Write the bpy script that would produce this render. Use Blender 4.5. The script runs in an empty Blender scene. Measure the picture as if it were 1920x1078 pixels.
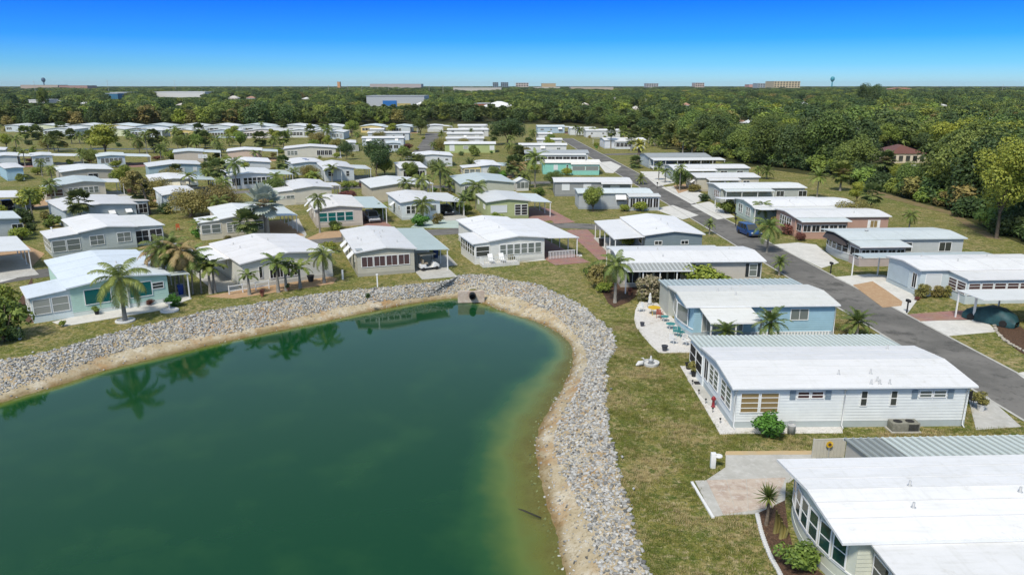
import bpy, bmesh, math, random
import numpy as np
from mathutils import Vector, Matrix, Euler
rnd = random.Random(7)
scene = bpy.context.scene
COL = scene.collection

# ---------------------------------------------------------------- camera, sky, sun, exposure
F_PX, CAM_H, HORIZON = 1400.0, 21.0, 160.0
TH = math.atan((539 - HORIZON) / F_PX)
CT, ST = math.cos(TH), math.sin(TH)
cam_data = bpy.data.cameras.new('camera')
cam = bpy.data.objects.new('camera', cam_data)
COL.objects.link(cam)
cam_data.sensor_width = 36.0
cam_data.lens = 36.0 * F_PX / 1920.0
cam_data.clip_start = 0.5
cam_data.clip_end = 30000
cam.location = (0, 0, CAM_H)
cam.rotation_euler = (math.pi / 2 - TH, 0, 0)
scene.camera = cam

SUN_EL, SUN_AZ = math.radians(52), math.radians(206)      # azimuth clockwise from +Y (view direction)
world = bpy.data.worlds.new('World')
scene.world = world
world.use_nodes = True
nt = world.node_tree
nt.nodes.clear()
wo = nt.nodes.new('ShaderNodeOutputWorld')
bg = nt.nodes.new('ShaderNodeBackground')
sky = nt.nodes.new('ShaderNodeTexSky')
sky.sky_type = 'NISHITA'
sky.sun_disc = False
sky.sun_elevation = SUN_EL
sky.sun_rotation = SUN_AZ
sky.altitude = 20
sky.air_density = 1.0
sky.dust_density = 0.3
sky.ozone_density = 3.0
tcw = nt.nodes.new('ShaderNodeTexCoord')
sep = nt.nodes.new('ShaderNodeSeparateXYZ')
rampw = nt.nodes.new('ShaderNodeValToRGB')                 # sky deepens to blue low down; pale warm overhead tint added to neutralise shade
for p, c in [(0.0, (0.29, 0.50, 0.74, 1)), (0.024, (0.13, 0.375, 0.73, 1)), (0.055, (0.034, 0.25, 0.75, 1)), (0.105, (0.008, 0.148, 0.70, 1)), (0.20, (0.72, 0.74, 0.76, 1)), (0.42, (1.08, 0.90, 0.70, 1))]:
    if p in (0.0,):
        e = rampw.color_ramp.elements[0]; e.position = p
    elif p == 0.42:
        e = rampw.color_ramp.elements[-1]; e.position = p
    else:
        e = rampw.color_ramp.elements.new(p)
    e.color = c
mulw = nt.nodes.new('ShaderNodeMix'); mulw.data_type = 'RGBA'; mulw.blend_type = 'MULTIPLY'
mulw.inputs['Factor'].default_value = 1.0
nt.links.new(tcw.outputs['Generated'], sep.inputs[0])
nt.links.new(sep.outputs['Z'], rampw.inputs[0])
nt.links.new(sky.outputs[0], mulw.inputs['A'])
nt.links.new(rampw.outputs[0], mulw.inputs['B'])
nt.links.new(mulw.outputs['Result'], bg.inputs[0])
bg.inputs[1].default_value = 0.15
nt.links.new(bg.outputs[0], wo.inputs[0])

sd = bpy.data.lights.new('sun', 'SUN')
sd.energy = 2.6
sd.angle = math.radians(9.0)
sd.color = (1.0, 0.94, 0.84)
sun = bpy.data.objects.new('sun', sd)
COL.objects.link(sun)
sun_dir = Vector((math.sin(SUN_AZ) * math.cos(SUN_EL), math.cos(SUN_AZ) * math.cos(SUN_EL), math.sin(SUN_EL)))
sun.rotation_euler = sun_dir.to_track_quat('Z', 'Y').to_euler()
sun.location = (-40, -40, 90)
scene.view_settings.view_transform = 'Standard'
scene.view_settings.look = 'None'
scene.view_settings.exposure = 0.6
scene.view_settings.gamma = 1.0
scene.view_settings.use_curve_mapping = False
scene.render.resolution_x, scene.render.resolution_y = 1024, 574
scene.cycles.max_bounces = 6
scene.cycles.transparent_max_bounces = 6

# ---------------------------------------------------------------- pixel to ground
def G(px, py, z=0.0):
    dx = (px - 960) / F_PX; dy = (539 - py) / F_PX
    d = (dx, CT + dy * ST, -ST + dy * CT)
    t = (z - CAM_H) / d[2]
    return Vector((d[0] * t, d[1] * t, z))
def PX(p):
    X, Y, Z = p[0], p[1], p[2] - CAM_H
    dep = Y * CT - Z * ST
    return (960 + F_PX * X / dep, 539 - F_PX * (Y * ST + Z * CT) / dep)
def height_at(base, top_py):
    """height of an upright thing that stands at ground point base and reaches pixel row top_py"""
    k = (539 - top_py) / F_PX
    Y = base.y
    Z = Y * (k * CT - ST) / (CT + k * ST)
    return Z + CAM_H - base.z

# ---------------------------------------------------------------- materials
MATS = {}
def nodes_of(m):
    m.use_nodes = True
    n = m.node_tree
    return n, n.nodes['Principled BSDF']
def mat(name, col, rough=0.7, vary=0.12, scale=3.0, bump=0.0, bscale=20.0, spec=0.4, metal=0.0, obj_rand=0.0, lap=0.0, dirt=None, coords='Object'):
    """plain procedural material: base colour with two octaves of noise, optional bump, horizontal lap lines"""
    if name in MATS: return MATS[name]
    m = bpy.data.materials.new(name); n, b = nodes_of(m)
    b.inputs['Roughness'].default_value = rough
    b.inputs['Specular IOR Level'].default_value = spec
    b.inputs['Metallic'].default_value = metal
    tc = n.nodes.new('ShaderNodeTexCoord')
    nz = n.nodes.new('ShaderNodeTexNoise'); nz.inputs['Scale'].default_value = scale; nz.inputs['Detail'].default_value = 6
    nz.inputs['Roughness'].default_value = 0.65
    n.links.new(tc.outputs[coords], nz.inputs['Vector'])
    r = n.nodes.new('ShaderNodeValToRGB')
    r.color_ramp.elements[0].position = 0.3; r.color_ramp.elements[1].position = 0.7
    d = dirt if dirt else tuple(c * (1 - 2 * vary) for c in col)
    r.color_ramp.elements[0].color = (*d, 1)
    r.color_ramp.elements[1].color = (*[min(1, c * (1 + vary * 0.5)) for c in col], 1)
    n.links.new(nz.outputs['Fac'], r.inputs[0])
    out = r.outputs[0]
    if obj_rand > 0:
        oi = n.nodes.new('ShaderNodeObjectInfo')
        hs = n.nodes.new('ShaderNodeHueSaturation')
        mp = n.nodes.new('ShaderNodeMapRange'); mp.inputs['To Min'].default_value = 1 - obj_rand; mp.inputs['To Max'].default_value = 1 + obj_rand
        mh = n.nodes.new('ShaderNodeMapRange'); mh.inputs['To Min'].default_value = 0.5 - 0.06 * obj_rand; mh.inputs['To Max'].default_value = 0.5 + 0.06 * obj_rand
        wn = n.nodes.new('ShaderNodeTexWhiteNoise'); wn.noise_dimensions = '1D'
        n.links.new(oi.outputs['Random'], mp.inputs['Value']); n.links.new(oi.outputs['Random'], wn.inputs['W'])
        n.links.new(wn.outputs['Value'], mh.inputs['Value'])
        n.links.new(mp.outputs[0], hs.inputs['Value']); n.links.new(mh.outputs[0], hs.inputs['Hue'])
        n.links.new(out, hs.inputs['Color']); out = hs.outputs[0]
    n.links.new(out, b.inputs['Base Color'])
    if bump > 0 or lap > 0:
        bp = n.nodes.new('ShaderNodeBump'); bp.inputs['Distance'].default_value = 0.03
        if lap > 0:
            sp = n.nodes.new('ShaderNodeSeparateXYZ'); n.links.new(tc.outputs['Object'], sp.inputs[0])
            mt = n.nodes.new('ShaderNodeMath'); mt.operation = 'DIVIDE'; mt.inputs[1].default_value = lap
            fr = n.nodes.new('ShaderNodeMath'); fr.operation = 'FRACT'
            n.links.new(sp.outputs['Z'], mt.inputs[0]); n.links.new(mt.outputs[0], fr.inputs[0])
            iv = n.nodes.new('ShaderNodeMath'); iv.operation = 'SUBTRACT'; iv.inputs[0].default_value = 1.0
            n.links.new(fr.outputs[0], iv.inputs[1])
            n.links.new(iv.outputs[0], bp.inputs['Height']); bp.inputs['Strength'].default_value = 0.6
        else:
            bz = n.nodes.new('ShaderNodeTexNoise'); bz.inputs['Scale'].default_value = bscale; bz.inputs['Detail'].default_value = 4
            n.links.new(tc.outputs[coords], bz.inputs['Vector'])
            n.links.new(bz.outputs['Fac'], bp.inputs['Height']); bp.inputs['Strength'].default_value = bump
        n.links.new(bp.outputs[0], b.inputs['Normal'])
    MATS[name] = m
    return m

def leaf_mat(name, col, col2, obj_rand=0.25, rough=0.55, trans=0.25):
    if name in MATS: return MATS[name]
    m = bpy.data.materials.new(name); n, b = nodes_of(m)
    b.inputs['Roughness'].default_value = rough
    b.inputs['Specular IOR Level'].default_value = 0.3
    ge = n.nodes.new('ShaderNodeNewGeometry')
    tc = n.nodes.new('ShaderNodeTexCoord')
    nz = n.nodes.new('ShaderNodeTexNoise'); nz.inputs['Scale'].default_value = 0.55; nz.inputs['Detail'].default_value = 3
    n.links.new(tc.outputs['Object'], nz.inputs['Vector'])
    ad = n.nodes.new('ShaderNodeMath'); ad.operation = 'ADD'
    sc = n.nodes.new('ShaderNodeMath'); sc.operation = 'MULTIPLY'; sc.inputs[1].default_value = 0.55
    n.links.new(ge.outputs['Random Per Island'], sc.inputs[0])
    n.links.new(sc.outputs[0], ad.inputs[0]); n.links.new(nz.outputs['Fac'], ad.inputs[1])
    r = n.nodes.new('ShaderNodeValToRGB')
    r.color_ramp.elements[0].position = 0.4; r.color_ramp.elements[1].position = 1.0
    r.color_ramp.elements[0].color = (*col, 1); r.color_ramp.elements[1].color = (*col2, 1)
    n.links.new(ad.outputs[0], r.inputs[0])
    oi = n.nodes.new('ShaderNodeObjectInfo')
    hs = n.nodes.new('ShaderNodeHueSaturation')
    mp = n.nodes.new('ShaderNodeMapRange'); mp.inputs['To Min'].default_value = 1 - obj_rand; mp.inputs['To Max'].default_value = 1 + obj_rand
    wn = n.nodes.new('ShaderNodeTexWhiteNoise'); wn.noise_dimensions = '1D'
    mh = n.nodes.new('ShaderNodeMapRange'); mh.inputs['To Min'].default_value = 0.5 - 0.07 * obj_rand; mh.inputs['To Max'].default_value = 0.5 + 0.05 * obj_rand
    n.links.new(oi.outputs['Random'], mp.inputs['Value']); n.links.new(oi.outputs['Random'], wn.inputs['W'])
    n.links.new(wn.outputs['Value'], mh.inputs['Value'])
    n.links.new(mp.outputs[0], hs.inputs['Value']); n.links.new(mh.outputs[0], hs.inputs['Hue']); n.links.new(r.outputs[0], hs.inputs['Color'])
    n.links.new(hs.outputs[0], b.inputs['Base Color'])
    tr = n.nodes.new('ShaderNodeBsdfTranslucent'); n.links.new(hs.outputs[0], tr.inputs['Color'])
    mx = n.nodes.new('ShaderNodeMixShader'); mx.inputs[0].default_value = trans
    n.links.new(b.outputs[0], mx.inputs[1]); n.links.new(tr.outputs[0], mx.inputs[2])
    n.links.new(mx.outputs[0], n.nodes['Material Output'].inputs['Surface'])
    MATS[name] = m
    return m

def layered(name, layers, rough=0.9, bump=0.4, bscale=8.0, bdist=0.05, coords='Object'):
    """ground material: base colour then (colour, noise scale, lo, hi) layers"""
    if name in MATS: return MATS[name]
    m = bpy.data.materials.new(name); n, b = nodes_of(m)
    b.inputs['Roughness'].default_value = rough
    b.inputs['Specular IOR Level'].default_value = 0.15
    tc = n.nodes.new('ShaderNodeTexCoord')
    rgb = n.nodes.new('ShaderNodeRGB'); rgb.outputs[0].default_value = (*layers[0], 1)
    cur = rgb.outputs[0]
    for i, (c, s, lo, hi) in enumerate(layers[1:]):
        nz = n.nodes.new('ShaderNodeTexNoise'); nz.inputs['Scale'].default_value = s; nz.inputs['Detail'].default_value = 5
        nz.inputs['Roughness'].default_value = 0.7
        mpn = n.nodes.new('ShaderNodeMapping'); mpn.inputs['Location'].default_value = (i * 37.1, i * 11.7, i * 5.3)
        n.links.new(tc.outputs[coords], mpn.inputs[0]); n.links.new(mpn.outputs[0], nz.inputs['Vector'])
        mr = n.nodes.new('ShaderNodeMapRange'); mr.inputs['From Min'].default_value = lo; mr.inputs['From Max'].default_value = hi
        n.links.new(nz.outputs['Fac'], mr.inputs['Value'])
        mx = n.nodes.new('ShaderNodeMix'); mx.data_type = 'RGBA'
        n.links.new(mr.outputs[0], mx.inputs['Factor']); n.links.new(cur, mx.inputs['A']); mx.inputs['B'].default_value = (*c, 1)
        cur = mx.outputs['Result']
    n.links.new(cur, b.inputs['Base Color'])
    if bump > 0:
        bz = n.nodes.new('ShaderNodeTexNoise'); bz.inputs['Scale'].default_value = bscale; bz.inputs['Detail'].default_value = 5
        n.links.new(tc.outputs[coords], bz.inputs['Vector'])
        bp = n.nodes.new('ShaderNodeBump'); bp.inputs['Strength'].default_value = bump; bp.inputs['Distance'].default_value = bdist
        n.links.new(bz.outputs['Fac'], bp.inputs['Height']); n.links.new(bp.outputs[0], b.inputs['Normal'])
    MATS[name] = m
    return m

# ---------------------------------------------------------------- mesh helpers
class MB:
    def __init__(s): s.v = []; s.f = []
    def add(s, vs, fs):
        o = len(s.v); s.v += [tuple(p) for p in vs]; s.f += [tuple(o + i for i in f) for f in fs]; return s
    def box(s, x0, x1, y0, y1, z0, z1):
        return s.add([(x0,y0,z0),(x1,y0,z0),(x1,y1,z0),(x0,y1,z0),(x0,y0,z1),(x1,y0,z1),(x1,y1,z1),(x0,y1,z1)],
                     [(0,3,2,1),(4,5,6,7),(0,1,5,4),(1,2,6,5),(2,3,7,6),(3,0,4,7)])
    def prism(s, poly, h0, h1, axis='z'):
        """polygon (2-D) extruded between h0 and h1 along axis"""
        n = len(poly)
        def P(a, b, h): return (a, b, h) if axis == 'z' else ((a, h, b) if axis == 'y' else (h, a, b))
        vs = [P(a, b, h0) for a, b in poly] + [P(a, b, h1) for a, b in poly]
        fs = [tuple(range(n))[::-1], tuple(range(n, 2 * n))] + [(i, (i + 1) % n, n + (i + 1) % n, n + i) for i in range(n)]
        return s.add(vs, fs)
    def tube(s, pts, rad, n=6, caps=True):
        pts = [Vector(p) for p in pts]
        if not isinstance(rad, (list, tuple)): rad = [rad] * len(pts)
        o = len(s.v)
        for i, p in enumerate(pts):
            t = (pts[min(i + 1, len(pts) - 1)] - pts[max(i - 1, 0)]).normalized()
            a = t.cross(Vector((0, 0, 1)) if abs(t.z) < 0.95 else Vector((1, 0, 0))).normalized(); b = t.cross(a)
            for k in range(n):
                q = p + (a * math.cos(k * 2 * math.pi / n) + b * math.sin(k * 2 * math.pi / n)) * rad[i]
                s.v.append(tuple(q))
        for i in range(len(pts) - 1):
            for k in range(n):
                s.f.append((o + i * n + k, o + i * n + (k + 1) % n, o + (i + 1) * n + (k + 1) % n, o + (i + 1) * n + k))
        if caps:
            s.f.append(tuple(o + k for k in range(n))); e = o + (len(pts) - 1) * n
            s.f.append(tuple(e + k for k in range(n))[::-1])
        return s
    def lathe(s, prof, cx=0, cy=0, n=12):
        o = len(s.v)
        for r, z in prof:
            for k in range(n):
                a = k * 2 * math.pi / n; s.v.append((cx + r * math.cos(a), cy + r * math.sin(a), z))
        for i in range(len(prof) - 1):
            for k in range(n):
                s.f.append((o + i * n + k, o + i * n + (k + 1) % n, o + (i + 1) * n + (k + 1) % n, o + (i + 1) * n + k))
        s.f.append(tuple(o + k for k in range(n))[::-1]); e = o + (len(prof) - 1) * n
        s.f.append(tuple(e + k for k in range(n)))
        return s
    def mesh(s, name, m, smooth=False):
        me = bpy.data.meshes.new(name)
        me.from_pydata(s.v, [], s.f)
        if m: me.materials.append(m)
        if smooth: me.polygons.foreach_set('use_smooth', [True] * len(me.polygons))
        me.update()
        return me
    def build(s, name, m, parent=None, smooth=False, loc=None, rotz=0.0):
        return link(name, s.mesh(name, m, smooth), parent, loc, rotz)
def link(name, me, parent=None, loc=None, rotz=0.0, scale=None):
    o = bpy.data.objects.new(name, me); COL.objects.link(o)
    if parent: o.parent = parent
    if loc is not None: o.location = loc
    if rotz: o.rotation_euler = (0, 0, rotz)
    if scale is not None: o.scale = scale if isinstance(scale, (tuple, list)) else (scale,) * 3
    return o
def tag(o, label, cat, group=None, kind=None, share=False):
    o['label'] = label
    if cat: o['category'] = cat
    if group: o['group'] = group
    if kind: o['kind'] = kind
    if not share: TAGGED.append(o)
    return o
TAGGED = []
def thing(name, label, cat, loc=(0, 0, 0), rotz=0.0, group=None, share=False, scale=None):
    o = link(name, None, None, loc, rotz, scale)
    o.empty_display_size = 0.2
    return tag(o, label, cat, group, share=share)
def arc_resample(pts, n):
    pts = [Vector(p) for p in pts]
    d = [0]
    for a, b in zip(pts, pts[1:]): d.append(d[-1] + (b - a).length)
    out = []; j = 0
    for i in range(n):
        t = d[-1] * i / (n - 1)
        while j < len(pts) - 2 and d[j + 1] < t: j += 1
        k = (t - d[j]) / max(1e-9, d[j + 1] - d[j])
        out.append(pts[j].lerp(pts[j + 1], k))
    return out
def catmull(pts, per=6):
    pts = [Vector(p) for p in pts]; out = []
    for i in range(len(pts) - 1):
        p0 = pts[max(i - 1, 0)]; p1 = pts[i]; p2 = pts[i + 1]; p3 = pts[min(i + 2, len(pts) - 1)]
        for k in range(per):
            t = k / per
            out.append(0.5 * ((2 * p1) + (p2 - p0) * t + (2 * p0 - 5 * p1 + 4 * p2 - p3) * t * t + (3 * p1 - p0 - 3 * p2 + p3) * t ** 3))
    out.append(pts[-1])
    return out

# ================================================================ THE SETTING
M_LAWN = layered('lawn', [(0.215, 0.190, 0.052), ((0.140, 0.165, 0.030), 0.09, 0.46, 0.60), ((0.130, 0.150, 0.026), 0.30, 0.49, 0.62), ((0.33, 0.26, 0.12), 0.42, 0.48, 0.64), ((0.085, 0.112, 0.020), 1.5, 0.49, 0.60), ((0.40, 0.33, 0.19), 2.4, 0.54, 0.66), ((0.06, 0.08, 0.016), 5.0, 0.50, 0.62), ((0.36, 0.31, 0.16), 9.0, 0.55, 0.67)], bump=0.9, bscale=6.0, bdist=0.12)
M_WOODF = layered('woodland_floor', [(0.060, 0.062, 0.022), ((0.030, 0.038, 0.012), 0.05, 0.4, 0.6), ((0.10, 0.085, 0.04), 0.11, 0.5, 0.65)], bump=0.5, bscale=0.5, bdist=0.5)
M_SAND = layered('bank_sand', [(0.40, 0.33, 0.21), ((0.36, 0.22, 0.10), 0.22, 0.48, 0.66), ((0.52, 0.47, 0.36), 0.8, 0.45, 0.65), ((0.24, 0.19, 0.11), 5.0, 0.52, 0.68)], bump=0.6, bscale=6.0, bdist=0.06)
M_ASPH = layered('asphalt', [(0.128, 0.123, 0.112), ((0.185, 0.176, 0.160), 0.10, 0.44, 0.58), ((0.088, 0.085, 0.078), 0.45, 0.52, 0.63), ((0.085, 0.082, 0.075), 1.6, 0.58, 0.72), ((0.18, 0.175, 0.16), 12.0, 0.5, 0.7)], bump=0.25, bscale=30.0, bdist=0.01)
M_CONC = layered('concrete', [(0.46, 0.45, 0.41), ((0.38, 0.37, 0.33), 0.6, 0.42, 0.65), ((0.52, 0.51, 0.47), 2.5, 0.5, 0.7)], bump=0.2, bscale=20, bdist=0.01)
M_CONCW = layered('pale_concrete', [(0.60, 0.585, 0.54), ((0.50, 0.49, 0.45), 0.5, 0.42, 0.68), ((0.66, 0.65, 0.6), 2.5, 0.5, 0.7)], bump=0.2, bscale=20, bdist=0.01)
M_CONCG = layered('painted_green_concrete', [(0.42, 0.50, 0.45), ((0.36, 0.43, 0.38), 0.7, 0.42, 0.68)], bump=0.2, bscale=20, bdist=0.01)
M_CONCT = layered('tan_concrete', [(0.50, 0.37, 0.20), ((0.44, 0.36, 0.24), 0.8, 0.42, 0.68)], bump=0.2, bscale=20, bdist=0.01)
M_GRAV = layered('white_gravel', [(0.60, 0.58, 0.54), ((0.44, 0.42, 0.38), 7.0, 0.50, 0.68), ((0.70, 0.68, 0.64), 3.0, 0.5, 0.7), ((0.40, 0.36, 0.30), 0.9, 0.58, 0.75)], bump=0.8, bscale=14, bdist=0.03)
M_MULCH = layered('mulch', [(0.105, 0.062, 0.040), ((0.060, 0.038, 0.026), 5.0, 0.45, 0.6), ((0.19, 0.12, 0.08), 9.0, 0.52, 0.66)], bump=0.9, bscale=16, bdist=0.05)
M_SHELL = layered('tan_shell', [(0.40, 0.26, 0.15), ((0.47, 0.34, 0.21), 2.0, 0.42, 0.68), ((0.30, 0.18, 0.10), 6.0, 0.52, 0.7)], bump=0.5, bscale=12, bdist=0.03)
M_STAMP = layered('stamped_slab', [(0.50, 0.42, 0.34), ((0.40, 0.31, 0.25), 1.2, 0.45, 0.62), ((0.56, 0.52, 0.46), 3.0, 0.5, 0.7)], bump=0.4, bscale=9, bdist=0.02)
def paver_mat(name, c1, c2, mortar):
    m = bpy.data.materials.new(name); n, b = nodes_of(m); b.inputs['Roughness'].default_value = 0.85
    tc = n.nodes.new('ShaderNodeTexCoord'); bt = n.nodes.new('ShaderNodeTexBrick')
    bt.inputs['Scale'].default_value = 1.0; bt.inputs['Brick Width'].default_value = 0.22; bt.inputs['Row Height'].default_value = 0.11; bt.inputs['Mortar Size'].default_value = 0.008
    bt.inputs['Color1'].default_value = (*c1, 1); bt.inputs['Color2'].default_value = (*c2, 1); bt.inputs['Mortar'].default_value = (*mortar, 1)
    n.links.new(tc.outputs['Object'], bt.inputs['Vector'])
    nz = n.nodes.new('ShaderNodeTexNoise'); nz.inputs['Scale'].default_value = 0.8; nz.inputs['Detail'].default_value = 5
    n.links.new(tc.outputs['Object'], nz.inputs['Vector'])
    mx = n.nodes.new('ShaderNodeMix'); mx.data_type = 'RGBA'; mx.blend_type = 'MULTIPLY'; mx.inputs['Factor'].default_value = 0.6
    n.links.new(bt.outputs['Color'], mx.inputs['A']); n.links.new(nz.outputs['Color'], mx.inputs['B'])
    sm = n.nodes.new('ShaderNodeMix'); sm.data_type = 'RGBA'; sm.blend_type = 'ADD'; sm.inputs['Factor'].default_value = 0.25
    n.links.new(mx.outputs['Result'], sm.inputs['A']); n.links.new(bt.outputs['Color'], sm.inputs['B'])
    n.links.new(sm.outputs['Result'], b.inputs['Base Color'])
    return m
M_PAVER = paver_mat('red_pavers', (0.30, 0.155, 0.12), (0.36, 0.21, 0.17), (0.2, 0.14, 0.12))

# ---- lake outline: top of the stone bank (z = 0) and the waterline
WZ = -1.6
outer_px = [(0,677),(100,657),(200,628),(300,604),(400,582),(500,567),(600,551),(700,541),(770,534),(838,527),(862,517),(912,516),(960,527),(1000,532),(1040,548),(1080,567),(1110,590),(1140,615),(1153,637),(1150,657),(1138,682),(1135,720),(1137,760),(1140,800),(1150,850),(1163,900),(1180,950),(1190,1000),(1203,1040),(1210,1078)]
inner_px = [(0,755),(60,737),(130,716),(200,693),(300,669),(400,645),(500,624),(600,604),(700,583),(760,571),(800,565),(850,559),(880,560),(920,574),(960,590),(1000,601),(1040,620),(1065,640),(1074,662),(1071,690),(1056,725),(1032,765),(1012,800),(1004,840),(1010,880),(1020,920),(1030,960),(1045,1000),(1050,1040),(1062,1078)]
o_vis = [G(x, y, 0) for x, y in outer_px]
i_vis = [G(x, y, WZ) for x, y in inner_px]
o_hid = [o_vis[-1], Vector((6.5, 12, 0)), Vector((6, -8, 0)), Vector((-6, -24, 0)), Vector((-45, -30, 0)), Vector((-90, -18, 0)), Vector((-104, 8, 0)), Vector((-92, 30, 0)), Vector((-62, 44, 0)), o_vis[0]]
i_hid = [i_vis[-1], Vector((1.5, 12, WZ)), Vector((1, -6, WZ)), Vector((-9, -18, WZ)), Vector((-45, -24, WZ)), Vector((-86, -13, WZ)), Vector((-98, 8, WZ)), Vector((-88, 25, WZ)), Vector((-60, 37.5, WZ)), i_vis[0]]
NV, NH = 220, 60
outer = arc_resample(catmull(o_vis), NV) + arc_resample(catmull(o_hid), NH + 2)[1:-1]
inner = arc_resample(catmull(i_vis), NV) + arc_resample(catmull(i_hid), NH + 2)[1:-1]
NB = len(outer)
jr = random.Random(3)
outer = [p + Vector((jr.uniform(-.14, .14), jr.uniform(-.14, .14), 0)) for p in outer]
def bank_pt(i, s):
    """point on the bank: s = 0 top edge, s = 1 waterline, s > 1 lake bed"""
    i0 = int(math.floor(i)) % NB; i1 = (i0 + 1) % NB; k = i - math.floor(i)
    a = outer[i0].lerp(outer[i1], k); b = inner[i0].lerp(inner[i1], k)
    if s <= 1:
        p = a.lerp(b, s); p.z = WZ * (s ** 1.15)
    else:
        d = (b - a); d.z = 0; d.normalize()
        p = b + d * (s - 1) * 5.0; p.z = WZ - (s - 1) * 1.5
    return p
mb = MB()
srows = [0, .06, .15, .3, .45, .6, .75, .88, 1.0, 1.2, 1.6, 2.2]
for s in srows:
    for i in range(NB):
        p = bank_pt(i, s)
        if 0 < s < 1.3: p.z += jr.uniform(-.03, .03)
        mb.v.append(tuple(p))
for r in range(len(srows) - 1):
    for i in range(NB):
        j = (i + 1) % NB
        mb.f.append((r * NB + i, r * NB + j, (r + 1) * NB + j, (r + 1) * NB + i))
def wet_band(m):
    n = m.node_tree; b = n.nodes['Principled BSDF']; src = b.inputs['Base Color'].links[0].from_socket
    ge = n.nodes.new('ShaderNodeNewGeometry'); sp = n.nodes.new('ShaderNodeSeparateXYZ'); n.links.new(ge.outputs['Position'], sp.inputs[0])
    nz = n.nodes.new('ShaderNodeTexNoise'); nz.inputs['Scale'].default_value = .7; n.links.new(ge.outputs['Position'], nz.inputs['Vector'])
    ad = n.nodes.new('ShaderNodeMath'); ad.operation = 'MULTIPLY_ADD'; ad.inputs[1].default_value = -.35; n.links.new(nz.outputs['Fac'], ad.inputs[0]); n.links.new(sp.outputs['Z'], ad.inputs[2])
    mr = n.nodes.new('ShaderNodeMapRange'); mr.inputs['From Min'].default_value = WZ - .12; mr.inputs['From Max'].default_value = WZ + .10; mr.inputs['To Min'].default_value = 1; mr.inputs['To Max'].default_value = 0
    n.links.new(ad.outputs[0], mr.inputs['Value'])
    mx = n.nodes.new('ShaderNodeMix'); mx.data_type = 'RGBA'; mx.blend_type = 'MULTIPLY'; mx.inputs['B'].default_value = (.55, .50, .38, 1)
    n.links.new(mr.outputs[0], mx.inputs['Factor']); n.links.new(src, mx.inputs['A']); n.links.new(mx.outputs['Result'], b.inputs['Base Color'])
wet_band(M_SAND)
bank = mb.build('lake_bank', M_SAND, smooth=True)
tag(bank, 'sandy tan bank sloping from the lawn down into the green lake', 'bank', kind='structure')
bed = MB(); bed.box(-115, 12, -40, 85, -6.4, -6.2)
tag(bed.build('lake_bed', mat('lake_mud', (0.05, 0.06, 0.03), 0.9)), 'dark muddy bottom under the deep green lake', 'lake bed', kind='structure')

# ---- ground sheet with the lake cut out
bm = bmesh.new()
R = 14000
ov = [bm.verts.new((x, y, 0)) for x, y in [(-R, -R), (R, -R), (R, R), (-R, R)]]
for a, b in zip(ov, ov[1:] + ov[:1]): bm.edges.new((a, b))
iv = [bm.verts.new((p.x, p.y, 0)) for p in outer]
for a, b in zip(iv, iv[1:] + iv[:1]): bm.edges.new((a, b))
bmesh.ops.triangle_fill(bm, edges=bm.edges[:], use_beauty=True, normal=(0, 0, 1))
me = bpy.data.meshes.new('ground'); bm.to_mesh(me); bm.free()
me.materials.append(M_LAWN)
ground = link('ground', me)
tag(ground, 'mottled green and straw lawn spreading round the lake and homes', 'lawn', kind='structure')

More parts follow.
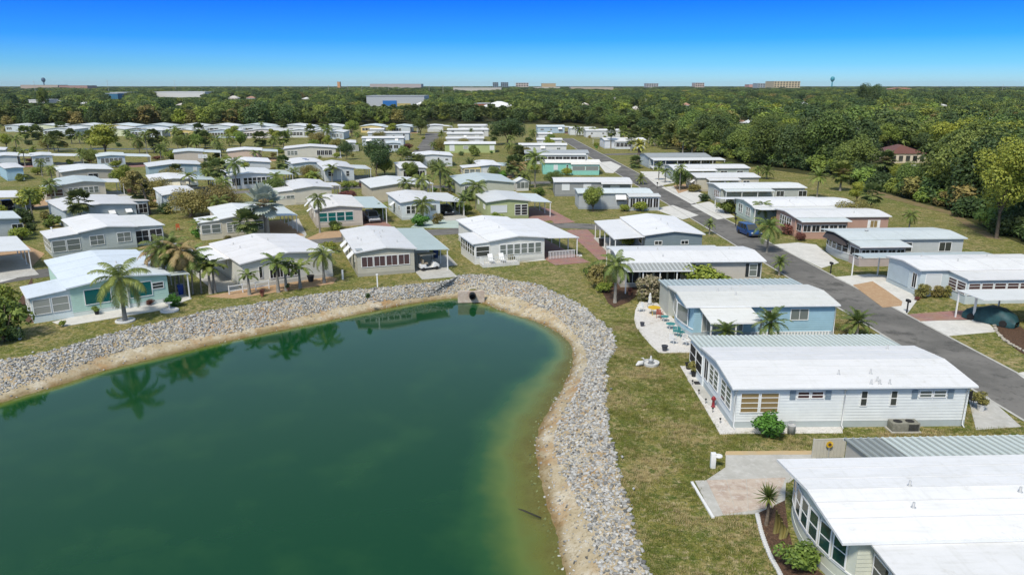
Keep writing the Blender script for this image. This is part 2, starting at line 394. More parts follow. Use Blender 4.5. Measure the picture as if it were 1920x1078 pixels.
# ---- water
def water_material():
    m = bpy.data.materials.new('lake_water'); n, b = nodes_of(m)
    b.inputs['Roughness'].default_value = 0.04; b.inputs['IOR'].default_value = 1.38
    at = n.nodes.new('ShaderNodeAttribute'); at.attribute_name = 'depth'
    r = n.nodes.new('ShaderNodeValToRGB'); e = r.color_ramp.elements
    e[0].position = 0.0; e[0].color = (0.17, 0.16, 0.055, 1)
    e[1].position = 1.0; e[1].color = (0.0045, 0.048, 0.015, 1)
    for p, c in [(0.22, (0.165, 0.185, 0.040, 1)), (0.48, (0.085, 0.135, 0.028, 1)), (0.76, (0.018, 0.075, 0.020, 1))]:
        x = e.new(p); x.color = c
    tc = n.nodes.new('ShaderNodeTexCoord')
    nz = n.nodes.new('ShaderNodeTexNoise'); nz.inputs['Scale'].default_value = 0.30; nz.inputs['Detail'].default_value = 6
    n.links.new(tc.outputs['Object'], nz.inputs['Vector'])
    ms = n.nodes.new('ShaderNodeMath'); ms.operation = 'MULTIPLY_ADD'; ms.inputs[1].default_value = 0.5
    sb = n.nodes.new('ShaderNodeMath'); sb.operation = 'SUBTRACT'; sb.inputs[1].default_value = 0.25
    n.links.new(nz.outputs['Fac'], ms.inputs[0]); n.links.new(at.outputs['Fac'], ms.inputs[2]); n.links.new(ms.outputs[0], sb.inputs[0])
    n.links.new(sb.outputs[0], r.inputs[0]); n.links.new(r.outputs[0], b.inputs['Base Color'])
    bz = n.nodes.new('ShaderNodeTexNoise'); bz.inputs['Scale'].default_value = 5.0; bz.inputs['Detail'].default_value = 4
    n.links.new(tc.outputs['Object'], bz.inputs['Vector'])
    bp = n.nodes.new('ShaderNodeBump'); bp.inputs['Strength'].default_value = 0.035; bp.inputs['Distance'].default_value = 0.05
    n.links.new(bz.outputs['Fac'], bp.inputs['Height']); n.links.new(bp.outputs[0], b.inputs['Normal'])
    tr = n.nodes.new('ShaderNodeBsdfTransparent'); tr.inputs[0].default_value = (0.80, 0.88, 0.62, 1)
    mr = n.nodes.new('ShaderNodeMapRange'); mr.inputs['From Min'].default_value = 0.02; mr.inputs['From Max'].default_value = 0.42
    mr.inputs['To Min'].default_value = 0.25; mr.inputs['To Max'].default_value = 1.0
    n.links.new(sb.outputs[0], mr.inputs['Value'])
    mx = n.nodes.new('ShaderNodeMixShader')
    n.links.new(mr.outputs[0], mx.inputs[0]); n.links.new(tr.outputs[0], mx.inputs[1]); n.links.new(b.outputs[0], mx.inputs[2])
    n.links.new(mx.outputs[0], n.nodes['Material Output'].inputs['Surface'])
    return m
inn = np.array([(p.x, p.y) for p in inner])
def shore_dist(P):
    """distance to the waterline and the nearest waterline index"""
    best = np.full(len(P), 1e9); idx = np.zeros(len(P), int)
    A = inn; B = np.roll(inn, -1, 0)
    for i in range(NB):
        ab = B[i] - A[i]; t = np.clip(((P - A[i]) @ ab) / max(1e-9, ab @ ab), 0, 1)
        d = np.hypot(*(P - (A[i] + t[:, None] * ab)).T)
        w = d < best; best[w] = d[w]; idx[w] = i
    return best, idx
xs = np.arange(-108, 12, 1.0); ys = np.arange(-34, 84, 1.0)
gx, gy = np.meshgrid(xs, ys); P = np.stack([gx.ravel(), gy.ravel()], 1)
d, idx = shore_dist(P)
from mathutils.geometry import intersect_point_tri_2d
def inside(P, poly):
    c = np.zeros(len(P), bool); x, y = P[:, 0], P[:, 1]; j = len(poly) - 1
    for i in range(len(poly)):
        xi, yi = poly[i]; xj, yj = poly[j]
        m_ = ((yi > y) != (yj > y)) & (x < (xj - xi) * (y - yi) / (yj - yi + 1e-12) + xi)
        c ^= m_; j = i
    return c
ins = inside(P, inn)
outp = np.array([(p.x, p.y) for p in outer])
keep = inside(P, outp) | (d < 1.5)
NR = int(NV * 0.52)
wid = np.where(idx < NR, 2.6, 5.2)                     # the shelf is wider along the near right shore
blend = np.clip((idx - NR) / 25.0, 0, 1); low = np.clip((idx - NV * .68) / 20.0, 0, 1); wid = np.where(idx < NV, 1.5 + .9 * blend + 2.4 * low, 3.0)
dep = np.where(ins, np.clip(d / wid, 0, 1), 0.0)
nxs, nys = len(xs), len(ys)
faces = []
for j in range(nys - 1):
    for i in range(nxs - 1):
        q = (j * nxs + i, j * nxs + i + 1, (j + 1) * nxs + i + 1, (j + 1) * nxs + i)
        if any(keep[k] and (ins[k] or d[k] < 2.0) for k in q): faces.append(q)
me = bpy.data.meshes.new('water'); me.from_pydata([(a, b, WZ) for a, b in P], [], faces)
att = me.attributes.new('depth', 'FLOAT', 'POINT'); att.data.foreach_set('value', dep.astype(np.float32))
me.materials.append(water_material())
water = link('water', me)
tag(water, 'still deep green lake reflecting palms, with a yellow green shallow edge', 'lake', kind='structure')

# ---- stones of the bank
ico = bmesh.new(); bmesh.ops.create_icosphere(ico, subdivisions=1, radius=1.0)
ico.verts.ensure_lookup_table()
IV = np.array([v.co[:] for v in ico.verts]); IF = np.array([[v.index for v in f.verts] for f in ico.faces]); ico.free()
npr = np.random.default_rng(5)
def rock_shapes(k):
    out = []
    for _ in range(k):
        v = IV * (1 + npr.uniform(-.32, .28, (len(IV), 1)))
        n_ = npr.normal(size=3); n_ /= np.linalg.norm(n_)
        dd = v @ n_; v = v - np.clip(dd - 0.55, 0, None)[:, None] * n_
        v = v * np.array([1.0, npr.uniform(.65, .95), npr.uniform(.5, .75)])
        out.append(v)
    return out
ROCKS = rock_shapes(8)
def rock_mat(name, c0, c1, c2):
    m = bpy.data.materials.new(name); n, b = nodes_of(m); b.inputs['Roughness'].default_value = 0.9
    ge = n.nodes.new('ShaderNodeNewGeometry'); oi = n.nodes.new('ShaderNodeObjectInfo')
    ad = n.nodes.new('ShaderNodeMath'); ad.operation = 'ADD'
    n.links.new(ge.outputs['Random Per Island'], ad.inputs[0]); n.links.new(oi.outputs['Random'], ad.inputs[1])
    fr = n.nodes.new('ShaderNodeMath'); fr.operation = 'FRACT'; n.links.new(ad.outputs[0], fr.inputs[0])
    r = n.nodes.new('ShaderNodeValToRGB'); e = r.color_ramp.elements
    e[0].color = (*c0, 1); e[1].color = (*c2, 1); x = e.new(0.25); x.color = (*c1, 1)
    n.links.new(fr.outputs[0], r.inputs[0])
    tc = n.nodes.new('ShaderNodeTexCoord'); nz = n.nodes.new('ShaderNodeTexNoise'); nz.inputs['Scale'].default_value = 5; nz.inputs['Detail'].default_value = 5
    n.links.new(tc.outputs['Object'], nz.inputs['Vector'])
    mx = n.nodes.new('ShaderNodeMix'); mx.data_type = 'RGBA'; mx.blend_type = 'MULTIPLY'; mx.inputs['Factor'].default_value = 0.45
    rr = n.nodes.new('ShaderNodeValToRGB'); rr.color_ramp.elements[0].position = .3; rr.color_ramp.elements[1].position = .6
    rr.color_ramp.elements[0].color = (.48, .47, .44, 1); rr.color_ramp.elements[1].color = (1, 1, 1, 1)
    n.links.new(nz.outputs['Fac'], rr.inputs[0]); n.links.new(r.outputs[0], mx.inputs['A']); n.links.new(rr.outputs[0], mx.inputs['B'])
    n.links.new(mx.outputs['Result'], b.inputs['Base Color'])
    return m
M_ROCK = rock_mat('grey_stone', (0.10, 0.10, 0.094), (0.27, 0.268, 0.25), (0.55, 0.54, 0.505))
def rotm(a, b, c): return np.array(Euler((a, b, c)).to_matrix())
cam_xy = np.array([0, 0])
stones = []
seglen = [(outer[(i + 1) % NB] - outer[i]).length for i in range(NB)]
for i in range(NV - 1):
    wdt = (inner[i] - outer[i]).length
    dist = (outer[i]).length
    if i > 150 and outer[i].y < 24: continue
    sparse = 0.5 + 0.16 * math.sin(i * 0.21) + 0.08 * math.sin(i * 0.63 + 1)
    right = i > NV * 0.48
    lim = (0.66 if not right else 0.60) + 0.1 * math.sin(i * .13 + 2)
    n_ = int(seglen[i] * wdt * lim * 56)
    for _ in range(n_):
        s = jr.uniform(-.02, lim + .05); stones.append((i + jr.random(), s, jr.choice([.06, .072, .09, .11, .15]) * (1 - 0.25 * max(0, s))))
    for _ in range(int(seglen[i] * wdt * (1 - lim) * (7 if right else 2.4))):
        s = lim + (1.12 - lim) * jr.random() ** (1.3 if not right else 1.0); stones.append((i + jr.random(), s, jr.uniform(.04, .11)))
    if jr.random() < .15 * seglen[i]:
        stones.append((i + jr.random(), jr.uniform(-.12, -.02), jr.uniform(.06, .13)))
hw0 = G(845, 530); hw1 = G(905, 545)
def near_headwall(p): return (p - G(880, 548)).length < .8
rec = []
for (i, s, sz) in stones:
    p = bank_pt(i, max(0, s)) if s >= 0 else bank_pt(i, 0) + (bank_pt(i, 0) - bank_pt(i, .1)).normalized() * (-s * 5)
    if near_headwall(p): continue
    rec.append((p, sz))
rec.sort(key=lambda r: r[0].length / r[1])
shared = []
for k, rv in enumerate(ROCKS):
    me = bpy.data.meshes.new('stone'); me.from_pydata(rv.tolist(), [], IF.tolist()); me.materials.append(M_ROCK); shared.append(me)
for k, (p, sz) in enumerate(rec[:300]):
    o = link('stone', shared[k % 8], bank, (p.x, p.y, p.z + sz * .2), jr.uniform(0, 6.28), sz)
VV, FF = [], []
off = 0
for p, sz in rec[300:]:
    rv = ROCKS[jr.randrange(8)] @ rotm(jr.uniform(-.4, .4), jr.uniform(-.4, .4), jr.uniform(0, 6.28)).T * sz + np.array([p.x, p.y, p.z + sz * .2])
    VV.append(rv); FF.append(IF + off); off += len(rv)
me = bpy.data.meshes.new('stones'); me.from_pydata(np.concatenate(VV).tolist(), [], np.concatenate(FF).tolist()); me.materials.append(M_ROCK)
st = link('stones', me, bank); st['kind'] = 'stuff'
print('stones', len(rec))

# ---- roads and paved pads
def ribbon(name, pts, width, z, m, label, cat='road'):
    pts = catmull(pts, 5); mb = MB()
    L_, R_ = [], []
    for i, p in enumerate(pts):
        t = (pts[min(i + 1, len(pts) - 1)] - pts[max(i - 1, 0)]); n_ = Vector((-t.y, t.x, 0)).normalized()
        L_.append(p + n_ * width / 2); R_.append(p - n_ * width / 2)
    for a, b in zip(L_, R_): mb.v += [(a.x, a.y, z), (b.x, b.y, z)]
    for i in range(len(pts) - 1): mb.f.append((2 * i, 2 * i + 1, 2 * i + 3, 2 * i + 2))
    o = mb.build(name, m); tag(o, label, cat, kind='structure'); return L_, R_, o
V3 = lambda x, y: Vector((x, y, 0))
rx = lambda y: 38.1 - .0525 * (y - 52.7)                    # right kerb of the street
Lr, Rr, o_ = ribbon('street', [V3(rx(y) - 2.6, y) for y in (5, 40, 80, 120, 160, 200, 260, 310)], 5.2, .02, M_ASPH, 'grey asphalt street running away between the two right hand rows of homes')
kb = MB()
for side, ln in ((-1, Lr), (1, Rr)):
    for i in range(len(ln) - 1):
        a, b = ln[i], ln[i + 1]; w = .22 * side
        kb.add([(a.x, a.y, .032), (a.x + w, a.y, .032), (b.x + w, b.y, .032), (b.x, b.y, .032)], [(0, 1, 2, 3)])
tag(kb.build('kerb_strip', M_CONC), 'pale concrete edging along both sides of the right hand street', 'kerb', kind='structure')
ribbon('lane', [V3(-76, 62)] + [G(x, y) for x, y in [(20, 521), (330, 478), (480, 459), (580, 452), (720, 442), (830, 435), (960, 427), (1050, 423)]] + [V3(14.5, 112.5)], 4.6, .016, M_ASPH, 'asphalt lane behind the lakeside homes')
ribbon('lane', [V3(-135, 96)] + [G(x, y) for x, y in [(60, 388), (285, 373), (420, 362), (640, 352)]] + [V3(-14, 160), V3(6, 167), V3(27, 170)], 4.6, .012, M_ASPH, 'asphalt lane between the second and third rows of homes')
ribbon('lane', [V3(-29, 203), G(797, 279), G(811, 252), V3(-38, 345)], 6.0, .018, M_ASPH, 'short asphalt lane among the far centre homes', 'road')
ribbon('lane', [V3(26, 236), V3(44, 240), V3(62, 243)], 5.0, .014, M_ASPH, 'side lane leaving the street towards the sabal palms', 'road')
PADPOLY = []
def pad(name, px, m, label, cat, z=.026, kind='structure'):
    pts = [G(x, y) for x, y in px]
    PADPOLY.append(np.array([(p.x, p.y) for p in pts]))
    bm = bmesh.new(); vs = [bm.verts.new((p.x, p.y, z)) for p in pts]; lo = [bm.verts.new((p.x, p.y, -.05)) for p in pts]
    f = bm.faces.new(vs); n_ = len(vs)
    for i in range(n_): bm.faces.new((lo[i], lo[(i + 1) % n_], vs[(i + 1) % n_], vs[i]))
    bmesh.ops.recalc_face_normals(bm, faces=bm.faces)
    f.normal_update()
    if f.normal.z < 0: bmesh.ops.reverse_faces(bm, faces=bm.faces[:])
    bmesh.ops.triangulate(bm, faces=[f])
    me = bpy.data.meshes.new(name); bm.to_mesh(me); bm.free(); me.materials.append(m)
    o = link(name, me); tag(o, label, cat, kind=kind); return o
PADS = [
 ('patio', [(1361,847),(1523,846),(1530,862),(1480,905),(1324,901),(1360,877)], M_CONC, 'plain grey concrete patio at the end of the bottom right home', 'patio', .05),
 ('patio_edge', [(1361,847),(1523,846),(1526,853),(1359,854)], M_CONCT, 'tan concrete strip along the back of the bottom right patio', 'patio', .062),
 ('patio', [(1303,902),(1324,901),(1356,966),(1337,970)], M_CONC, 'grey concrete border strip of the bottom right patio', 'patio', .045),
 ('garden_bed', [(1420,963),(1471,936),(1478,990),(1490,1040),(1545,1078),(1465,1078),(1443,1040),(1428,1000)], M_MULCH, 'dark mulch bed along the curved end of the bottom right home', 'garden bed', .03),
 ('gravel_strip', [(1275,686),(1302,688),(1392,800),(1580,797),(1580,812),(1392,813),(1350,814)], M_GRAV, 'white gravel strip round the corner of the white home with the ribbed back roof', 'gravel', .03),
 ('patio', [(1289,713),(1318,712),(1345,745),(1352,757),(1329,760)], M_CONC, 'small concrete step pad by the screen door of the white home', 'patio', .05),
 ('gravel_patio', [(1199,566),(1191,582),(1189,600),(1193,614),(1205,630),(1221,648),(1236,662),(1302,661),(1302,640),(1285,620),(1255,590),(1232,568)], M_GRAV, 'white gravel patio with garden furniture beside the light blue home', 'patio', .035),
 ('garden_bed', [(1128,545),(1140,520),(1165,500),(1192,512),(1196,552),(1180,566),(1152,577),(1140,568)], M_MULCH, 'brown mulch bed round the palm by the greige shuttered home', 'garden bed', .03),
 ('driveway', [(1062,432),(1102,431),(1137,464),(1137,486),(1123,488)], M_PAVER, 'red brick paver driveway left of the slate blue home', 'driveway', .034),
 ('driveway', [(1012,388),(1034,393),(1078,417),(1040,420)], M_PAVER, 'red paver driveway of the green home', 'driveway', .034),
 ('driveway', [(1450,459),(1496,455),(1530,459),(1573,493),(1540,503)], M_CONCW, 'white concrete forecourt before the home with the brown awning', 'driveway', .03),
 ('driveway', [(1563,520),(1630,514),(1660,517),(1722,560),(1700,590),(1640,556)], M_CONCW, 'curved pale driveway before the pale blue home on the right', 'driveway', .03),
 ('driveway_panel', [(1599,535),(1636,528),(1662,545),(1692,566),(1690,574),(1655,577)], M_SHELL, 'tan shell panel inside the curved pale driveway', 'driveway', .044),
 ('driveway', [(1700,590),(1800,582),(1850,586),(1840,600),(1722,602)], M_PAVER, 'strip of red pavers beside the tall white post', 'driveway', .03),
 ('driveway', [(1722,603),(1843,598),(1870,622),(1778,630)], M_CONCW, 'pale concrete driveway by the covered car', 'driveway', .03),
 ('driveway', [(1906,700),(1935,695),(1990,720),(1960,740)], M_CONCW, 'corner of a pale driveway at the right edge', 'driveway', .03),
 ('driveway', [(1815,745),(1850,742),(1915,800),(1830,806)], M_CONC, 'grey concrete pad between the white home and the street', 'driveway', .03),
 ('driveway', [(1295,385),(1330,378),(1378,407),(1345,412)], M_CONCW, 'white driveway before the pale green home', 'driveway', .03),
 ('driveway', [(1240,352),(1282,347),(1335,372),(1296,383)], M_CONCW, 'pale driveway with planting circle across the street', 'driveway', .03),
 ('driveway', [(1200,322),(1240,322),(1270,342),(1232,350)], M_CONCW, 'pale driveway before the grey home with a white truck', 'driveway', .03),
 ('garden_bed', [(1262,348),(1300,344),(1310,352),(1272,363)], M_SHELL, 'tan planting bed with rocks across the street', 'garden bed', .04),
 ('driveway', [(1225,392),(1262,385),(1310,404),(1280,412)], M_CONCW, 'striped pale driveway beside the grey home with awnings', 'driveway', .03),
 ('driveway', [(1120,305),(1145,303),(1165,312),(1150,325),(1135,324)], M_CONCW, 'pale driveway beside the aqua home', 'driveway', .03),
 ('driveway', [(770,508),(800,482),(840,478),(858,497)], M_CONC, 'grey concrete slab under the golf cart carport', 'driveway', .03),
 ('driveway', [(520,424),(560,410),(575,440),(568,451),(500,452)], M_CONC, 'grey concrete driveway beside the tan home with six windows', 'driveway', .03),
 ('driveway', [(568,451),(600,436),(640,432),(640,445)], M_SHELL, 'tan shell yard in front of the home with teal windows', 'driveway', .028),
 ('driveway', [(790,412),(845,399),(870,420),(866,428),(770,427)], M_CONCG, 'pale green painted driveway of the small white home', 'driveway', .03),
 ('driveway', [(0,505),(0,462),(45,458),(84,476),(60,500)], M_SHELL, 'tan paver driveway under the carport at the left edge', 'driveway', .03),
 ('driveway', [(0,530),(0,505),(60,500),(30,522)], M_CONCW, 'pale concrete apron at the left edge by the lane', 'driveway', .028),
 ('driveway', [(55,378),(86,371),(90,385),(60,389)], M_SHELL, 'tan shell strip behind the grey home by the lane', 'driveway', .03),
 ('driveway', [(276,360),(295,357),(318,375),(275,380)], M_SHELL, 'tan shell yard by the slender pine', 'driveway', .03),
 ('driveway', [(255,475),(290,460),(330,455),(345,470),(290,485)], M_CONC, 'grey concrete driveway behind the mint green home', 'driveway', .028),
 ('garden_bed', [(60,520),(25,585),(55,606),(70,604)], M_MULCH, 'dark mulch strip along the left wall of the mint green home', 'garden bed', .03),
 ('walkway', [(98,604),(318,550),(338,547),(360,560),(300,582),(120,612)], M_CONCW, 'pale concrete walk along the front of the mint green home', 'path', .03),
 ('garden_bed', [(385,556),(440,560),(520,548),(625,532),(632,522),(600,515),(430,548)], M_SHELL, 'tan mulch bed under the foxtail palms by the lake', 'garden bed', .03),
 ('walkway', [(673,515),(775,507),(775,511),(675,519)], M_CONCW, 'narrow concrete foundation strip of the beige screened home', 'path', .03),
 ('walkway', [(1000,489),(1090,477),(1092,481),(960,494)], M_CONCW, 'narrow pale walk along the white lakeside home', 'path', .03),
 ('garden_bed', [(150,466),(255,452),(262,461),(160,472)], M_MULCH, 'mulch bed with shrubs under the grey home windows', 'garden bed', .03),
 ('field_path', [(1634,356),(1682,369),(1732,383),(1790,398),(1830,424),(1880,450),(1850,446),(1812,424),(1780,402),(1725,388),(1670,374),(1624,360)], layered('worn_earth', [(0.20, 0.155, 0.085), ((0.15, 0.135, 0.045), 0.5, 0.42, 0.6), ((0.26, 0.17, 0.10), 0.9, 0.5, 0.66)]), 'worn earth strip along the foot of the right hand woods', 'path', .02),
]
for a in PADS: pad(a[0], a[1], a[2], a[3], a[4], a[5])
# two stamped patio slabs as separate pieces
sl = pad('patio', [(1324,901),(1474,896),(1472,938),(1420,963),(1356,966)], M_CONC, 'pink and cream stamped concrete patio in front of the curved bay', 'patio', .04)
cx = [G(1324,901), G(1474,896), G(1450,952), G(1356,966)]
def bil(a, b): return cx[0].lerp(cx[1], a).lerp(cx[3].lerp(cx[2], a), b)
for i in range(4):
    for j in range(3):
        q = [bil(i/4+.004, j/3+.006), bil((i+1)/4-.004, j/3+.006), bil((i+1)/4-.004, (j+1)/3-.006), bil(i/4+.004, (j+1)/3-.006)]
        m_ = MB(); m_.add([(p.x, p.y, .03) for p in q] + [(p.x, p.y, .055) for p in q], [(4,5,6,7),(0,1,5,4),(1,2,6,5),(2,3,7,6),(3,0,4,7)])
        m_.build('slab', M_STAMP, sl)
# woodland floor beyond the homes
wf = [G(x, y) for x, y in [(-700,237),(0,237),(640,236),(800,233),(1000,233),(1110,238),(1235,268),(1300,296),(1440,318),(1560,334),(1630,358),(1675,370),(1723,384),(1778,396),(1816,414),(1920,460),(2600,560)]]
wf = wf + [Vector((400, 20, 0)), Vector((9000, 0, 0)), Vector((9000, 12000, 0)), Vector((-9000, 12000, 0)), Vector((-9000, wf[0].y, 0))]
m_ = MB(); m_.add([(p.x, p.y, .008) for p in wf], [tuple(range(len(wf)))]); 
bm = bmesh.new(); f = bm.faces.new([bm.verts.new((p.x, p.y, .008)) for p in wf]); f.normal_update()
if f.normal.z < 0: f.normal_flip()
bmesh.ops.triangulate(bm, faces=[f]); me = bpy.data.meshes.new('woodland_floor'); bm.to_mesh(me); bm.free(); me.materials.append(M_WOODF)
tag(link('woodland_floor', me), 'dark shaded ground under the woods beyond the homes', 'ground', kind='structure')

# ================================================================ HOMES
def wallm(c, lap=0.0):
    k = 'wall_%02d_%02d_%02d_%d' % (*[int(v * 100) for v in c], int(lap * 100))
    return mat(k, c, 0.6, 0.05, 1.2, lap=lap, dirt=tuple(v * .90 for v in c))
def roofm(c):
    """coated metal roof: dirt streaks, patches and a little difference from roof to roof"""
    k = 'roof_%02d_%02d_%02d' % tuple(int(v * 100) for v in c)
    if k in MATS: return MATS[k]
    m = bpy.data.materials.new(k); n, b = nodes_of(m); b.inputs['Roughness'].default_value = .5; b.inputs['Specular IOR Level'].default_value = .3
    tc = n.nodes.new('ShaderNodeTexCoord'); oi = n.nodes.new('ShaderNodeObjectInfo')
    of = n.nodes.new('ShaderNodeVectorMath'); of.operation = 'MULTIPLY_ADD'; of.inputs[1].default_value = (93, 57, 31)
    n.links.new(oi.outputs['Random'], of.inputs[0]); n.links.new(tc.outputs['Object'], of.inputs[2])
    cur = None
    base = n.nodes.new('ShaderNodeRGB'); base.outputs[0].default_value = (*c, 1); cur = base.outputs[0]
    for sc_, det, lo, hi, mul, amt in [((.3, .3, .3), 4, .42, .68, (.93, .935, .93), 1), ((.5, 3.5, .5), 5, .50, .74, (.86, .855, .83), .8), ((3.5, .5, .5), 5, .52, .76, (.87, .87, .84), .8), ((1.6, 1.6, 1.6), 6, .60, .76, (.74, .72, .66), .7)]:
        mp = n.nodes.new('ShaderNodeMapping'); mp.inputs['Scale'].default_value = sc_; n.links.new(of.outputs[0], mp.inputs[0])
        nz = n.nodes.new('ShaderNodeTexNoise'); nz.inputs['Scale'].default_value = 1; nz.inputs['Detail'].default_value = det; nz.inputs['Roughness'].default_value = .68; n.links.new(mp.outputs[0], nz.inputs['Vector'])
        mr = n.nodes.new('ShaderNodeMapRange'); mr.inputs['From Min'].default_value = lo; mr.inputs['From Max'].default_value = hi; mr.inputs['To Max'].default_value = amt; n.links.new(nz.outputs['Fac'], mr.inputs['Value'])
        mx = n.nodes.new('ShaderNodeMix'); mx.data_type = 'RGBA'; mx.blend_type = 'MULTIPLY'; n.links.new(mr.outputs[0], mx.inputs['Factor']); n.links.new(cur, mx.inputs['A']); mx.inputs['B'].default_value = (*mul, 1); cur = mx.outputs['Result']
    hs = n.nodes.new('ShaderNodeHueSaturation'); mr = n.nodes.new('ShaderNodeMapRange'); mr.inputs['To Min'].default_value = .88; mr.inputs['To Max'].default_value = 1.04
    n.links.new(oi.outputs['Random'], mr.inputs['Value']); n.links.new(mr.outputs[0], hs.inputs['Value']); n.links.new(cur, hs.inputs['Color'])
    n.links.new(hs.outputs[0], b.inputs['Base Color'])
    MATS[k] = m
    return m
WHITE_R = (.735, .73, .715); OFF_R = (.68, .69, .67); GREY_R = (.50, .56, .55); PALE_R = (.62, .67, .66); CREAM_R = (.78, .75, .68); STAIN_R = (.66, .66, .62)
M_TRIM = mat('white_trim', (.78, .78, .76), .5, .04, 3)
M_POST = mat('white_post', (.74, .74, .72), .5, .04, 3)
M_BLACKT = mat('black_shutter', (.025, .03, .032), .5, .1, 3)
M_BLUET = mat('grey_blue_shutter', (.22, .28, .33), .5, .1, 3)
M_VENT = mat('vent_metal', (.45, .46, .46), .4, .1, 5)
M_DOOR = mat('white_door', (.70, .71, .70), .5, .04, 3)
M_DOWN = mat('downspout_white', (.72, .73, .72), .5, .04, 3)
M_BROWNA = mat('brown_awning', (.055, .045, .042), .7, .15, 4)
def glass_mat(name, c, rough=.06, spec=.6, c2=None):
    m = bpy.data.materials.new(name); n, b = nodes_of(m)
    oi = n.nodes.new('ShaderNodeObjectInfo'); mx = n.nodes.new('ShaderNodeMix'); mx.data_type = 'RGBA'
    n.links.new(oi.outputs['Random'], mx.inputs['Factor'])
    mx.inputs['A'].default_value = (*c, 1); mx.inputs['B'].default_value = (*(c2 or tuple(v * 1.8 for v in c)), 1)
    n.links.new(mx.outputs['Result'], b.inputs['Base Color'])
    b.inputs['Roughness'].default_value = rough; b.inputs['Specular IOR Level'].default_value = spec
    return m
GL = {'dark': glass_mat('glass_dark', (.020, .024, .024), c2=(.06, .065, .06)), 'screen': glass_mat('screen_mesh', (.018, .018, .018), .6, .2, (.035, .033, .032)),
      'teal': glass_mat('glass_teal', (.004, .085, .085), .05, .6, (.008, .12, .11)), 'blind': glass_mat('glass_blind', (.36, .37, .34), .3, .5, (.26, .28, .25)),
      'grey': glass_mat('glass_grey', (.13, .15, .14), .08, .6, (.19, .21, .19)), 'amber': glass_mat('glass_amber', (.30, .22, .10), .15, .5, (.22, .155, .07)),
      'white': glass_mat('shutter_white', (.66, .68, .67), .5, .3, (.60, .62, .62)), 'green': glass_mat('glass_green', (.010, .05, .04), .05, .6, (.03, .07, .055)),
      'maroon': glass_mat('glass_maroon', (.07, .04, .04), .1, .5, (.10, .06, .055))}
ROT = {'F': 0.0, 'R': math.pi / 2, 'B': math.pi, 'L': -math.pi / 2}
WC = {}
def win_mesh(w, h, style, fm):
    """frame with glazing bars (one mesh) and the pane behind it, facing -y, centred"""
    k = (round(w, 2), round(h, 2), style, fm.name)
    if k in WC: return WC[k]
    t = .06 if w > .5 else .045
    f = MB(); x = w / 2; z = h / 2
    f.box(-x, x, -.05, .012, z - t, z); f.box(-x, x, -.05, .012, -z, -z + t)
    f.box(-x, -x + t, -.046, .012, -z + t, z - t); f.box(x - t, x, -.046, .012, -z + t, z - t)
    b = .022
    if style in ('sash', 'cross'): f.box(-x + t, x - t, -.042, -.005, -b, b)
    if style in ('slider', 'cross', 'screen'): f.box(-b, b, -.038, -.004, -z + t, z - t)
    if style == 'jal':
        for q in (-.5, 0, .5): f.box(-x + t, x - t, -.042, -.005, q * z - b, q * z + b)
    p = MB(); p.box(-x + t * .5, x - t * .5, -.024, .006, -z + t * .5, z - t * .5)
    WC[k] = (f, p); return WC[k]
PC = {}
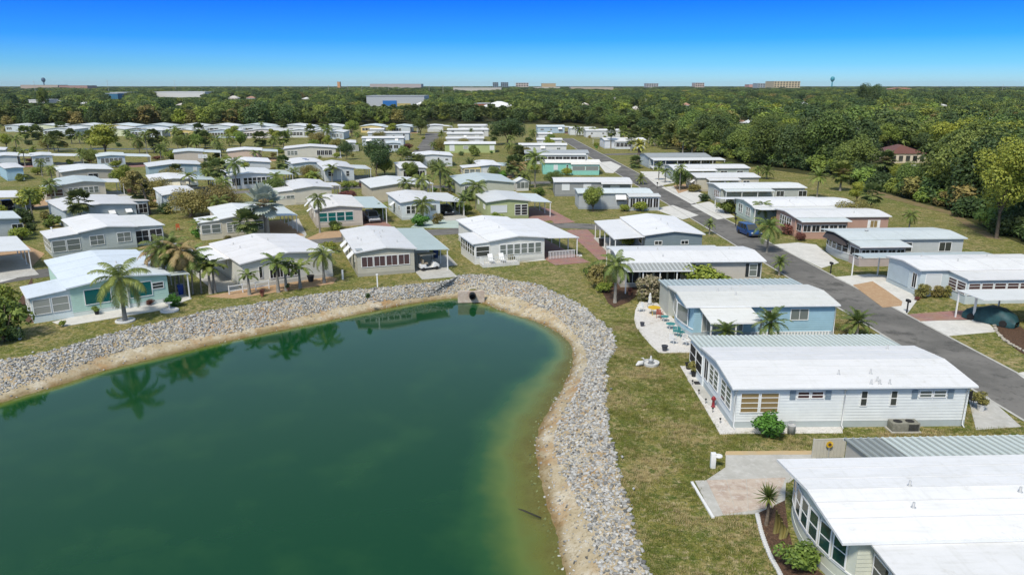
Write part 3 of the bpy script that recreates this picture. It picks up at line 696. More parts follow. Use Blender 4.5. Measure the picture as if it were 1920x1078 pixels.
class Home:
    def __init__(s, label, FL, FRx=None, ang=0, L=8.0, W=None, ze=2.9, ridge='v', wall=(.6, .6, .58), roof=WHITE_R, rise=.085, o=.3, lap=.2, skirt=None, cat='mobile home', group='manufactured homes of the park', bow=None, seams=True, detail=2, prof=None):
        A = G(FL[0], FL[1], ze); a = math.radians(ang)
        s.ca, s.sa = math.cos(a), math.sin(a); s.A = A; s.ang = a; s.ze = ze
        if W is None:
            k = (FRx - 960) / F_PX; K = (CAM_H - ze) * ST
            W = (k * (A.y * CT + K) - A.x) / (s.ca - k * s.sa * CT)
        if isinstance(L, tuple):
            Y = G(960, L[1], ze).y; L = (Y - A.y) / s.ca
        s.W, s.L, s.o, s.rise, s.ridge, s.detail = W, L, o, rise, ridge, detail
        s.root = thing('mobile_home', label, cat, (A.x, A.y, 0), a, group)
        HOMES.append((s, label))
        s.wcol = wall; s.wm = wallm(wall, lap if detail < 3 else 0); s.rm = roofm(roof); s.roofc = roof; s.skirt_c = skirt
        s.bow = bow
        s.prof = prof
        # walls
        x0, x1, y0, y1 = o, W - o, o, L - o
        if bow: x0 = o + bow
        s.x0, s.x1, s.y0, s.y1 = x0, x1, y0, y1
        D = W if ridge == 'v' else L; N = L if ridge == 'v' else W
        lo, hi = (x0, x1) if ridge == 'v' else (y0, y1)
        n0, n1 = (y0, y1) if ridge == 'v' else (x0, x1)
        pts = [(lo, -.05), (hi, -.05)] + [(q, s.zr(q) - .10) for q in [hi, lo + (hi - lo) * .75, lo + (hi - lo) * .5, lo + (hi - lo) * .25, lo]]
        MB().prism(pts, n0, n1, 'y' if ridge == 'v' else 'x').build('wall', s.wm, s.root)
        if detail >= 2:
            sk = MB(); sk.box(x0 - .02, x1 + .02, y0 - .02, y1 + .02, -.04, .42)
            sk.build('skirting', wallm(skirt or tuple(c * .82 for c in wall)), s.root)
        # roof slab following the low gable
        q = [D * k / 8 for k in range(9)]
        top = [(v, s.zr(v)) for v in q]; bot = [(v, s.zr(v) - .13) for v in q][::-1]
        rf = MB(); n = len(top) * 2; poly = top + bot
        if ridge == 'v': vs = [(a_, 0, b_) for a_, b_ in poly] + [(a_, N, b_) for a_, b_ in poly]
        else: vs = [(0, a_, b_) for a_, b_ in poly] + [(N, a_, b_) for a_, b_ in poly]
        fs = [(i, (i + 1) % n, n + (i + 1) % n, n + i) for i in range(n)]
        k9 = 9
        for i in range(8):
            fs.append((i, i + 1, n - 2 - i, n - 1 - i)); fs.append((n + i, n + i + 1, n + n - 2 - i, n + n - 1 - i))
        rf.add(vs, fs)
        bm = bmesh.new(); me = rf.mesh('roof', s.rm); bm.from_mesh(me); bmesh.ops.recalc_face_normals(bm, faces=bm.faces); bm.to_mesh(me); bm.free()
        s.roof = link('roof', me, s.root)
        if seams and detail >= 3 and ridge == 'u':
            sm = MB()
            for v in (L * .2, L * .36, L * .5, L * .66, L * .83):
                z0 = s.zr(v); sm.box(0, W, v - .03, v + .03, z0 - .02, z0 + .014)
            sm.build('roof_seam', roofm(tuple(v * .88 for v in roof)), s.roof)['kind'] = 'stuff'
        elif seams and detail >= 2:
            sm = MB(); nn = max(2, int(N / 3.2)); t = .03
            for j in range(1, nn):
                c = N * j / nn
                for i in range(8):
                    (a0, z0), (a1, z1) = top[i], top[i + 1]
                    if ridge == 'v': sm.add([(a0, c - t, z0 + .001), (a1, c - t, z1 + .001), (a1, c + t, z1 + .001), (a0, c + t, z0 + .001), (a0, c - t, z0 + .016), (a1, c - t, z1 + .016), (a1, c + t, z1 + .016), (a0, c + t, z0 + .016)], [(4,5,6,7),(0,1,5,4),(2,3,7,6)])
                    else: sm.add([(c - t, a0, z0 + .001), (c - t, a1, z1 + .001), (c + t, a1, z1 + .001), (c + t, a0, z0 + .001), (c - t, a0, z0 + .016), (c - t, a1, z1 + .016), (c + t, a1, z1 + .016), (c + t, a0, z0 + .016)], [(7,6,5,4),(4,5,1,0),(6,7,3,2)])
            sm.build('roof_seam', roofm(tuple(v * .88 for v in roof)), s.roof)['kind'] = 'stuff'
        if detail >= 3: s.siding()
    def zr(s, q):
        D = s.W if s.ridge == 'v' else s.L
        t = abs(2 * q / D - 1)
        return s.ze + s.rise * D / 2 * (1 - (t ** 1.08))
    def loc(s, px, py, z):
        p = G(px, py, z) - s.A
        return (p.x * s.ca + p.y * s.sa, -p.x * s.sa + p.y * s.ca)
    def wpt(s, x, y, z=0.0): return Vector((s.A.x + x * s.ca - y * s.sa, s.A.y + x * s.sa + y * s.ca, z))
    def siding(s, pitch=.2):
        """real lap boards on the front and left walls"""
        m = MB(); z = .44
        top = s.ze - .16
        while z + pitch <= top + .05:
            z1 = min(z + pitch, top)
            m.add([(s.x0 - .012, s.y0 - .034, z), (s.x1 + .012, s.y0 - .034, z), (s.x1 + .012, s.y0 - .010, z1), (s.x0 - .012, s.y0 - .010, z1), (s.x0 - .012, s.y0, z), (s.x1 + .012, s.y0, z)], [(0,1,2,3),(0,4,5,1)])
            if not s.bow: m.add([(s.x0 - .034, s.y1, z), (s.x0 - .034, s.y0, z), (s.x0 - .010, s.y0, z1), (s.x0 - .010, s.y1, z1), (s.x0, s.y1, z), (s.x0, s.y0, z)], [(0,1,2,3),(0,4,5,1)])
            z += pitch
        o = m.build('siding', s.wm, s.root); o['kind'] = 'stuff'
    def plane(s, side):
        return {'F': s.y0, 'B': s.y1, 'L': s.x0, 'R': s.x1}[side]
    def put_window(s, x, y, rot, z, w, h, style='sash', pane='dark', fm=None, name='window'):
        fm = fm or M_TRIM
        f, p = win_mesh(w, h, style, fm)
        k = (round(w, 2), round(h, 2), style, fm.name)
        if k not in PC: PC[k] = f.mesh('window', fm)
        kp = (round(w, 2), round(h, 2), pane)
        if kp not in PC: PC[kp] = p.mesh('pane', GL[pane])
        o = link(name, PC[k], s.root, (x, y, z), rot)
        link('pane', PC[kp], o)
        return o
    def win(s, side, t, w, h, sill, style='sash', pane='dark', shut=None, awn=None, off=0.0, fm=None):
        g = (.036 if s.detail >= 3 else .012) + off; pl = s.plane(side); z = sill + h / 2
        pos = {'F': (t, pl - g), 'B': (t, pl + g), 'L': (pl - g, t), 'R': (pl + g, t)}[side]
        o = s.put_window(pos[0], pos[1], ROT[side], z, w, h, style, pane, fm)
        if shut:
            for q in (-1, 1):
                m = MB(); m.box(q * (w / 2 + .2) - .17, q * (w / 2 + .2) + .17, -.04, -.005, -h / 2 - .02, h / 2 + .02)
                for k in range(6): m.box(q * (w / 2 + .2) - .13, q * (w / 2 + .2) + .13, -.05, -.041, -h / 2 + .05 + k * h / 6, -h / 2 + .05 + k * h / 6 + h / 9)
                m.build('shutter', shut, o)
        if awn:
            m = MB(); d = .8; x = w / 2 + .12
            m.add([(-x, -.06, h / 2 + .12), (x, -.06, h / 2 + .12), (x, -d, -.05), (-x, -d, -.05), (-x, -.06, h / 2 + .07), (x, -.06, h / 2 + .07), (x, -d, -.10), (-x, -d, -.10)], [(3,2,1,0),(4,5,6,7),(3,7,6,2),(0,4,7,3),(1,2,6,5)])
            m.build('awning', awn, o)
        return o
    def strip(s, side, t0, t1, n, sill, h, style='sash', pane='dark', gap=.06, off=0.0, fm=None):
        w = (t1 - t0) / n
        for i in range(n): s.win(side, t0 + w * (i + .5), w - gap, h, sill, style, pane, off=off, fm=fm)
    def door(s, side, t, w=.85, glass=True):
        o = s.put_window(*{'F': (t, s.y0 - .03), 'B': (t, s.y1 + .03), 'L': (s.x0 - .03, t), 'R': (s.x1 + .03, t)}[side], ROT[side], .42 + 1.0, w, 2.0, 'sash', 'white', name='door')
        m = MB(); m.box(w / 2 - .16, w / 2 - .12, -.09, -.05, -.1, .05); m.build('handle', M_VENT, o)
        return o
    def vents(s, n, r=None):
        r = r or random.Random(int(s.A.x * 100) & 1023)
        for _ in range(n):
            x = r.uniform(.15, .85) * s.W; y = r.uniform(.15, .85) * s.L
            z = s.zr(x if s.ridge == 'v' else y) - .05
            k = 1 if r.random() < .12 and s.A.y > 70 else 0
            if k == 0:
                m = MB().lathe([(.14, -.02), (.12, .06), (.06, .07), (.055, .30), (.0, .31)], n=8); nm = 'vent_pipe'
            else:
                m = MB().lathe([(.16, -.02), (.15, .12), (.25, .14), (.24, .2), (.1, .27), (0, .28)], n=10); nm = 'roof_vent'
            m.build(nm, M_VENT, s.roof, True, (x, y, z))
    def gutter(s, side='F', spouts=()):
        m = MB(); z = s.ze - .03
        if side == 'F': m.box(0, s.W, -.10, -.004, z - .11, z)
        else: m.box(-.10, -.004, 0, s.L, z - .11, z)
        m.build('gutter', M_DOWN, s.root)
        for t in spouts:
            m = MB()
            if side == 'F': m.tube([(t, -.06, z - .1), (t, s.y0 - .09, z - .35), (t, s.y0 - .09, .18), (t + .02, s.y0 - .35, .06)], .045, 6)
            else: m.tube([(-.06, t, z - .1), (s.x0 - .09, t, z - .35), (s.x0 - .09, t, .2), (s.x0 - .3, t, .06)], .045, 6)
            m.build('downspout', M_DOWN, s.root, True)
    def mp(s, side, a, b):
        return {'F': (a, -b), 'B': (a, s.L + b), 'L': (-b, a), 'R': (s.W + b, a)}[side]
    def attach(s, side, t0, t1, depth, kind='carport', slope=.07, drop=.15, roof=None, ribs=None, posts=None, wins=None, wall=None, inset=.25, knee=.85, name=None, both_ends=True, thick=.07, post_in=.15):
        """a lean-to roof on one side: open carport, or closed room with windows (n, style, pane, sill, h)"""
        if isinstance(depth, tuple):
            zz = s.ze - drop - .2; l = s.loc(depth[0], depth[1], zz)
            depth = {'F': -l[1], 'B': l[1] - s.L, 'L': -l[0], 'R': l[0] - s.W}[side]
        z0 = s.ze - drop; zt = lambda b: z0 - slope * (b + .18)
        rc = roof or s.roofc
        rm = roofm(tuple(v * .62 for v in rc) if ribs else rc)  # sheet between ribs is darkened: groove shade put into its colour
        m = MB(); b0, b1 = -.18, depth
        P = [s.mp(side, t0, b0), s.mp(side, t1, b0), s.mp(side, t1, b1), s.mp(side, t0, b1)]
        Z = [zt(b0), zt(b0), zt(b1), zt(b1)]
        m.add([(p[0], p[1], z) for p, z in zip(P, Z)] + [(p[0], p[1], z - thick) for p, z in zip(P, Z)], [(0,1,2,3),(7,6,5,4),(0,4,5,1),(1,5,6,2),(2,6,7,3),(3,7,4,0)])
        nm = name or {'carport': 'carport_roof', 'room': 'room_roof', 'awning': 'porch_roof'}[kind]
        rbm = MB()
        if ribs:
            k = int((t1 - t0) / ribs)
            for i in range(k + 1):
                a = t0 + .02 + i * ribs
                if a + .18 > t1: break
                pa = [s.mp(side, a, b0), s.mp(side, a + .17, b0), s.mp(side, a + .17, b1 + .02), s.mp(side, a, b1 + .02), s.mp(side, a + .03, b0), s.mp(side, a + .13, b0), s.mp(side, a + .13, b1 + .02), s.mp(side, a + .03, b1 + .02)]
                zz = [zt(b0) + .002] * 2 + [zt(b1) + .002] * 2 + [zt(b0) + .055] * 2 + [zt(b1) + .055] * 2
                rbm.add([(p[0], p[1], z) for p, z in zip(pa, zz)], [(4,5,6,7),(0,1,5,4),(1,2,6,5),(2,3,7,6),(3,0,4,7)])
        bm = bmesh.new(); me = m.mesh(nm, rm); bm.from_mesh(me); bmesh.ops.recalc_face_normals(bm, faces=bm.faces); bm.to_mesh(me); bm.free()
        ro = link(nm, me, s.root)
        if ribs: rbm.build('roof_rib', roofm(rc), ro)['kind'] = 'stuff'
        # fascia beam on the outer edge
        fb = MB(); a0, a1 = t0, t1
        p0 = s.mp(side, a0, b1 + .004); p1 = s.mp(side, a1, b1 + .05)
        fb.box(min(p0[0], p1[0]), max(p0[0], p1[0]), min(p0[1], p1[1]), max(p0[1], p1[1]), zt(b1) - .14, zt(b1) - .004)
        fb.build('fascia', M_TRIM, ro)
        if kind == 'carport' and s.A.y > 70 and side in 'LR':
            c0 = s.mp(side, t0 - 3.2, .1 - s.o); c1 = s.mp(side, t1, b1 + .1); sl_ = MB(); sl_.box(min(c0[0], c1[0]), max(c0[0], c1[0]), min(c0[1], c1[1]), max(c0[1], c1[1]), -.03, .046)
            sl_.build('carport_slab', [M_CONC, M_CONCW, M_SHELL, M_CONC, M_PAVER][int(abs(s.A.x * 7)) % 5], s.root)
        if kind in ('carport', 'awning'):
            n = posts if posts is not None else max(2, int(round((t1 - t0) / 3.2)) + 1)
            for i in range(n):
                a = t0 + post_in + (t1 - t0 - 2 * post_in) * i / max(1, n - 1)
                c = s.mp(side, a, b1 - .15)
                m = MB(); m.box(c[0] - .055, c[0] + .055, c[1] - .055, c[1] + .055, -.02, zt(b1 - .15) - thick + .01)
                m.build('post', M_POST, s.root)
        else:
            bo = depth - inset; a0, a1 = t0 + inset * .7, t1 - inset * .7
            wm = wallm(wall or s.wcol, .2)
            bi = -(s.o + .05)
            poly = [(bi, -.045), (bo, -.045), (bo, zt(bo) - thick + .01), (bi, zt(bi) - thick + .01)]
            vs = []
            for a in (a0, a1):
                for b, z in poly:
                    p = s.mp(side, a, b); vs.append((p[0], p[1], z))
            m = MB(); m.add(vs, [(0,1,2,3),(7,6,5,4),(0,4,5,1),(1,5,6,2),(2,6,7,3),(3,7,4,0)])
            me = m.mesh('room_wall', wm); bm = bmesh.new(); bm.from_mesh(me); bmesh.ops.recalc_face_normals(bm, faces=bm.faces); bm.to_mesh(me); bm.free()
            link('room_wall', me, s.root)
            if wins:
                n, style, pane, sill, h = wins
                h = min(h, zt(bo) - thick - sill - .06)
                w = (a1 - a0 - .2) / n
                for i in range(n):
                    p = s.mp(side, a0 + .1 + w * (i + .5), bo + .012)
                    s.put_window(p[0], p[1], ROT[side], sill + h / 2, w - .09, h, style, pane)
                ne = max(1, int((bo - .1) / 1.1)); we = (bo + s.o - .15) / ne
                if bo > .8 and both_ends:
                    for e, aa in ((0, a0 - .012), (1, a1 + .012)):
                        rr = {('F', 0): 'L', ('F', 1): 'R', ('B', 0): 'L', ('B', 1): 'R', ('L', 0): 'F', ('L', 1): 'B', ('R', 0): 'F', ('R', 1): 'B'}[(side, e)]
                        for i in range(ne):
                            p = s.mp(side, aa, -s.o + .1 + we * (i + .5))
                            s.put_window(p[0], p[1], ROT[rr], sill + h / 2, max(.4, we - .09), h, style, pane)
        return ro
    def bay(s, n, sill, h, pane='dark', style='sash', w=None, margin=.25):
        """bowed end wall on the left with windows following the curve"""
        B = s.bow; ym = (s.y0 + s.y1) / 2; hl = (s.y1 - s.y0) / 2
        Rr = (hl * hl + B * B) / (2 * B); cx = s.x0 - B + Rr
        am = math.asin(hl / Rr); k = 14
        arc = [(cx - Rr * math.cos(-am + 2 * am * i / k), ym + Rr * math.sin(-am + 2 * am * i / k)) for i in range(k + 1)]
        poly = [(s.x0 + .3, s.y0 + .004)] + [(x, min(max(y, s.y0 + .004), s.y1 - .004)) for x, y in arc] + [(s.x0 + .3, s.y1 - .004)]
        m = MB(); m.prism(poly, -.04, s.ze - .135)
        m.build('bay_wall', s.wm, s.root)
        sk = MB(); arc2 = [(x - .03, y) for x, y in arc]; sk.prism([(s.x0 + .2, s.y0 + .01)] + arc2 + [(s.x0 + .2, s.y1 - .01)], -.03, .35); sk.build('bay_base', wallm(s.skirt_c or tuple(c * .85 for c in s.wcol)), s.root)
        sill_m = MB(); sill_m.prism([(s.x0 + .1, s.y0 + .01)] + [(x - .05, y) for x, y in arc] + [(s.x0 + .1, s.y1 - .01)], sill - .12, sill - .04); sill_m.build('sill', M_TRIM, s.root)
        span = 2 * am * (1 - margin); 
        for i in range(n):
            a = -span / 2 + span * (i + .5) / n
            ww = w or (Rr * span / n - .12)
            s.put_window(cx - (Rr + .03) * math.cos(a), ym + (Rr + .03) * math.sin(a), ROT['L'] - a, sill + h / 2, ww, h, style, pane)
    def auto(s, r, sides='FLR', pane=None):
        for sd in sides:
            ln = s.W if sd in 'FB' else s.L
            pn = pane or r.choice(['dark', 'dark', 'grey', 'white'])
            if sd == 'F' and ln < 9:
                if r.random() < .6: s.strip('F', s.x0 + .6, s.x1 - .6, max(2, int((s.x1 - s.x0 - 1.2) / .9)), 1.1, 1.25, r.choice(['sash', 'jal', 'sash']), pn)
                else:
                    for t in (.28, .7): s.win('F', s.x0 + (s.x1 - s.x0) * t, 1.5, 1.2, 1.15, 'slider', pn)
            else:
                k = max(2, int(ln / 4)); lo = s.x0 if sd in 'FB' else s.y0; hi = s.x1 if sd in 'FB' else s.y1
                for i in range(k):
                    if r.random() < .85: s.win(sd, lo + (hi - lo) * (i + .5) / k, r.choice([.9, 1.2, 1.6]), r.choice([.7, 1.1]), 1.35, r.choice(['slider', 'sash']), pn, awn=(M_TRIM if r.random() < .2 else None))
HOMES = []
hr = random.Random(21)

# ---------------- right hand group, near to far (long side towards us)
h = Home('white roofed pale mint home with a bowed window end at the bottom right corner', (1578, 1014), None, 2.2, 7.0, W=15.0, ridge='u', wall=(.58, .60, .50), bow=.62, detail=3, skirt=(.52, .55, .50), rise=.10)
h.bay(6, 1.0, 1.4, 'green', 'sash', margin=.12)
h.attach('F', 1.25, 15.0, 5.6, 'room', slope=.035, wins=(6, 'sash', 'dark', 1.0, 1.2), wall=(.52, .47, .36), inset=.5)
h.gutter('F', ())
h.attach('B', 4.9, 6.9, 3.0, 'room', slope=.10, roof=(.33, .36, .34), ribs=.42, wall=(.45, .43, .38), inset=.15, name='shed_roof')
h.attach('B', 6.95, 15.0, 3.0, 'carport', slope=.10, roof=(.60, .66, .62), ribs=.42)
h.vents(5)
H_R1 = h
h = Home('long white sided home with ribbed back roof and grey blue shutters', (1373, 726), 1834, 1.2, 7.4, ridge='u', wall=(.68, .71, .70), detail=3, skirt=(.40, .45, .45), rise=.10)
k = 15.4 / 461
h.strip('F', .63, 3.15, 2, 1.05, 1.38, 'jal', 'amber')
h.strip('F', 4.2, 5.95, 2, 1.98, .52, 'sash', 'maroon'); h.strip('F', 11.95, 13.75, 2, 1.98, .52, 'sash', 'grey')
for xx in (3.95, 6.2, 11.7, 14.0):
    m = MB(); m.box(xx - .18, xx + .18, h.y0 - .08, h.y0 - .036, 1.95, 2.53)
    for q in range(6): m.box(xx - .14, xx + .14, h.y0 - .09, h.y0 - .081, 1.99 + q * .09, 2.05 + q * .09)
    m.build('shutter', M_BLUET, h.root)
for xx in (8.5, 10.4): h.win('F', xx, .45, 1.05, 1.45, 'sash', 'dark')
h.strip('L', .75, 2.95, 2, .95, 1.45, 'jal', 'grey'); h.strip('L', 3.6, 5.7, 2, .95, 1.45, 'jal', 'grey')
h.gutter('F', (.35, 7.25, 15.0))
h.attach('B', 0, 14.9, (1289, 629), 'room', slope=.06, roof=(.56, .62, .58), ribs=.36, wins=(8, 'sash', 'screen', .7, 1.5))
h.strip('L', 5.95, 7.0, 1, .75, 1.6, 'screen', 'screen')
h.vents(0)
for px, py in [(1573, 695), (1633, 694), (1646, 705), (1637, 711), (1656, 713), (1671, 710), (1665, 646)]:
    x, y = h.loc(px, py, h.ze + .4); y = min(max(y, .3), h.L - .3)
    MB().lathe([(.16, -.02), (.13, .05), (.06, .07), (.055, .34), (.0, .35)], n=8).build('vent_pipe', M_VENT, h.roof, True, (x, y, h.zr(y) - .05))
H_R2 = h
h = Home('light blue lap sided home with a stained white roof by the gravel patio', (1286, 574), 1576, 2.2, 6.7, ridge='u', wall=(.30, .47, .55), roof=STAIN_R, detail=3, bow=.55, skirt=(.40, .46, .48), rise=.10)
h.bay(2, .8, 1.55, 'grey', 'pic', margin=.2)
h.attach('F', 1.2, 5.6, (1329, 602), 'awning', slope=.10, posts=3)
h.strip('F', 1.5, 5.2, 4, .5, 1.75, 'screen', 'blind'); h.win('F', 7.25, .6, .55, 1.85, 'pic', 'maroon')
h.win('F', 10.0, 1.6, 1.05, 1.45, 'slider', 'grey')
h.attach('B', 0, 13.2, (1234, 525), 'room', slope=.05, roof=(.50, .58, .58), ribs=.5, wall=(.42, .43, .38), inset=.2)
h.gutter('F', (13.1,)); h.vents(5)
m = MB()
for i in range(26): m.box(5.9 + i * .27, 5.9 + i * .27 + .13, h.y0 - .06, h.y0 - .025, .03, .40)
m.box(5.85, 12.9, h.y0 - .062, h.y0 - .022, .36, .44); m.build('lattice_skirting', M_TRIM, h.root)
H_R3 = h
h = Home('greige home with black shutters and a weathered porch roof', (1161, 491), 1437, 2.2, 7.4, ridge='u', wall=(.47, .44, .39), detail=2, rise=.10)
h.attach('F', 0.2, 7.6, (1186, 507), 'awning', slope=.09, roof=(.48, .50, .48), ribs=.45, posts=5)
h.strip('F', .8, 6.8, 4, .45, 1.85, 'slider', 'screen'); h.win('F', 8.9, 1.2, 1.4, 1.1, 'sash', 'dark', shut=M_BLACKT); h.win('F', 14.6, .9, 1.4, 1.1, 'sash', 'grey', shut=M_BLACKT)
h.attach('B', 0, 13, 1.6, 'carport', slope=.03, roof=OFF_R); h.vents(4); h.gutter('F', (9.8, 15.4))
H_R4 = h
h = Home('slate blue double wide home with a left carport beside the red pavers', (1207, 441), 1323, 5, 13.4, wall=(.17, .215, .235), rise=.12)
h.attach('L', 0, 13, (1137, 434), 'carport', slope=.06, drop=.2)
h.win('F', 2.0, 1.0, .55, 1.55, 'slider', 'dark'); h.win('F', 5.4, 1.0, .55, 1.55, 'slider', 'dark'); h.vents(3); h.auto(hr, 'LR', 'dark')
H_R5 = h
h = Home('grey home with two white window awnings and a dark screened porch', (1083, 362), 1225, 2, 6.3, ridge='u', wall=(.40, .43, .44), roof=PALE_R)
h.win('F', 3.0, 1.6, 1.1, 1.3, 'sash', 'dark', awn=M_TRIM); h.win('F', 7.6, 1.6, 1.1, 1.3, 'sash', 'dark', awn=M_TRIM)
h.attach('F', 7.9 if False else 8.6, 14.2, 1.9, 'room', wins=(5, 'screen', 'screen', .5, 1.7), slope=.08, roof=OFF_R); h.vents(2); h.door('R', 3)
h = Home('dark grey home with white shuttered windows and a stepped white roof', (1038, 341), 1186, 0, 7.4, ridge='u', wall=(.27, .28, .27))
h.win('F', 2.4, 1.5, 1.2, 1.2, 'pic', 'white'); h.win('F', 6.6, 1.5, 1.2, 1.2, 'pic', 'white'); h.win('F', 12.0, 1.8, 1.0, 1.2, 'pic', 'white'); h.attach('F', 9.2, 15.2, .9, 'awning', posts=2)
h = Home('bright aqua home with a white roof beside the street', (1016, 305), 1127, 0, 8.0, ridge='u', wall=(.24, .55, .45), roof=CREAM_R)
h.win('F', 3.4, 1.0, 1.2, 1.1, 'sash', 'white'); h.win('F', 6.2, .5, 1.0, 1.3, 'sash', 'dark'); h.attach('F', 7.0, 14, 1.2, 'room', wins=(2, 'sash', 'grey', 1.1, 1.0), wall=(.24, .55, .45)); h.vents(2)
h = Home('grey roofed home with a long dark screened front behind the aqua home', (983, 287), 1105, 0, 10.0, ridge='u', wall=(.55, .57, .57), roof=(.42, .44, .44))
h.attach('F', 2.0, 17.0, 2.2, 'room', wins=(7, 'screen', 'screen', .7, 1.4), roof=OFF_R, slope=.05)
h = Home('white home with small canopies left of the coconut palm', (972, 272), 1064, 0, 7.5, ridge='u', wall=(.62, .63, .62)); h.auto(hr, 'FL', 'grey')
h = Home('low white roofed home right of the big dark oak', (1006, 262), 1055, 0, 7.0, ridge='u', wall=(.55, .55, .52)); h.auto(hr, 'F')
h = Home('narrow white roofed home behind the low one right of the oak', (1005, 251), 1036, 0, 7.0, ridge='u', wall=(.5, .5, .48)); h.auto(hr, 'F')
h = Home('blue walled home with a deep porch at the far end of the street', (1007, 238), 1060, 2, 12.0, ridge='u', wall=(.40, .50, .56), roof=PALE_R); h.attach('R', 0, 10, 6.0, 'carport', roof=OFF_R); h.auto(hr, 'F', 'dark')
h = Home('pale home beyond the street bend with a long white roof', (1068, 241), 1118, 2, 9.0, ridge='u', wall=(.62, .64, .62)); h.auto(hr, 'F')
h = Home('long flat white roofed home furthest up the street on its right', (1098, 245), 1165, 2, 9.0, ridge='u', wall=(.60, .61, .6)); h.auto(hr, 'F')
h = Home('white home with a dark screened porch behind the sabal palms', (1133, 263), 1212, 3, 11.0, ridge='u', wall=(.62, .65, .68)); h.attach('F', 3.5, 9.5, 2.0, 'room', wins=(4, 'screen', 'screen', .7, 1.4)); h.attach('B', -2, 12, 1.5, 'carport', posts=3); h.win('F', 13, 2, 1.2, 1.1, 'slider', 'dark'); h.auto(hr, 'L', 'dark')

# ---------------- across the street
h = Home('pale blue white home with a windowed front room behind the round hedges', (1726, 506), None, 3.2, 6.6, W=15.5, ridge='u', wall=(.50, .57, .59))
h.attach('F', 3.1, 15.5, (1822, 525), 'room', wins=(9, 'jal', 'maroon', .9, 1.25), slope=.04); h.attach('B', -2.4, 13, 2.6, 'carport', roof=GREY_R, slope=.05)
m = MB(); m.box(h.x0 - .06, h.x0 - .013, 2.2, 6.0, .5, 2.3); m.build('panel', wallm((.42, .50, .54)), h.root); h.win('L', 1.2, .8, 1.6, .7, 'screen', 'screen'); h.win('F', 1.7, 1.7, 1.9, .5, 'pic', 'white'); h.vents(3)
H_S1 = h
h = Home('grey home with a curved brown awning over its bowed front windows', (1589, 449), 1815, 3, 7.2, ridge='u', wall=(.45, .47, .46), roof=PALE_R, bow=.55)
h.bay(5, 1.0, 1.15, 'dark', 'sash', margin=.12)
h.attach('F', .2, 6.6, (1626, 463), 'room', wins=(5, 'screen', 'screen', 1.0, 1.1), slope=.06, roof=PALE_R, inset=.6, wall=(.42, .36, .34))
h.win('F', 7.6, 1.6, 1.2, 1.2, 'slider', 'dark'); h.win('F', 12.6, 1.6, 1.2, 1.2, 'slider', 'dark'); h.vents(1)
B_ = h.bow; ym = h.L / 2; m = MB(); k = 12
for i in range(k):
    a0, a1 = -1 + 2 * i / k, -1 + 2 * (i + 1) / k
    y0_, y1_ = ym + a0 * h.L * .42, ym + a1 * h.L * .42
    d0, d1 = -.75 * (1 - a0 * a0) ** .5 - .05, -.75 * max(0, 1 - a1 * a1) ** .5 - .05
    zz0, zz1 = 2.75 + .2 * (1 - a0 * a0), 2.75 + .2 * (1 - a1 * a1)
    x_ = h.x0 - .55
    m.add([(x_ + .25, y0_, zz0), (x_ + .25, y1_, zz1), (x_ + d1, y1_, zz1 - .75), (x_ + d0, y0_, zz0 - .75), (x_ + .25, y0_, zz0 - .04), (x_ + .25, y1_, zz1 - .04), (x_ + d1, y1_, zz1 - .80), (x_ + d0, y0_, zz0 - .80)], [(0,1,2,3),(7,6,5,4),(3,2,6,7)])
m.build('curved_awning', M_BROWNA, h.root)
H_S2 = h
h = Home('salmon pink home with cream window trim across the street', (1490, 407), 1673, 2.5, 7.6, ridge='u', wall=(.42, .265, .205), lap=.12)
h.attach('F', .2, 7.4, 2.0, 'room', wins=(5, 'screen', 'screen', 1.0, 1.0), slope=.06, roof=PALE_R, inset=.5); h.strip('L', 1.6, 5.8, 5, 1.0, 1.4, 'sash', 'dark'); h.win('F', 11.8, 1.1, 1.1, 1.2, 'slider', 'amber', shut=M_TRIM); h.attach('B', -2.2, 12, 2.4, 'carport', roof=OFF_R); h.vents(1)
h = Home('pale green home with a two tone white roof across the street', (1411, 386), 1611, 2.5, 8.6, ridge='u', wall=(.42, .50, .45)); h.attach('B', -2.2, 15, 3.6, 'carport', roof=WHITE_R); h.strip('L', 1.4, 3.4, 2, .9, 1.4, 'sash', 'grey'); h.strip('L', 5.0, 7.0, 2, .9, 1.4, 'sash', 'grey'); h.attach('F', 0, 16.5, 1.0, 'carport', roof=OFF_R, posts=5); h.vents(2)
h = Home('grey home with a lower blue white porch roof fourth across the street', (1350, 353), 1514, 3, 8.0, ridge='u', wall=(.40, .42, .38), roof=OFF_R); h.attach('F', .5, 9.5, 1.8, 'carport', roof=PALE_R); h.win('F', 11.4, 1.5, 1.1, 1.2, 'slider', 'dark'); h.win('F', 15.6, 1.6, 1.1, 1.2, 'slider', 'dark'); h.strip('L', 1.0, 4.0, 3, .9, 1.4, 'sash', 'maroon'); h.vents(1)
h = Home('beige home with rock garden fifth across the street', (1306, 333), 1427, 3, 8.5, ridge='u', wall=(.48, .45, .36)); h.attach('F', 2, 8.6, 2.0, 'carport'); h.win('F', 10.5, 1.4, 1.0, 1.2, 'slider', 'dark'); h.auto(hr, 'L', 'dark')
h = Home('grey green home with one step in its white roof sixth across the street', (1262, 316), 1408, 3, 9.0, ridge='u', wall=(.36, .40, .36)); h.attach('F', 0, 9.6, 2.0, 'carport'); h.win('F', 11.8, 1.6, 1.1, 1.2, 'slider', 'dark'); h.win('F', 15.5, 1.5, 1.1, 1.2, 'slider', 'dark'); h.auto(hr, 'L', 'grey')
h = Home('grey roofed home with a white carport sheltering a white truck', (1216, 295), 1335, 3, 12.0, ridge='u', wall=(.42, .47, .48), roof=(.36, .38, .37)); h.attach('F', .3, 19, 4.2, 'carport', roof=OFF_R, slope=.04); h.strip('F', 8, 18, 6, 1.2, 1.1, 'slider', 'dark')
H_S8 = h

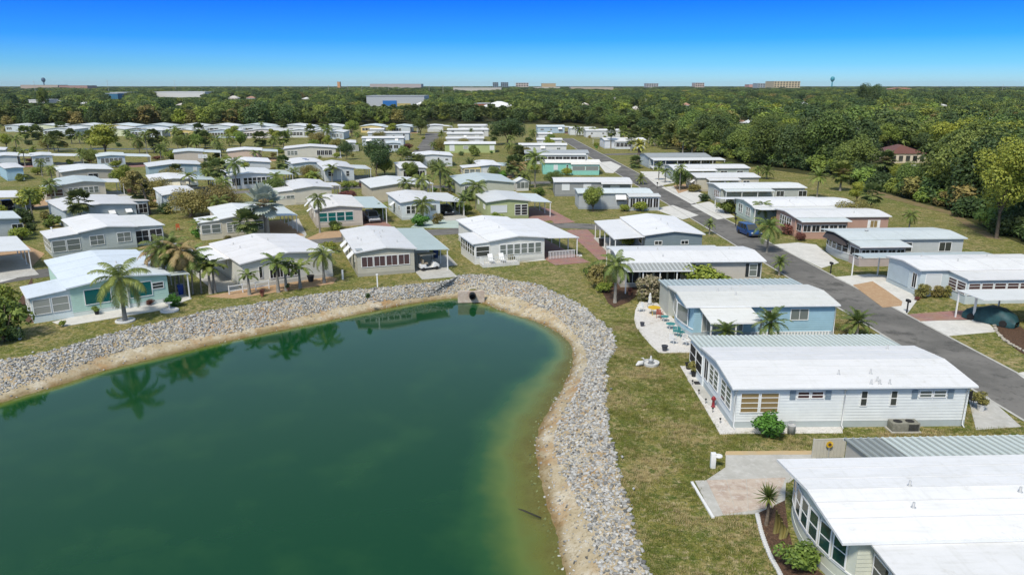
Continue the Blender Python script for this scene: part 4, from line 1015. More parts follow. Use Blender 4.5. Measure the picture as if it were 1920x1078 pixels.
# ---------------- lakeside row on the left
h = Home('mint green lakeside home with teal windows and a pale blue roof', (123, 541), 319, 38, 14.6, wall=(.42, .60, .51), roof=(.66, .72, .76), rise=.11, skirt=(.60, .66, .62), detail=3)
h.win('F', 2.55, 2.3, 1.5, .95, 'pic', 'teal'); h.win('F', 6.3, 2.1, 1.5, .95, 'pic', 'teal')
h.attach('R', 0, 14.3, (349, 511), 'carport', slope=.06, roof=(.62, .68, .64), ribs=1.1)
h.attach('L', 0.1, 5.4, 3.1, 'room', wins=(5, 'sash', 'blind', .75, 1.45), slope=.09, wall=(.60, .68, .68), roof=(.66, .72, .76))
m = MB(); m.box(4.35, 4.45, h.y0 - .16, h.y0 - .06, .1, 2.0); m.box(5.05, 5.15, h.y0 - .16, h.y0 - .06, .1, 2.0); m.tube([(4.4, h.y0 - .11, 2.0), (4.55, h.y0 - .11, 2.25), (4.75, h.y0 - .11, 2.33), (4.95, h.y0 - .11, 2.25), (5.1, h.y0 - .11, 2.0)], .04, 6)
for q in range(6): m.box(4.45, 5.05, h.y0 - .13, h.y0 - .09, .4 + q * .28, .44 + q * .28)
m.build('trellis', M_TRIM, h.root); h.vents(4)
x_, y_ = h.loc(303, 535, 1.9); h.win('F', h.W - 1.2, 1.1, .7, 1.5, 'sash', 'dark')
H_L1 = h
h = Home('white lakeside home behind the foxtail palms with a broad white roof', (449, 495), 628, 35, 12.8, wall=(.60, .60, .53), roof=(.75, .735, .72), rise=.12)
h.win('F', 2.2, .4, 1.3, 1.0, 'pic', 'dark'); h.strip('F', 3.1, 6.2, 4, .75, 1.5, 'slider', 'screen')
h.attach('L', 4, 12.4, 2.4, 'carport', slope=.05, roof=(.75, .735, .72)); h.vents(4); h.auto(hr, 'L', 'grey')
m = MB()
for z in (.35, .85): m.box(-1.6, 2.6, -.95, -.88, z, z + .08)
for q in range(4): m.box(-1.6 + q * 1.38, -1.52 + q * 1.38, -.97, -.86, 0, 1.0)
m.build('railing', M_TRIM, h.root)
H_L2 = h
h = Home('beige lakeside home with brown screened porch and golf cart carport', (664.7, 474), 782, 19, 14.4, wall=(.44, .42, .34), roof=WHITE_R, rise=.11)
h.strip('F', .7, 6.3, 4, 1.05, 1.25, 'screen', 'maroon')
h.attach('R', 0, 14.2, (840, 466), 'carport', slope=.05, roof=(.44, .52, .49)); h.vents(7)
for t in (3.0, 6.5, 9.6): h.win('L', t, 1.4, 1.0, 1.3, 'slider', 'dark', awn=M_TRIM)
m = MB(); m.box(.25, 1.3, .4, 1.7, 0, .012); m.build('patch', roofm((.40, .43, .42)), h.roof, loc=(0, 0, h.zr(.75) + .02))
H_L3 = h
h = Home('white lakeside home with a small front deck and lounge chairs', (917, 452), 1027, 19, 15.6, wall=(.62, .62, .57), rise=.11)
h.strip('F', 1.4, 6.9, 6, .95, 1.35, 'sash', 'grey')
h.attach('L', .2, 7.0, (882, 455), 'room', slope=.06, wins=(6, 'sash', 'dark', .95, 1.3)); h.attach('R', .2, 14.8, (1081, 443), 'carport', slope=.05); h.vents(3)
H_L4 = h
# ---------------- second row on the left
h = Home('grey home with two white double windows and dark screened lanai', (146, 436), 258, 39, 12.4, wall=(.40, .44, .42), rise=.12)
h.win('F', 2.1, 1.7, 1.3, .95, 'cross', 'grey'); h.win('F', 5.3, 1.7, 1.3, .95, 'cross', 'grey')
h.attach('R', 1.0, 12, (314, 424), 'room', slope=.06, wins=(6, 'cross', 'screen', .35, 1.75), roof=OFF_R); h.attach('L', .2, 6.5, (92, 449), 'room', slope=.07, wins=(5, 'sash', 'grey', .6, 1.5))
h = Home('blue grey home with two tiny hooded windows behind the grey lanai home', (118, 395), 259, 41, 13.4, wall=(.42, .47, .49), rise=.10)
h.win('F', 6.6, .7, .55, 1.55, 'pic', 'dark', awn=M_TRIM); h.win('F', 9.0, .7, .55, 1.55, 'pic', 'dark', awn=M_TRIM); h.attach('R', 5, 12, 3.0, 'room', wins=(4, 'cross', 'screen', .5, 1.6)); h.vents(2)
h = Home('tan home with a row of six blinds and wide carport behind the silver palm', (411, 411), 508, 29, 12.0, wall=(.52, .48, .38), roof=OFF_R, rise=.12)
h.strip('F', .9, 6.0, 6, .85, 1.4, 'jal', 'grey'); h.attach('R', .2, 11.6, (557, 403), 'carport', roof=PALE_R, slope=.05); h.attach('L', .2, 5, (363, 408), 'room', wins=(3, 'sash', 'grey', .9, 1.3), roof=OFF_R)
h = Home('cream home with a band of four teal windows and grey carport roof', (588.5, 393), 683, 20, 13.4, wall=(.52, .46, .40), roof=(.78, .75, .70), rise=.11)
h.strip('F', .7, 5.9, 4, .85, 1.45, 'sash', 'teal'); h.attach('R', .2, 13, (728, 391), 'carport', roof=(.46, .54, .52), slope=.05); h.vents(2); h.auto(hr, 'L', 'white')
H_L8 = h
h = Home('small white home with four grouped square windows and a pale carport', (750, 380), 829, 20, 12.0, wall=(.58, .63, .63), rise=.11)
h.strip('F', 1.0, 4.1, 4, .95, 1.3, 'sash', 'dark'); h.win('F', 5.5, 1.1, 1.1, 1.15, 'pic', 'grey'); h.attach('R', .2, 11.5, (859, 371), 'carport', roof=OFF_R); h.vents(2); h.auto(hr, 'L', 'grey')
H_L9 = h
h = Home('lime green home with a screened door porch and paver drive', (911, 379), 995, 13, 10.8, wall=(.36, .40, .20), roof=OFF_R, rise=.11)
h.win('F', 2.2, 2.7, 1.2, 1.05, 'pic', 'white'); h.strip('F', 4.8, 7.0, 2, .5, 1.8, 'jal', 'screen'); h.attach('R', .2, 10.4, (1035, 379), 'carport', roof=PALE_R); h.auto(hr, 'L', 'white')
# ---------------- third row and beyond on the left
h = Home('cream home with a low left wing between the silver palm and the teal windowed home', (550, 355), 625, 25, 12.6, wall=(.56, .53, .44), rise=.11); h.attach('L', .2, 6, 3.2, 'room', wins=(2, 'slider', 'grey', 1.2, .6)); h.attach('R', 4, 9, 2.2, 'carport'); h.vents(2)
h = Home('plain beige home with a seam across its white roof', (694.5, 352), 803, 20, 13.0, wall=(.48, .43, .32), roof=OFF_R, rise=.11); h.win('F', 6.6, 1.2, .9, 1.4, 'sash', 'blind'); h.attach('R', 4, 9, 2.0, 'carport')
h = Home('sage home with green grey panelled roof behind the lime green home', (862, 345), 967, 13, 13.4, wall=(.44, .45, .36), roof=GREY_R, rise=.11); h.win('F', 1.4, .8, 1.8, .6, 'screen', 'screen'); h.vents(1)
h = Home('blue grey home with yellow corner behind the date palm', (900, 311), 941, 11, 12.4, wall=(.46, .50, .51)); h.strip('F', .7, 4.4, 3, .95, 1.2, 'sash', 'white'); h.attach('L', .3, 6, 4.0, 'room', wins=(3, 'sash', 'grey', .9, 1.2), wall=(.62, .50, .16)); h.attach('R', .3, 9, 3.0, 'carport', roof=(.45, .53, .52))
h = Home('white home with a brown screened front left of the coconut trees', (749, 316), 802, 14, 14.0, wall=(.60, .60, .56)); h.strip('F', .8, 5.8, 4, .6, 1.7, 'screen', 'screen'); h.vents(1)
h = Home('tall white home with one dark doorway beside the far lane', (771, 293), 850, 10, 10.5, wall=(.60, .63, .64)); h.win('F', 7.2, .6, 1.8, .6, 'pic', 'dark'); h.win('F', 9.4, .9, .5, 1.6, 'pic', 'dark'); h.vents(2)
h = Home('white and blue home with twin front gables and clipped round shrubs', (606, 317), 666, 20, 14.6, wall=(.50, .54, .56), rise=.17)
h.win('F', 1.6, 1.2, 1.1, 1.15, 'sash', 'dark'); h.win('F', 5.4, .8, 1.3, 1.0, 'sash', 'dark'); h.door('F', 3.4); h.attach('R', .4, 9, (699, 318), 'carport', roof=PALE_R)
gp = MB(); gp.prism([(-.2, 2.80), (1.9, 3.55), (4.0, 2.80), (4.0, 2.68), (1.9, 3.43), (-.2, 2.68)], -1.7, .3, 'y'); gp.build('gable_roof', roofm(WHITE_R), h.root)
for xx in (.0, 3.7): m = MB(); m.box(xx, xx + .14, -1.55, -1.41, 0, 2.75); m.build('post', M_POST, h.root)
H_L17 = h
h = Home('grey and white home with skylights on its roof behind the twin gables', (547, 307), 610, 26, 12.0, wall=(.50, .56, .57)); h.strip('F', 3.2, 4.8, 1, .5, 1.9, 'sash', 'grey')
for q in (.35, .6): m = MB(); m.box(-.5, .5, -.4, .4, 0, .12); m.build('skylight', GL['grey'], h.roof, loc=(h.W * .55, h.L * q, h.zr(h.W * .55) - .02))
h = Home('cream home with screened ends third from the canal grass', (531, 279), 631, 14, 9.0, wall=(.56, .54, .46)); h.attach('R', .2, 8, 1.2, 'carport'); h.strip('F', 1, 4, 3, .9, 1.3, 'sash', 'grey'); h.strip('F', 9.5, 14, 4, .7, 1.5, 'screen', 'screen')
h = Home('white home with six dark windows behind the tall feather palm', (428, 330), 518, 28, 12.6, wall=(.60, .62, .63), roof=OFF_R); h.strip('F', 2.9, 8.4, 6, .85, 1.45, 'sash', 'dark'); h.strip('F', .6, 2.4, 2, .7, 1.6, 'screen', 'screen'); h.attach('R', .2, 10, (551, 327), 'carport', roof=(.52, .58, .55))
H_L20 = h
h = Home('white roofed grey home behind the six windowed one', (418, 307), 509, 22, 11.0, wall=(.55, .58, .59)); h.auto(hr, 'L')
h = Home('peach home with a red stripe and grey lean-to', (424, 284), 492, 18, 10.0, wall=(.60, .46, .36)); h.attach('R', .2, 8, 4.2, 'carport', roof=PALE_R)
h = Home('beige home with a deep open carport near the canal', (323, 286), 382, 22, 10.0, wall=(.52, .46, .38), roof=PALE_R); h.strip('F', 6.5, 9, 3, 1.0, 1.1, 'sash', 'white'); h.attach('R', .2, 9, 4.5, 'carport', roof=PALE_R)
h = Home('blue gable ended home with white shutters in the left middle', (276, 313), 380, 30, 10.0, wall=(.32, .43, .47), roof=OFF_R); h.win('F', 7.2, 1.4, 1.2, 1.1, 'pic', 'white'); h.win('F', 10.2, .9, 1.1, 1.2, 'sash', 'white')
h = Home('cream home with two cream awnings left of the bushy tree', (283, 340), 366, 30, 12.0, wall=(.54, .51, .42)); h.win('F', 4.0, 2.2, 1.1, 1.2, 'pic', 'dark', awn=mat('cream_awning', (.66, .62, .48), .6)); h.win('F', 7.4, 2.0, 1.1, 1.2, 'pic', 'dark', awn=MATS['cream_awning']); h.attach('R', .2, 9, (402, 335), 'carport', roof=(.50, .57, .56)); h.attach('L', .2, 5, 2.0, 'room', wins=(3, 'sash', 'dark', .7, 1.5))
h = Home('white home half hidden behind the wide bushy tree', (303, 366), 372, 32, 11.0, wall=(.52, .58, .60)); h.auto(hr, 'FL')
h = Home('cream home with grey green ridged roof and five windows', (115, 347), 200, 38, 12.0, wall=(.53, .49, .40), roof=GREY_R, rise=.12); h.strip('F', 1.0, 6.2, 6, .95, 1.25, 'sash', 'grey'); h.attach('L', .2, 5, (76, 349), 'room', wins=(4, 'sash', 'maroon', .8, 1.3), roof=PALE_R); h.attach('R', 1, 8, (225, 338), 'carport', roof=OFF_R)
h = Home('long tan home with dark windows along its right side', (112, 323), 213, 36, 13.0, wall=(.44, .41, .34), roof=OFF_R); h.win('F', 6.3, 2.0, 1.0, 1.2, 'slider', 'dark'); h.strip('R', 2, 11, 4, 1.0, 1.2, 'sash', 'dark', gap=1.2)
h = Home('sky blue home with white shutters at the left edge', (8, 316), 46, 40, 13.0, wall=(.36, .52, .60), roof=WHITE_R, rise=.07); h.win('R', 3, 1.6, 1.1, 1.2, 'pic', 'white'); h.win('R', 9.5, 1.4, 1.3, 1.0, 'pic', 'white')
h = Home('pale blue home with peach eave and four post carport', (57, 293), 100, 34, 11.0, wall=(.52, .57, .58), roof=OFF_R); h.attach('R', .2, 9, 7.0, 'carport', roof=OFF_R, posts=4); h.auto(hr, 'F')
h = Home('pale blue home with a wide flat carport right of the four post one', (180, 294), 236, 30, 11.0, wall=(.48, .56, .59), roof=PALE_R); h.attach('R', .2, 9, 6.0, 'carport', roof=PALE_R, posts=4); h.auto(hr, 'F')
h = Home('white roofed home at the left edge by the small garden palm', (-20, 294), 34, 30, 11.0, wall=(.50, .55, .56), roof=OFF_R); h.attach('R', .2, 9, 5.5, 'carport', roof=OFF_R)
h = Home('home with steep white roof peak at the far left edge', (-38, 283), 10, 30, 11.0, wall=(.55, .57, .55)); h.auto(hr, 'F')
h = Home('home at the left edge whose carport shelters a black car', (-50, 372), -8, 40, 12.5, wall=(.52, .52, .46), roof=WHITE_R); h.attach('R', .2, 11, 4.2, 'carport', roof=WHITE_R)
H_L34 = h
h = Home('grey home with one slider window at the left edge by the dark shrubs', (-60, 418), 40, 40, 8.0, wall=(.40, .44, .44), roof=PALE_R); h.win('F', 5.6, 1.4, .7, 1.4, 'slider', 'dark')
h = Home('pale roofed carport home at the left edge over the tan drive', (-90, 478), -30, 40, 12.0, wall=(.52, .5, .46), roof=OFF_R); h.attach('R', .2, 11, 4.4, 'carport', roof=OFF_R)

# ---------------- centre homes up the short lane
def far(label, x0, x1, y, L, ang=2, wall=(.55, .55, .52), roof=WHITE_R, ridge='u', auto='F', **k):
    h = Home(label, (x0, y), x1, ang, L, ridge=ridge, wall=wall, roof=roof, detail=1, seams=False, group='manufactured homes of the park', **k)
    if auto: h.auto(hr, auto)
    return h
far('lime green home facing the grass strip in the centre', 832, 930, 270, 9, 2, (.36, .42, .18), auto='', lap=0)
h = HOMES[-1][0]; h.win('F', 2.6, 1.6, 2.0, .6, 'pic', 'white'); h.win('F', 7.0, 1.6, 1.0, 1.2, 'sash', 'blind'); h.win('F', 15.4, 1.5, 1.4, .9, 'pic', 'white')
far('white home first behind the centre lime green home', 835, 908, 260, 8, 2)
far('white home second behind the centre lime green home', 837, 907, 251, 8, 2)
far('white home third behind the centre lime green home', 838, 917, 243.5, 8, 2)
far('far white home with a dark open carport at the lane end', 800, 832, 236, 10, 6, ridge='v').attach('R', 0, 9, 4.0, 'carport')
far('far low home with dark doorway left of the dark oak', 858, 915, 236, 10, 3)
far('small garage fronted home left of the dark round tree', 648, 668, 268, 12, 12, (.52, .55, .55), ridge='v', auto='').win('F', 2.4, 3.4, 1.9, .2, 'pic', 'blind')
far('grey roofed home behind the dark round tree', 722, 752, 269, 10, 8, (.45, .5, .52), PALE_R, 'v', 'FR')
far('long white home left of the short lane', 677, 758, 259, 8, 4, (.5, .54, .56), auto='FR')
far('long white home second left of the short lane', 688, 768, 249.5, 8, 4, (.5, .54, .56), auto='FR')
far('short white home third left of the short lane', 692, 720, 243, 8, 4)
ORD = ['first', 'second', 'third', 'fourth', 'fifth', 'sixth', 'seventh', 'eighth', 'ninth', 'tenth', 'eleventh', 'twelfth', 'thirteenth', 'fourteenth', 'fifteenth', 'sixteenth', 'seventeenth', 'eighteenth', 'nineteenth', 'twentieth']
FR_C = [(.55, .60, .60), (.60, .62, .42), (.52, .58, .60), (.66, .52, .22), (.46, .54, .60), (.62, .58, .55), (.58, .60, .58), (.56, .60, .62), (.52, .56, .58)]
for i, (a, b, y) in enumerate([(78, 140, 243), (168, 234, 243), (242, 304, 245), (317, 373, 246), (387, 445, 246), (452, 532, 246.5), (539, 584, 245), (586, 620, 246), (617, 645, 248)]):
    h = far('white roofed home, %s from left in the front rank of the far row' % ORD[i], a, b, y, 13, 4 - i * .3, FR_C[i], OFF_R, 'v', '', rise=.12)
    h.strip('F', .8, h.W * .62, max(3, int(h.W * .5)), .9, 1.3, 'sash', hr.choice(['dark', 'dark', 'grey']))
    if i % 2 == 0: h.strip('F', h.W * .68, h.W - .8, 3, .6, 1.7, 'screen', 'screen')
for i, (a, b, y) in enumerate([(7, 34, 235.5), (57, 103, 236), (117, 182, 237), (184, 249, 237), (252, 316, 237), (319, 378, 237), (380, 438, 237), (441, 506, 237), (515, 583, 238), (587, 643, 238), (675, 716, 237), (734, 770, 237.5)]):
    h = far('white roofed home, %s from left in the back rank of the far row' % ORD[i], a, b, y, 14, 4 - i * .3, hr.choice(FR_C), hr.choice([OFF_R, PALE_R, WHITE_R]), 'v', '', rise=.12)
    h.strip('F', .8, h.W * .5, 3, .9, 1.2, 'sash', 'dark'); h.attach('R', .2, 9, 3.0, 'carport')

# ================================================================ VEGETATION
M_BARK = mat('bark', (.16, .125, .09), .9, .3, 6, bump=.6, bscale=12)
M_BARKG = mat('grey_bark', (.27, .25, .215), .9, .22, 6, bump=.5, bscale=10)
LEAF = {
 'oak': leaf_mat('leaf_oak', (0.059, 0.099, 0.025), (0.197, 0.255, 0.059), .30),
 'dark': leaf_mat('leaf_dark', (0.034, 0.066, 0.023), (0.106, 0.158, 0.047), .22),
 'mid': leaf_mat('leaf_mid', (0.085, 0.135, 0.029), (0.267, 0.339, 0.063), .30),
 'bright': leaf_mat('leaf_bright', (0.120, 0.175, 0.026), (0.338, 0.371, 0.056), .20),
 'olive': leaf_mat('leaf_olive', (0.120, 0.120, 0.034), (0.328, 0.284, 0.087), .25),
 'hedge': leaf_mat('leaf_hedge', (0.046, 0.125, 0.023), (0.160, 0.342, 0.050), .15),
 'palm': leaf_mat('leaf_palm', (0.067, 0.115, 0.023), (0.240, 0.288, 0.070), .22),
 'palmd': leaf_mat('leaf_palm_dark', (0.052, 0.087, 0.025), (0.177, 0.208, 0.066), .25),
 'silver': leaf_mat('leaf_silver', (.26, .30, .25), (.46, .50, .43), .1),
 'brownp': leaf_mat('leaf_brown', (0.190, 0.133, 0.057), (0.418, 0.323, 0.142), .2),
 'yellow': leaf_mat('leaf_yellow', (0.285, 0.228, 0.038), (0.500, 0.500, 0.114), .15),
 'red': leaf_mat('leaf_red', (0.095, 0.042, 0.034), (0.247, 0.095, 0.067), .2),
 'flower': leaf_mat('leaf_flower', (.10, .11, .03), (.42, .36, .24), .1),
}
def leaves_np(C, N, size, r, aspect=1.0):
    """quads centred at C with normals N (numpy) -> verts, faces"""
    n = len(C)
    N = N / np.maximum(1e-6, np.linalg.norm(N, axis=1))[:, None]
    t = r.normal(size=(n, 3)); t -= (t * N).sum(1)[:, None] * N; t /= np.maximum(1e-6, np.linalg.norm(t, axis=1))[:, None]
    b = np.cross(N, t)
    s = size * r.uniform(.6, 1.3, (n, 1))
    V = np.stack([C - t * s, C + b * s * .55 * aspect, C + t * s, C - b * s * .55 * aspect], 1).reshape(-1, 3)
    Fc = np.arange(4 * n).reshape(n, 4)
    return V, Fc
def crown_np(seed, H, rad, base, lobes, nleaf, leaf, lobe_r=.42, top=.35, up=.5):
    """broad crown: leaf quads on the shells of overlapping lobes; returns verts, faces, lobe centres"""
    r = np.random.default_rng(seed)
    cz = (H + base) / 2; rz = (H - base) / 2
    L_ = []
    while len(L_) < lobes:
        p = r.uniform(-1, 1, 3)
        if np.hypot(*p[:2]) > 1 or np.linalg.norm(p) > 1: continue
        if p[2] > 0 and np.linalg.norm(p) < .35: continue
        L_.append(p)
    L_ = np.array(L_) * (1 - lobe_r * .75) * np.array([rad, rad, rz]) + np.array([0, 0, cz])
    rr = r.uniform(.75, 1.25, lobes) * lobe_r
    k = r.choice(lobes, nleaf, p=rr ** 2 / (rr ** 2).sum())
    d = r.normal(size=(nleaf, 3)); d[:, 2] = d[:, 2] * .9 + .25; d /= np.linalg.norm(d, axis=1)[:, None]
    sh = r.uniform(.72, 1.06, (nleaf, 1))
    C = L_[k] + d * sh * rr[k][:, None] * np.array([rad, rad, rz * 1.05])
    C += r.normal(size=C.shape) * leaf * .4
    N = d + r.normal(size=d.shape) * .55 + np.array([0, 0, up])
    V, Fc = leaves_np(C, N, leaf, r)
    return V, Fc, L_
def np_mesh(name, V, Fc, m):
    me = bpy.data.meshes.new(name); me.from_pydata(V.tolist(), [], Fc.tolist()); me.materials.append(m); return me
def trunk_mesh(seed, base, tips, r0, m, lean=.3, n=6):
    r = random.Random(seed); mb = MB()
    fork = Vector((r.uniform(-lean, lean), r.uniform(-lean, lean), base))
    mb.tube([(0, 0, -.15), (0, 0, .1), fork * .5 + Vector((r.uniform(-.1, .1), r.uniform(-.1, .1), 0)), fork], [r0 * 1.35, r0 * 1.1, r0 * .85, r0 * .7], n)
    for t in tips:
        t = Vector(t); mid = fork.lerp(t, .5) + Vector((r.uniform(-.3, .3), r.uniform(-.3, .3), r.uniform(-.1, .4)))
        mb.tube([fork - Vector((0, 0, .2)), mid, t], [r0 * .55, r0 * .35, r0 * .12], 5)
    return mb.mesh('trunk', m, True)
TREE = {}
def tree_kind(key, seed, H, rad, base, lobes, nleaf, leaf, lm, bark=None, r0=.22, lobe_r=.42, up=.5):
    V, Fc, L_ = crown_np(seed, H, rad, base, lobes, nleaf, leaf, lobe_r, up=up)
    TREE[key] = (np_mesh('crown', V, Fc, lm), trunk_mesh(seed, max(base * .9, .5), [tuple(p) for p in L_[:7]], r0, bark or M_BARK), H, rad)
TREE_SPEC = [
 ('oak0', 1, 11, 5.2, 2.6, 15, 7140, .21, 'oak'), ('oak1', 2, 10, 5.8, 2.2, 17, 7480, .21, 'oak'), ('oak2', 3, 12, 4.8, 3.2, 14, 6800, .21, 'mid'),
 ('mid0', 4, 9, 4.2, 2.2, 13, 6120, .21, 'mid'), ('mid1', 5, 8, 3.8, 1.6, 12, 5780, .21, 'mid'), ('dark0', 6, 10, 5.0, 1.8, 15, 7140, .21, 'dark'), ('dark1', 7, 12, 5.4, 2.2, 16, 7480, .21, 'dark'),
 ('bright0', 8, 8, 4.4, 2.0, 14, 6120, .21, 'bright'), ('bright1', 9, 13, 5.6, 3.5, 26, 12500, .17, 'bright'), ('olive0', 10, 9, 4.4, 2.4, 14, 5780, .21, 'olive')]
for k, sd_, H_, rd, bs, lb, nl, lf, lm in TREE_SPEC:
    tree_kind(k, sd_, H_, rd, bs, lb, nl, lf, LEAF[lm], lobe_r=.36 if k != 'bright1' else .27)
for k, sd_, H_, rd, bs, lb, nl, lf, lm in [('edgeoak', 21, 10, 4.8, .1, 20, 9520, .21, 'oak'), ('edgemid', 22, 9, 4.4, .1, 19, 8840, .21, 'mid'), ('edgedark', 23, 9, 4.6, .1, 19, 8840, .21, 'dark'), ('edgebright', 24, 10, 4.6, .3, 20, 9180, .21, 'bright'), ('bushy', 25, 6, 5.2, .2, 24, 7000, .17, 'olive')]:
    tree_kind(k, sd_, H_, rd, bs, lb, nl, lf, LEAF[lm], lobe_r=.36)
def place_tree(key, base, height, label, cat='tree', name='tree', group=None, share=False, wide=1.0, rot=None):
    cr, tk, H_, rd = TREE[key]; s = height / H_
    r = thing(name, label, cat, base, rot if rot is not None else rnd.uniform(0, 6.28), group, share, (s * wide, s * wide, s))
    link('crown', cr, r); link('trunk', tk, r)
    return r
def tree_px(key, bx, by, ty, label, wide=1.0, **k):
    b = G(bx, by); return place_tree(key, b, max(1.0, height_at(b, ty)), label, wide=wide, **k)

# ---- palms
def frond(mb, root, az, el, L, droop, nl, lw, lfall, width=.42, seg=7):
    """feather frond: arching rachis with leaflets on both sides"""
    pts = []; p = Vector(root); e = el
    for i in range(seg + 1):
        pts.append(p.copy()); dirv = Vector((math.cos(az) * math.cos(e), math.sin(az) * math.cos(e), math.sin(e)))
        p = p + dirv * L / seg; e -= droop / seg * (0.5 + 1.1 * i / seg)
    o = len(mb.v); w = .035
    side = Vector((-math.sin(az), math.cos(az), 0))
    for i, q in enumerate(pts):
        ww = w * (1 - .8 * i / seg); mb.v += [tuple(q - side * ww), tuple(q + side * ww)]
    for i in range(seg): mb.f.append((o + 2*i, o + 2*i + 1, o + 2*i + 3, o + 2*i + 2))
    for j in range(nl):
        t = .12 + .88 * (j + .5) / nl; k = min(seg - 1, int(t * seg)); q = pts[k].lerp(pts[k + 1], t * seg - k)
        tan = (pts[k + 1] - pts[k]).normalized()
        ln = L * width * (math.sin(math.pi * min(1, .12 + t * .86)) ** .6) * rnd.uniform(.8, 1.1)
        for sgn in (-1, 1):
            d = (side * sgn * .95 + tan * .55 + Vector((0, 0, rnd.uniform(-.1, .25)))).normalized()
            m = q + d * ln * .5; e_ = q + d * ln + Vector((0, 0, -lfall * ln)); m.z -= lfall * ln * .22
            a = tan * lw * .5
            o = len(mb.v); mb.v += [tuple(q - a), tuple(q + a), tuple(m + a * 1.2), tuple(m - a * 1.2), tuple(e_)]
            mb.f += [(o, o + 1, o + 2, o + 3), (o + 3, o + 2, o + 4)]
def feather_head(seed, n, L, el0, el1, droop, nl=22, lw=.075, lfall=.45, width=.30):
    global rnd
    keep_ = rnd; rnd = random.Random(seed); mb = MB()
    for i in range(n):
        az = i * 2.39996 + rnd.uniform(-.2, .2); e = el1 + (el0 - el1) * (i / (n - 1)) + rnd.uniform(-.08, .08)
        frond(mb, (0, 0, 0), az, e, L * rnd.uniform(.85, 1.1), droop * rnd.uniform(.85, 1.15), nl, lw, lfall, width)
    rnd = keep_
    return mb
def fan_head(seed, n, petiole, blade, el0, el1, segs=11, droop=.25):
    r = random.Random(seed); mb = MB()
    for i in range(n):
        az = i * 2.39996 + r.uniform(-.25, .25); e = el1 + (el0 - el1) * i / (n - 1) + r.uniform(-.1, .1)
        d = Vector((math.cos(az) * math.cos(e), math.sin(az) * math.cos(e), math.sin(e))); side = Vector((-math.sin(az), math.cos(az), 0)); upv = d.cross(side) * -1
        pl = petiole * r.uniform(.8, 1.15); c = d * pl
        o = len(mb.v); w = .02
        mb.v += [tuple(-side * w), tuple(side * w), tuple(c + side * w), tuple(c - side * w)]; mb.f.append((o, o + 1, o + 2, o + 3))
        bl = blade * r.uniform(.85, 1.1)
        for k in range(segs):
            t = (k - (segs - 1) / 2) / ((segs - 1) / 2) * 1.9
            v = d * math.cos(t) + side * math.sin(t); ln = bl * (1 - .18 * abs(t) / 1.9)
            pz = side * math.cos(t) - d * math.sin(t)
            m = c + v * ln * .6 + upv * .06 * bl; tip = c + v * ln + Vector((0, 0, -droop * ln))
            a = pz * bl * .17
            o = len(mb.v); mb.v += [tuple(c), tuple(m - a), tuple(tip), tuple(m + a)]; mb.f.append((o, o + 1, o + 2, o + 3))
    return mb
PALM = {}
for i in range(3): PALM['queen%d' % i] = (feather_head(30 + i, 20, 3.0, -.75, 1.25, 1.75, 34, .06, .75, .24).mesh('crown', LEAF['palm']), 3.0)
for i in range(2): PALM['coco%d' % i] = (feather_head(40 + i, 18, 3.2, -.5, 1.2, 1.5, 24, .09, .5, .22).mesh('crown', LEAF['palm']), 3.2)
for i in range(2): PALM['fox%d' % i] = (feather_head(50 + i, 11, 2.1, .0, 1.1, 1.7, 24, .10, .3, .26).mesh('crown', LEAF['palm']), 2.1)
for i in range(2): PALM['date%d' % i] = (feather_head(60 + i, 30, 1.5, -.4, 1.35, 1.3, 20, .05, .2, .20).mesh('crown', LEAF['palm']), 1.5)
for i in range(2): PALM['datebig%d' % i] = (feather_head(64 + i, 34, 2.7, -.5, 1.35, 1.1, 24, .08, .2, .17).mesh('crown', LEAF['palmd']), 2.7)
for i in range(3): PALM['sabal%d' % i] = (fan_head(70 + i, 34, 1.05, .95, -1.0, 1.4).mesh('crown', LEAF['palmd' if i != 1 else 'palm']), 1.9)
PALM['silver'] = (fan_head(80, 26, 1.5, 1.7, -.75, 1.4, 15, .12).mesh('crown', LEAF['silver']), 3.0)
PALM['brown'] = (feather_head(82, 22, 2.4, -.9, 1.2, 1.9, 22, .08, .6, .26).mesh('crown', LEAF['brownp']), 2.4)
PALM['yellowp'] = (feather_head(83, 34, 1.9, -.5, 1.3, 1.2, 22, .08, .3, .24).mesh('crown', LEAF['yellow']), 1.9)
TRK = {}
def palm_trunk(h, r0, r1, bend, bulge, m):
    k = (round(h * 2), round(r0, 2), round(bend, 1), bulge, m.name)
    if k not in TRK:
        mb = MB(); n = 7; pts, rad = [], []
        for i in range(n):
            t = i / (n - 1); pts.append((bend * t * t, 0, -.1 + (h + .15) * t)); rr = r0 + (r1 - r0) * t
            if bulge: rr *= 1 + .5 * math.exp(-((t - .15) / .2) ** 2)
            rad.append(rr * (1.25 if i == 0 else 1))
        mb.tube(pts, rad, 8); TRK[k] = (mb.mesh('trunk', m, True), round(h * 2) / 2)
        TRK[k] = (TRK[k][0], h)
    return TRK[k]
def palm(key, base, height, label, head=None, spread=None, r0=.15, bend=0.0, bulge=False, m=None, group=None, share=False, name='palm_tree', dead=False):
    """height = ground to the point the fronds leave"""
    me, natural = PALM[key]; s = (spread / natural) if spread else 1.0
    r = thing(name, label, 'palm tree', base, rnd.uniform(0, 6.28), group, share)
    tm, th_ = palm_trunk(height, r0, r0 * .72, bend, bulge, m or M_BARKG)
    t = link('trunk', tm, r); t.scale = (1, 1, height / th_)
    link('crown', me, r, (bend, 0, height), rnd.uniform(0, 6.28), s)
    if dead:
        link('dead_fronds', PALM['brown'][0], r, (bend, 0, height - .15), 1.0, (s * .7, s * .7, -s * .35))
    return r
def palm_px(key, bx, by, hy, label, spread=None, **k):
    """base pixel and the row of the crown's heart"""
    b = G(bx, by); return palm(key, b, max(.5, height_at(b, hy)), label, spread=spread, **k)

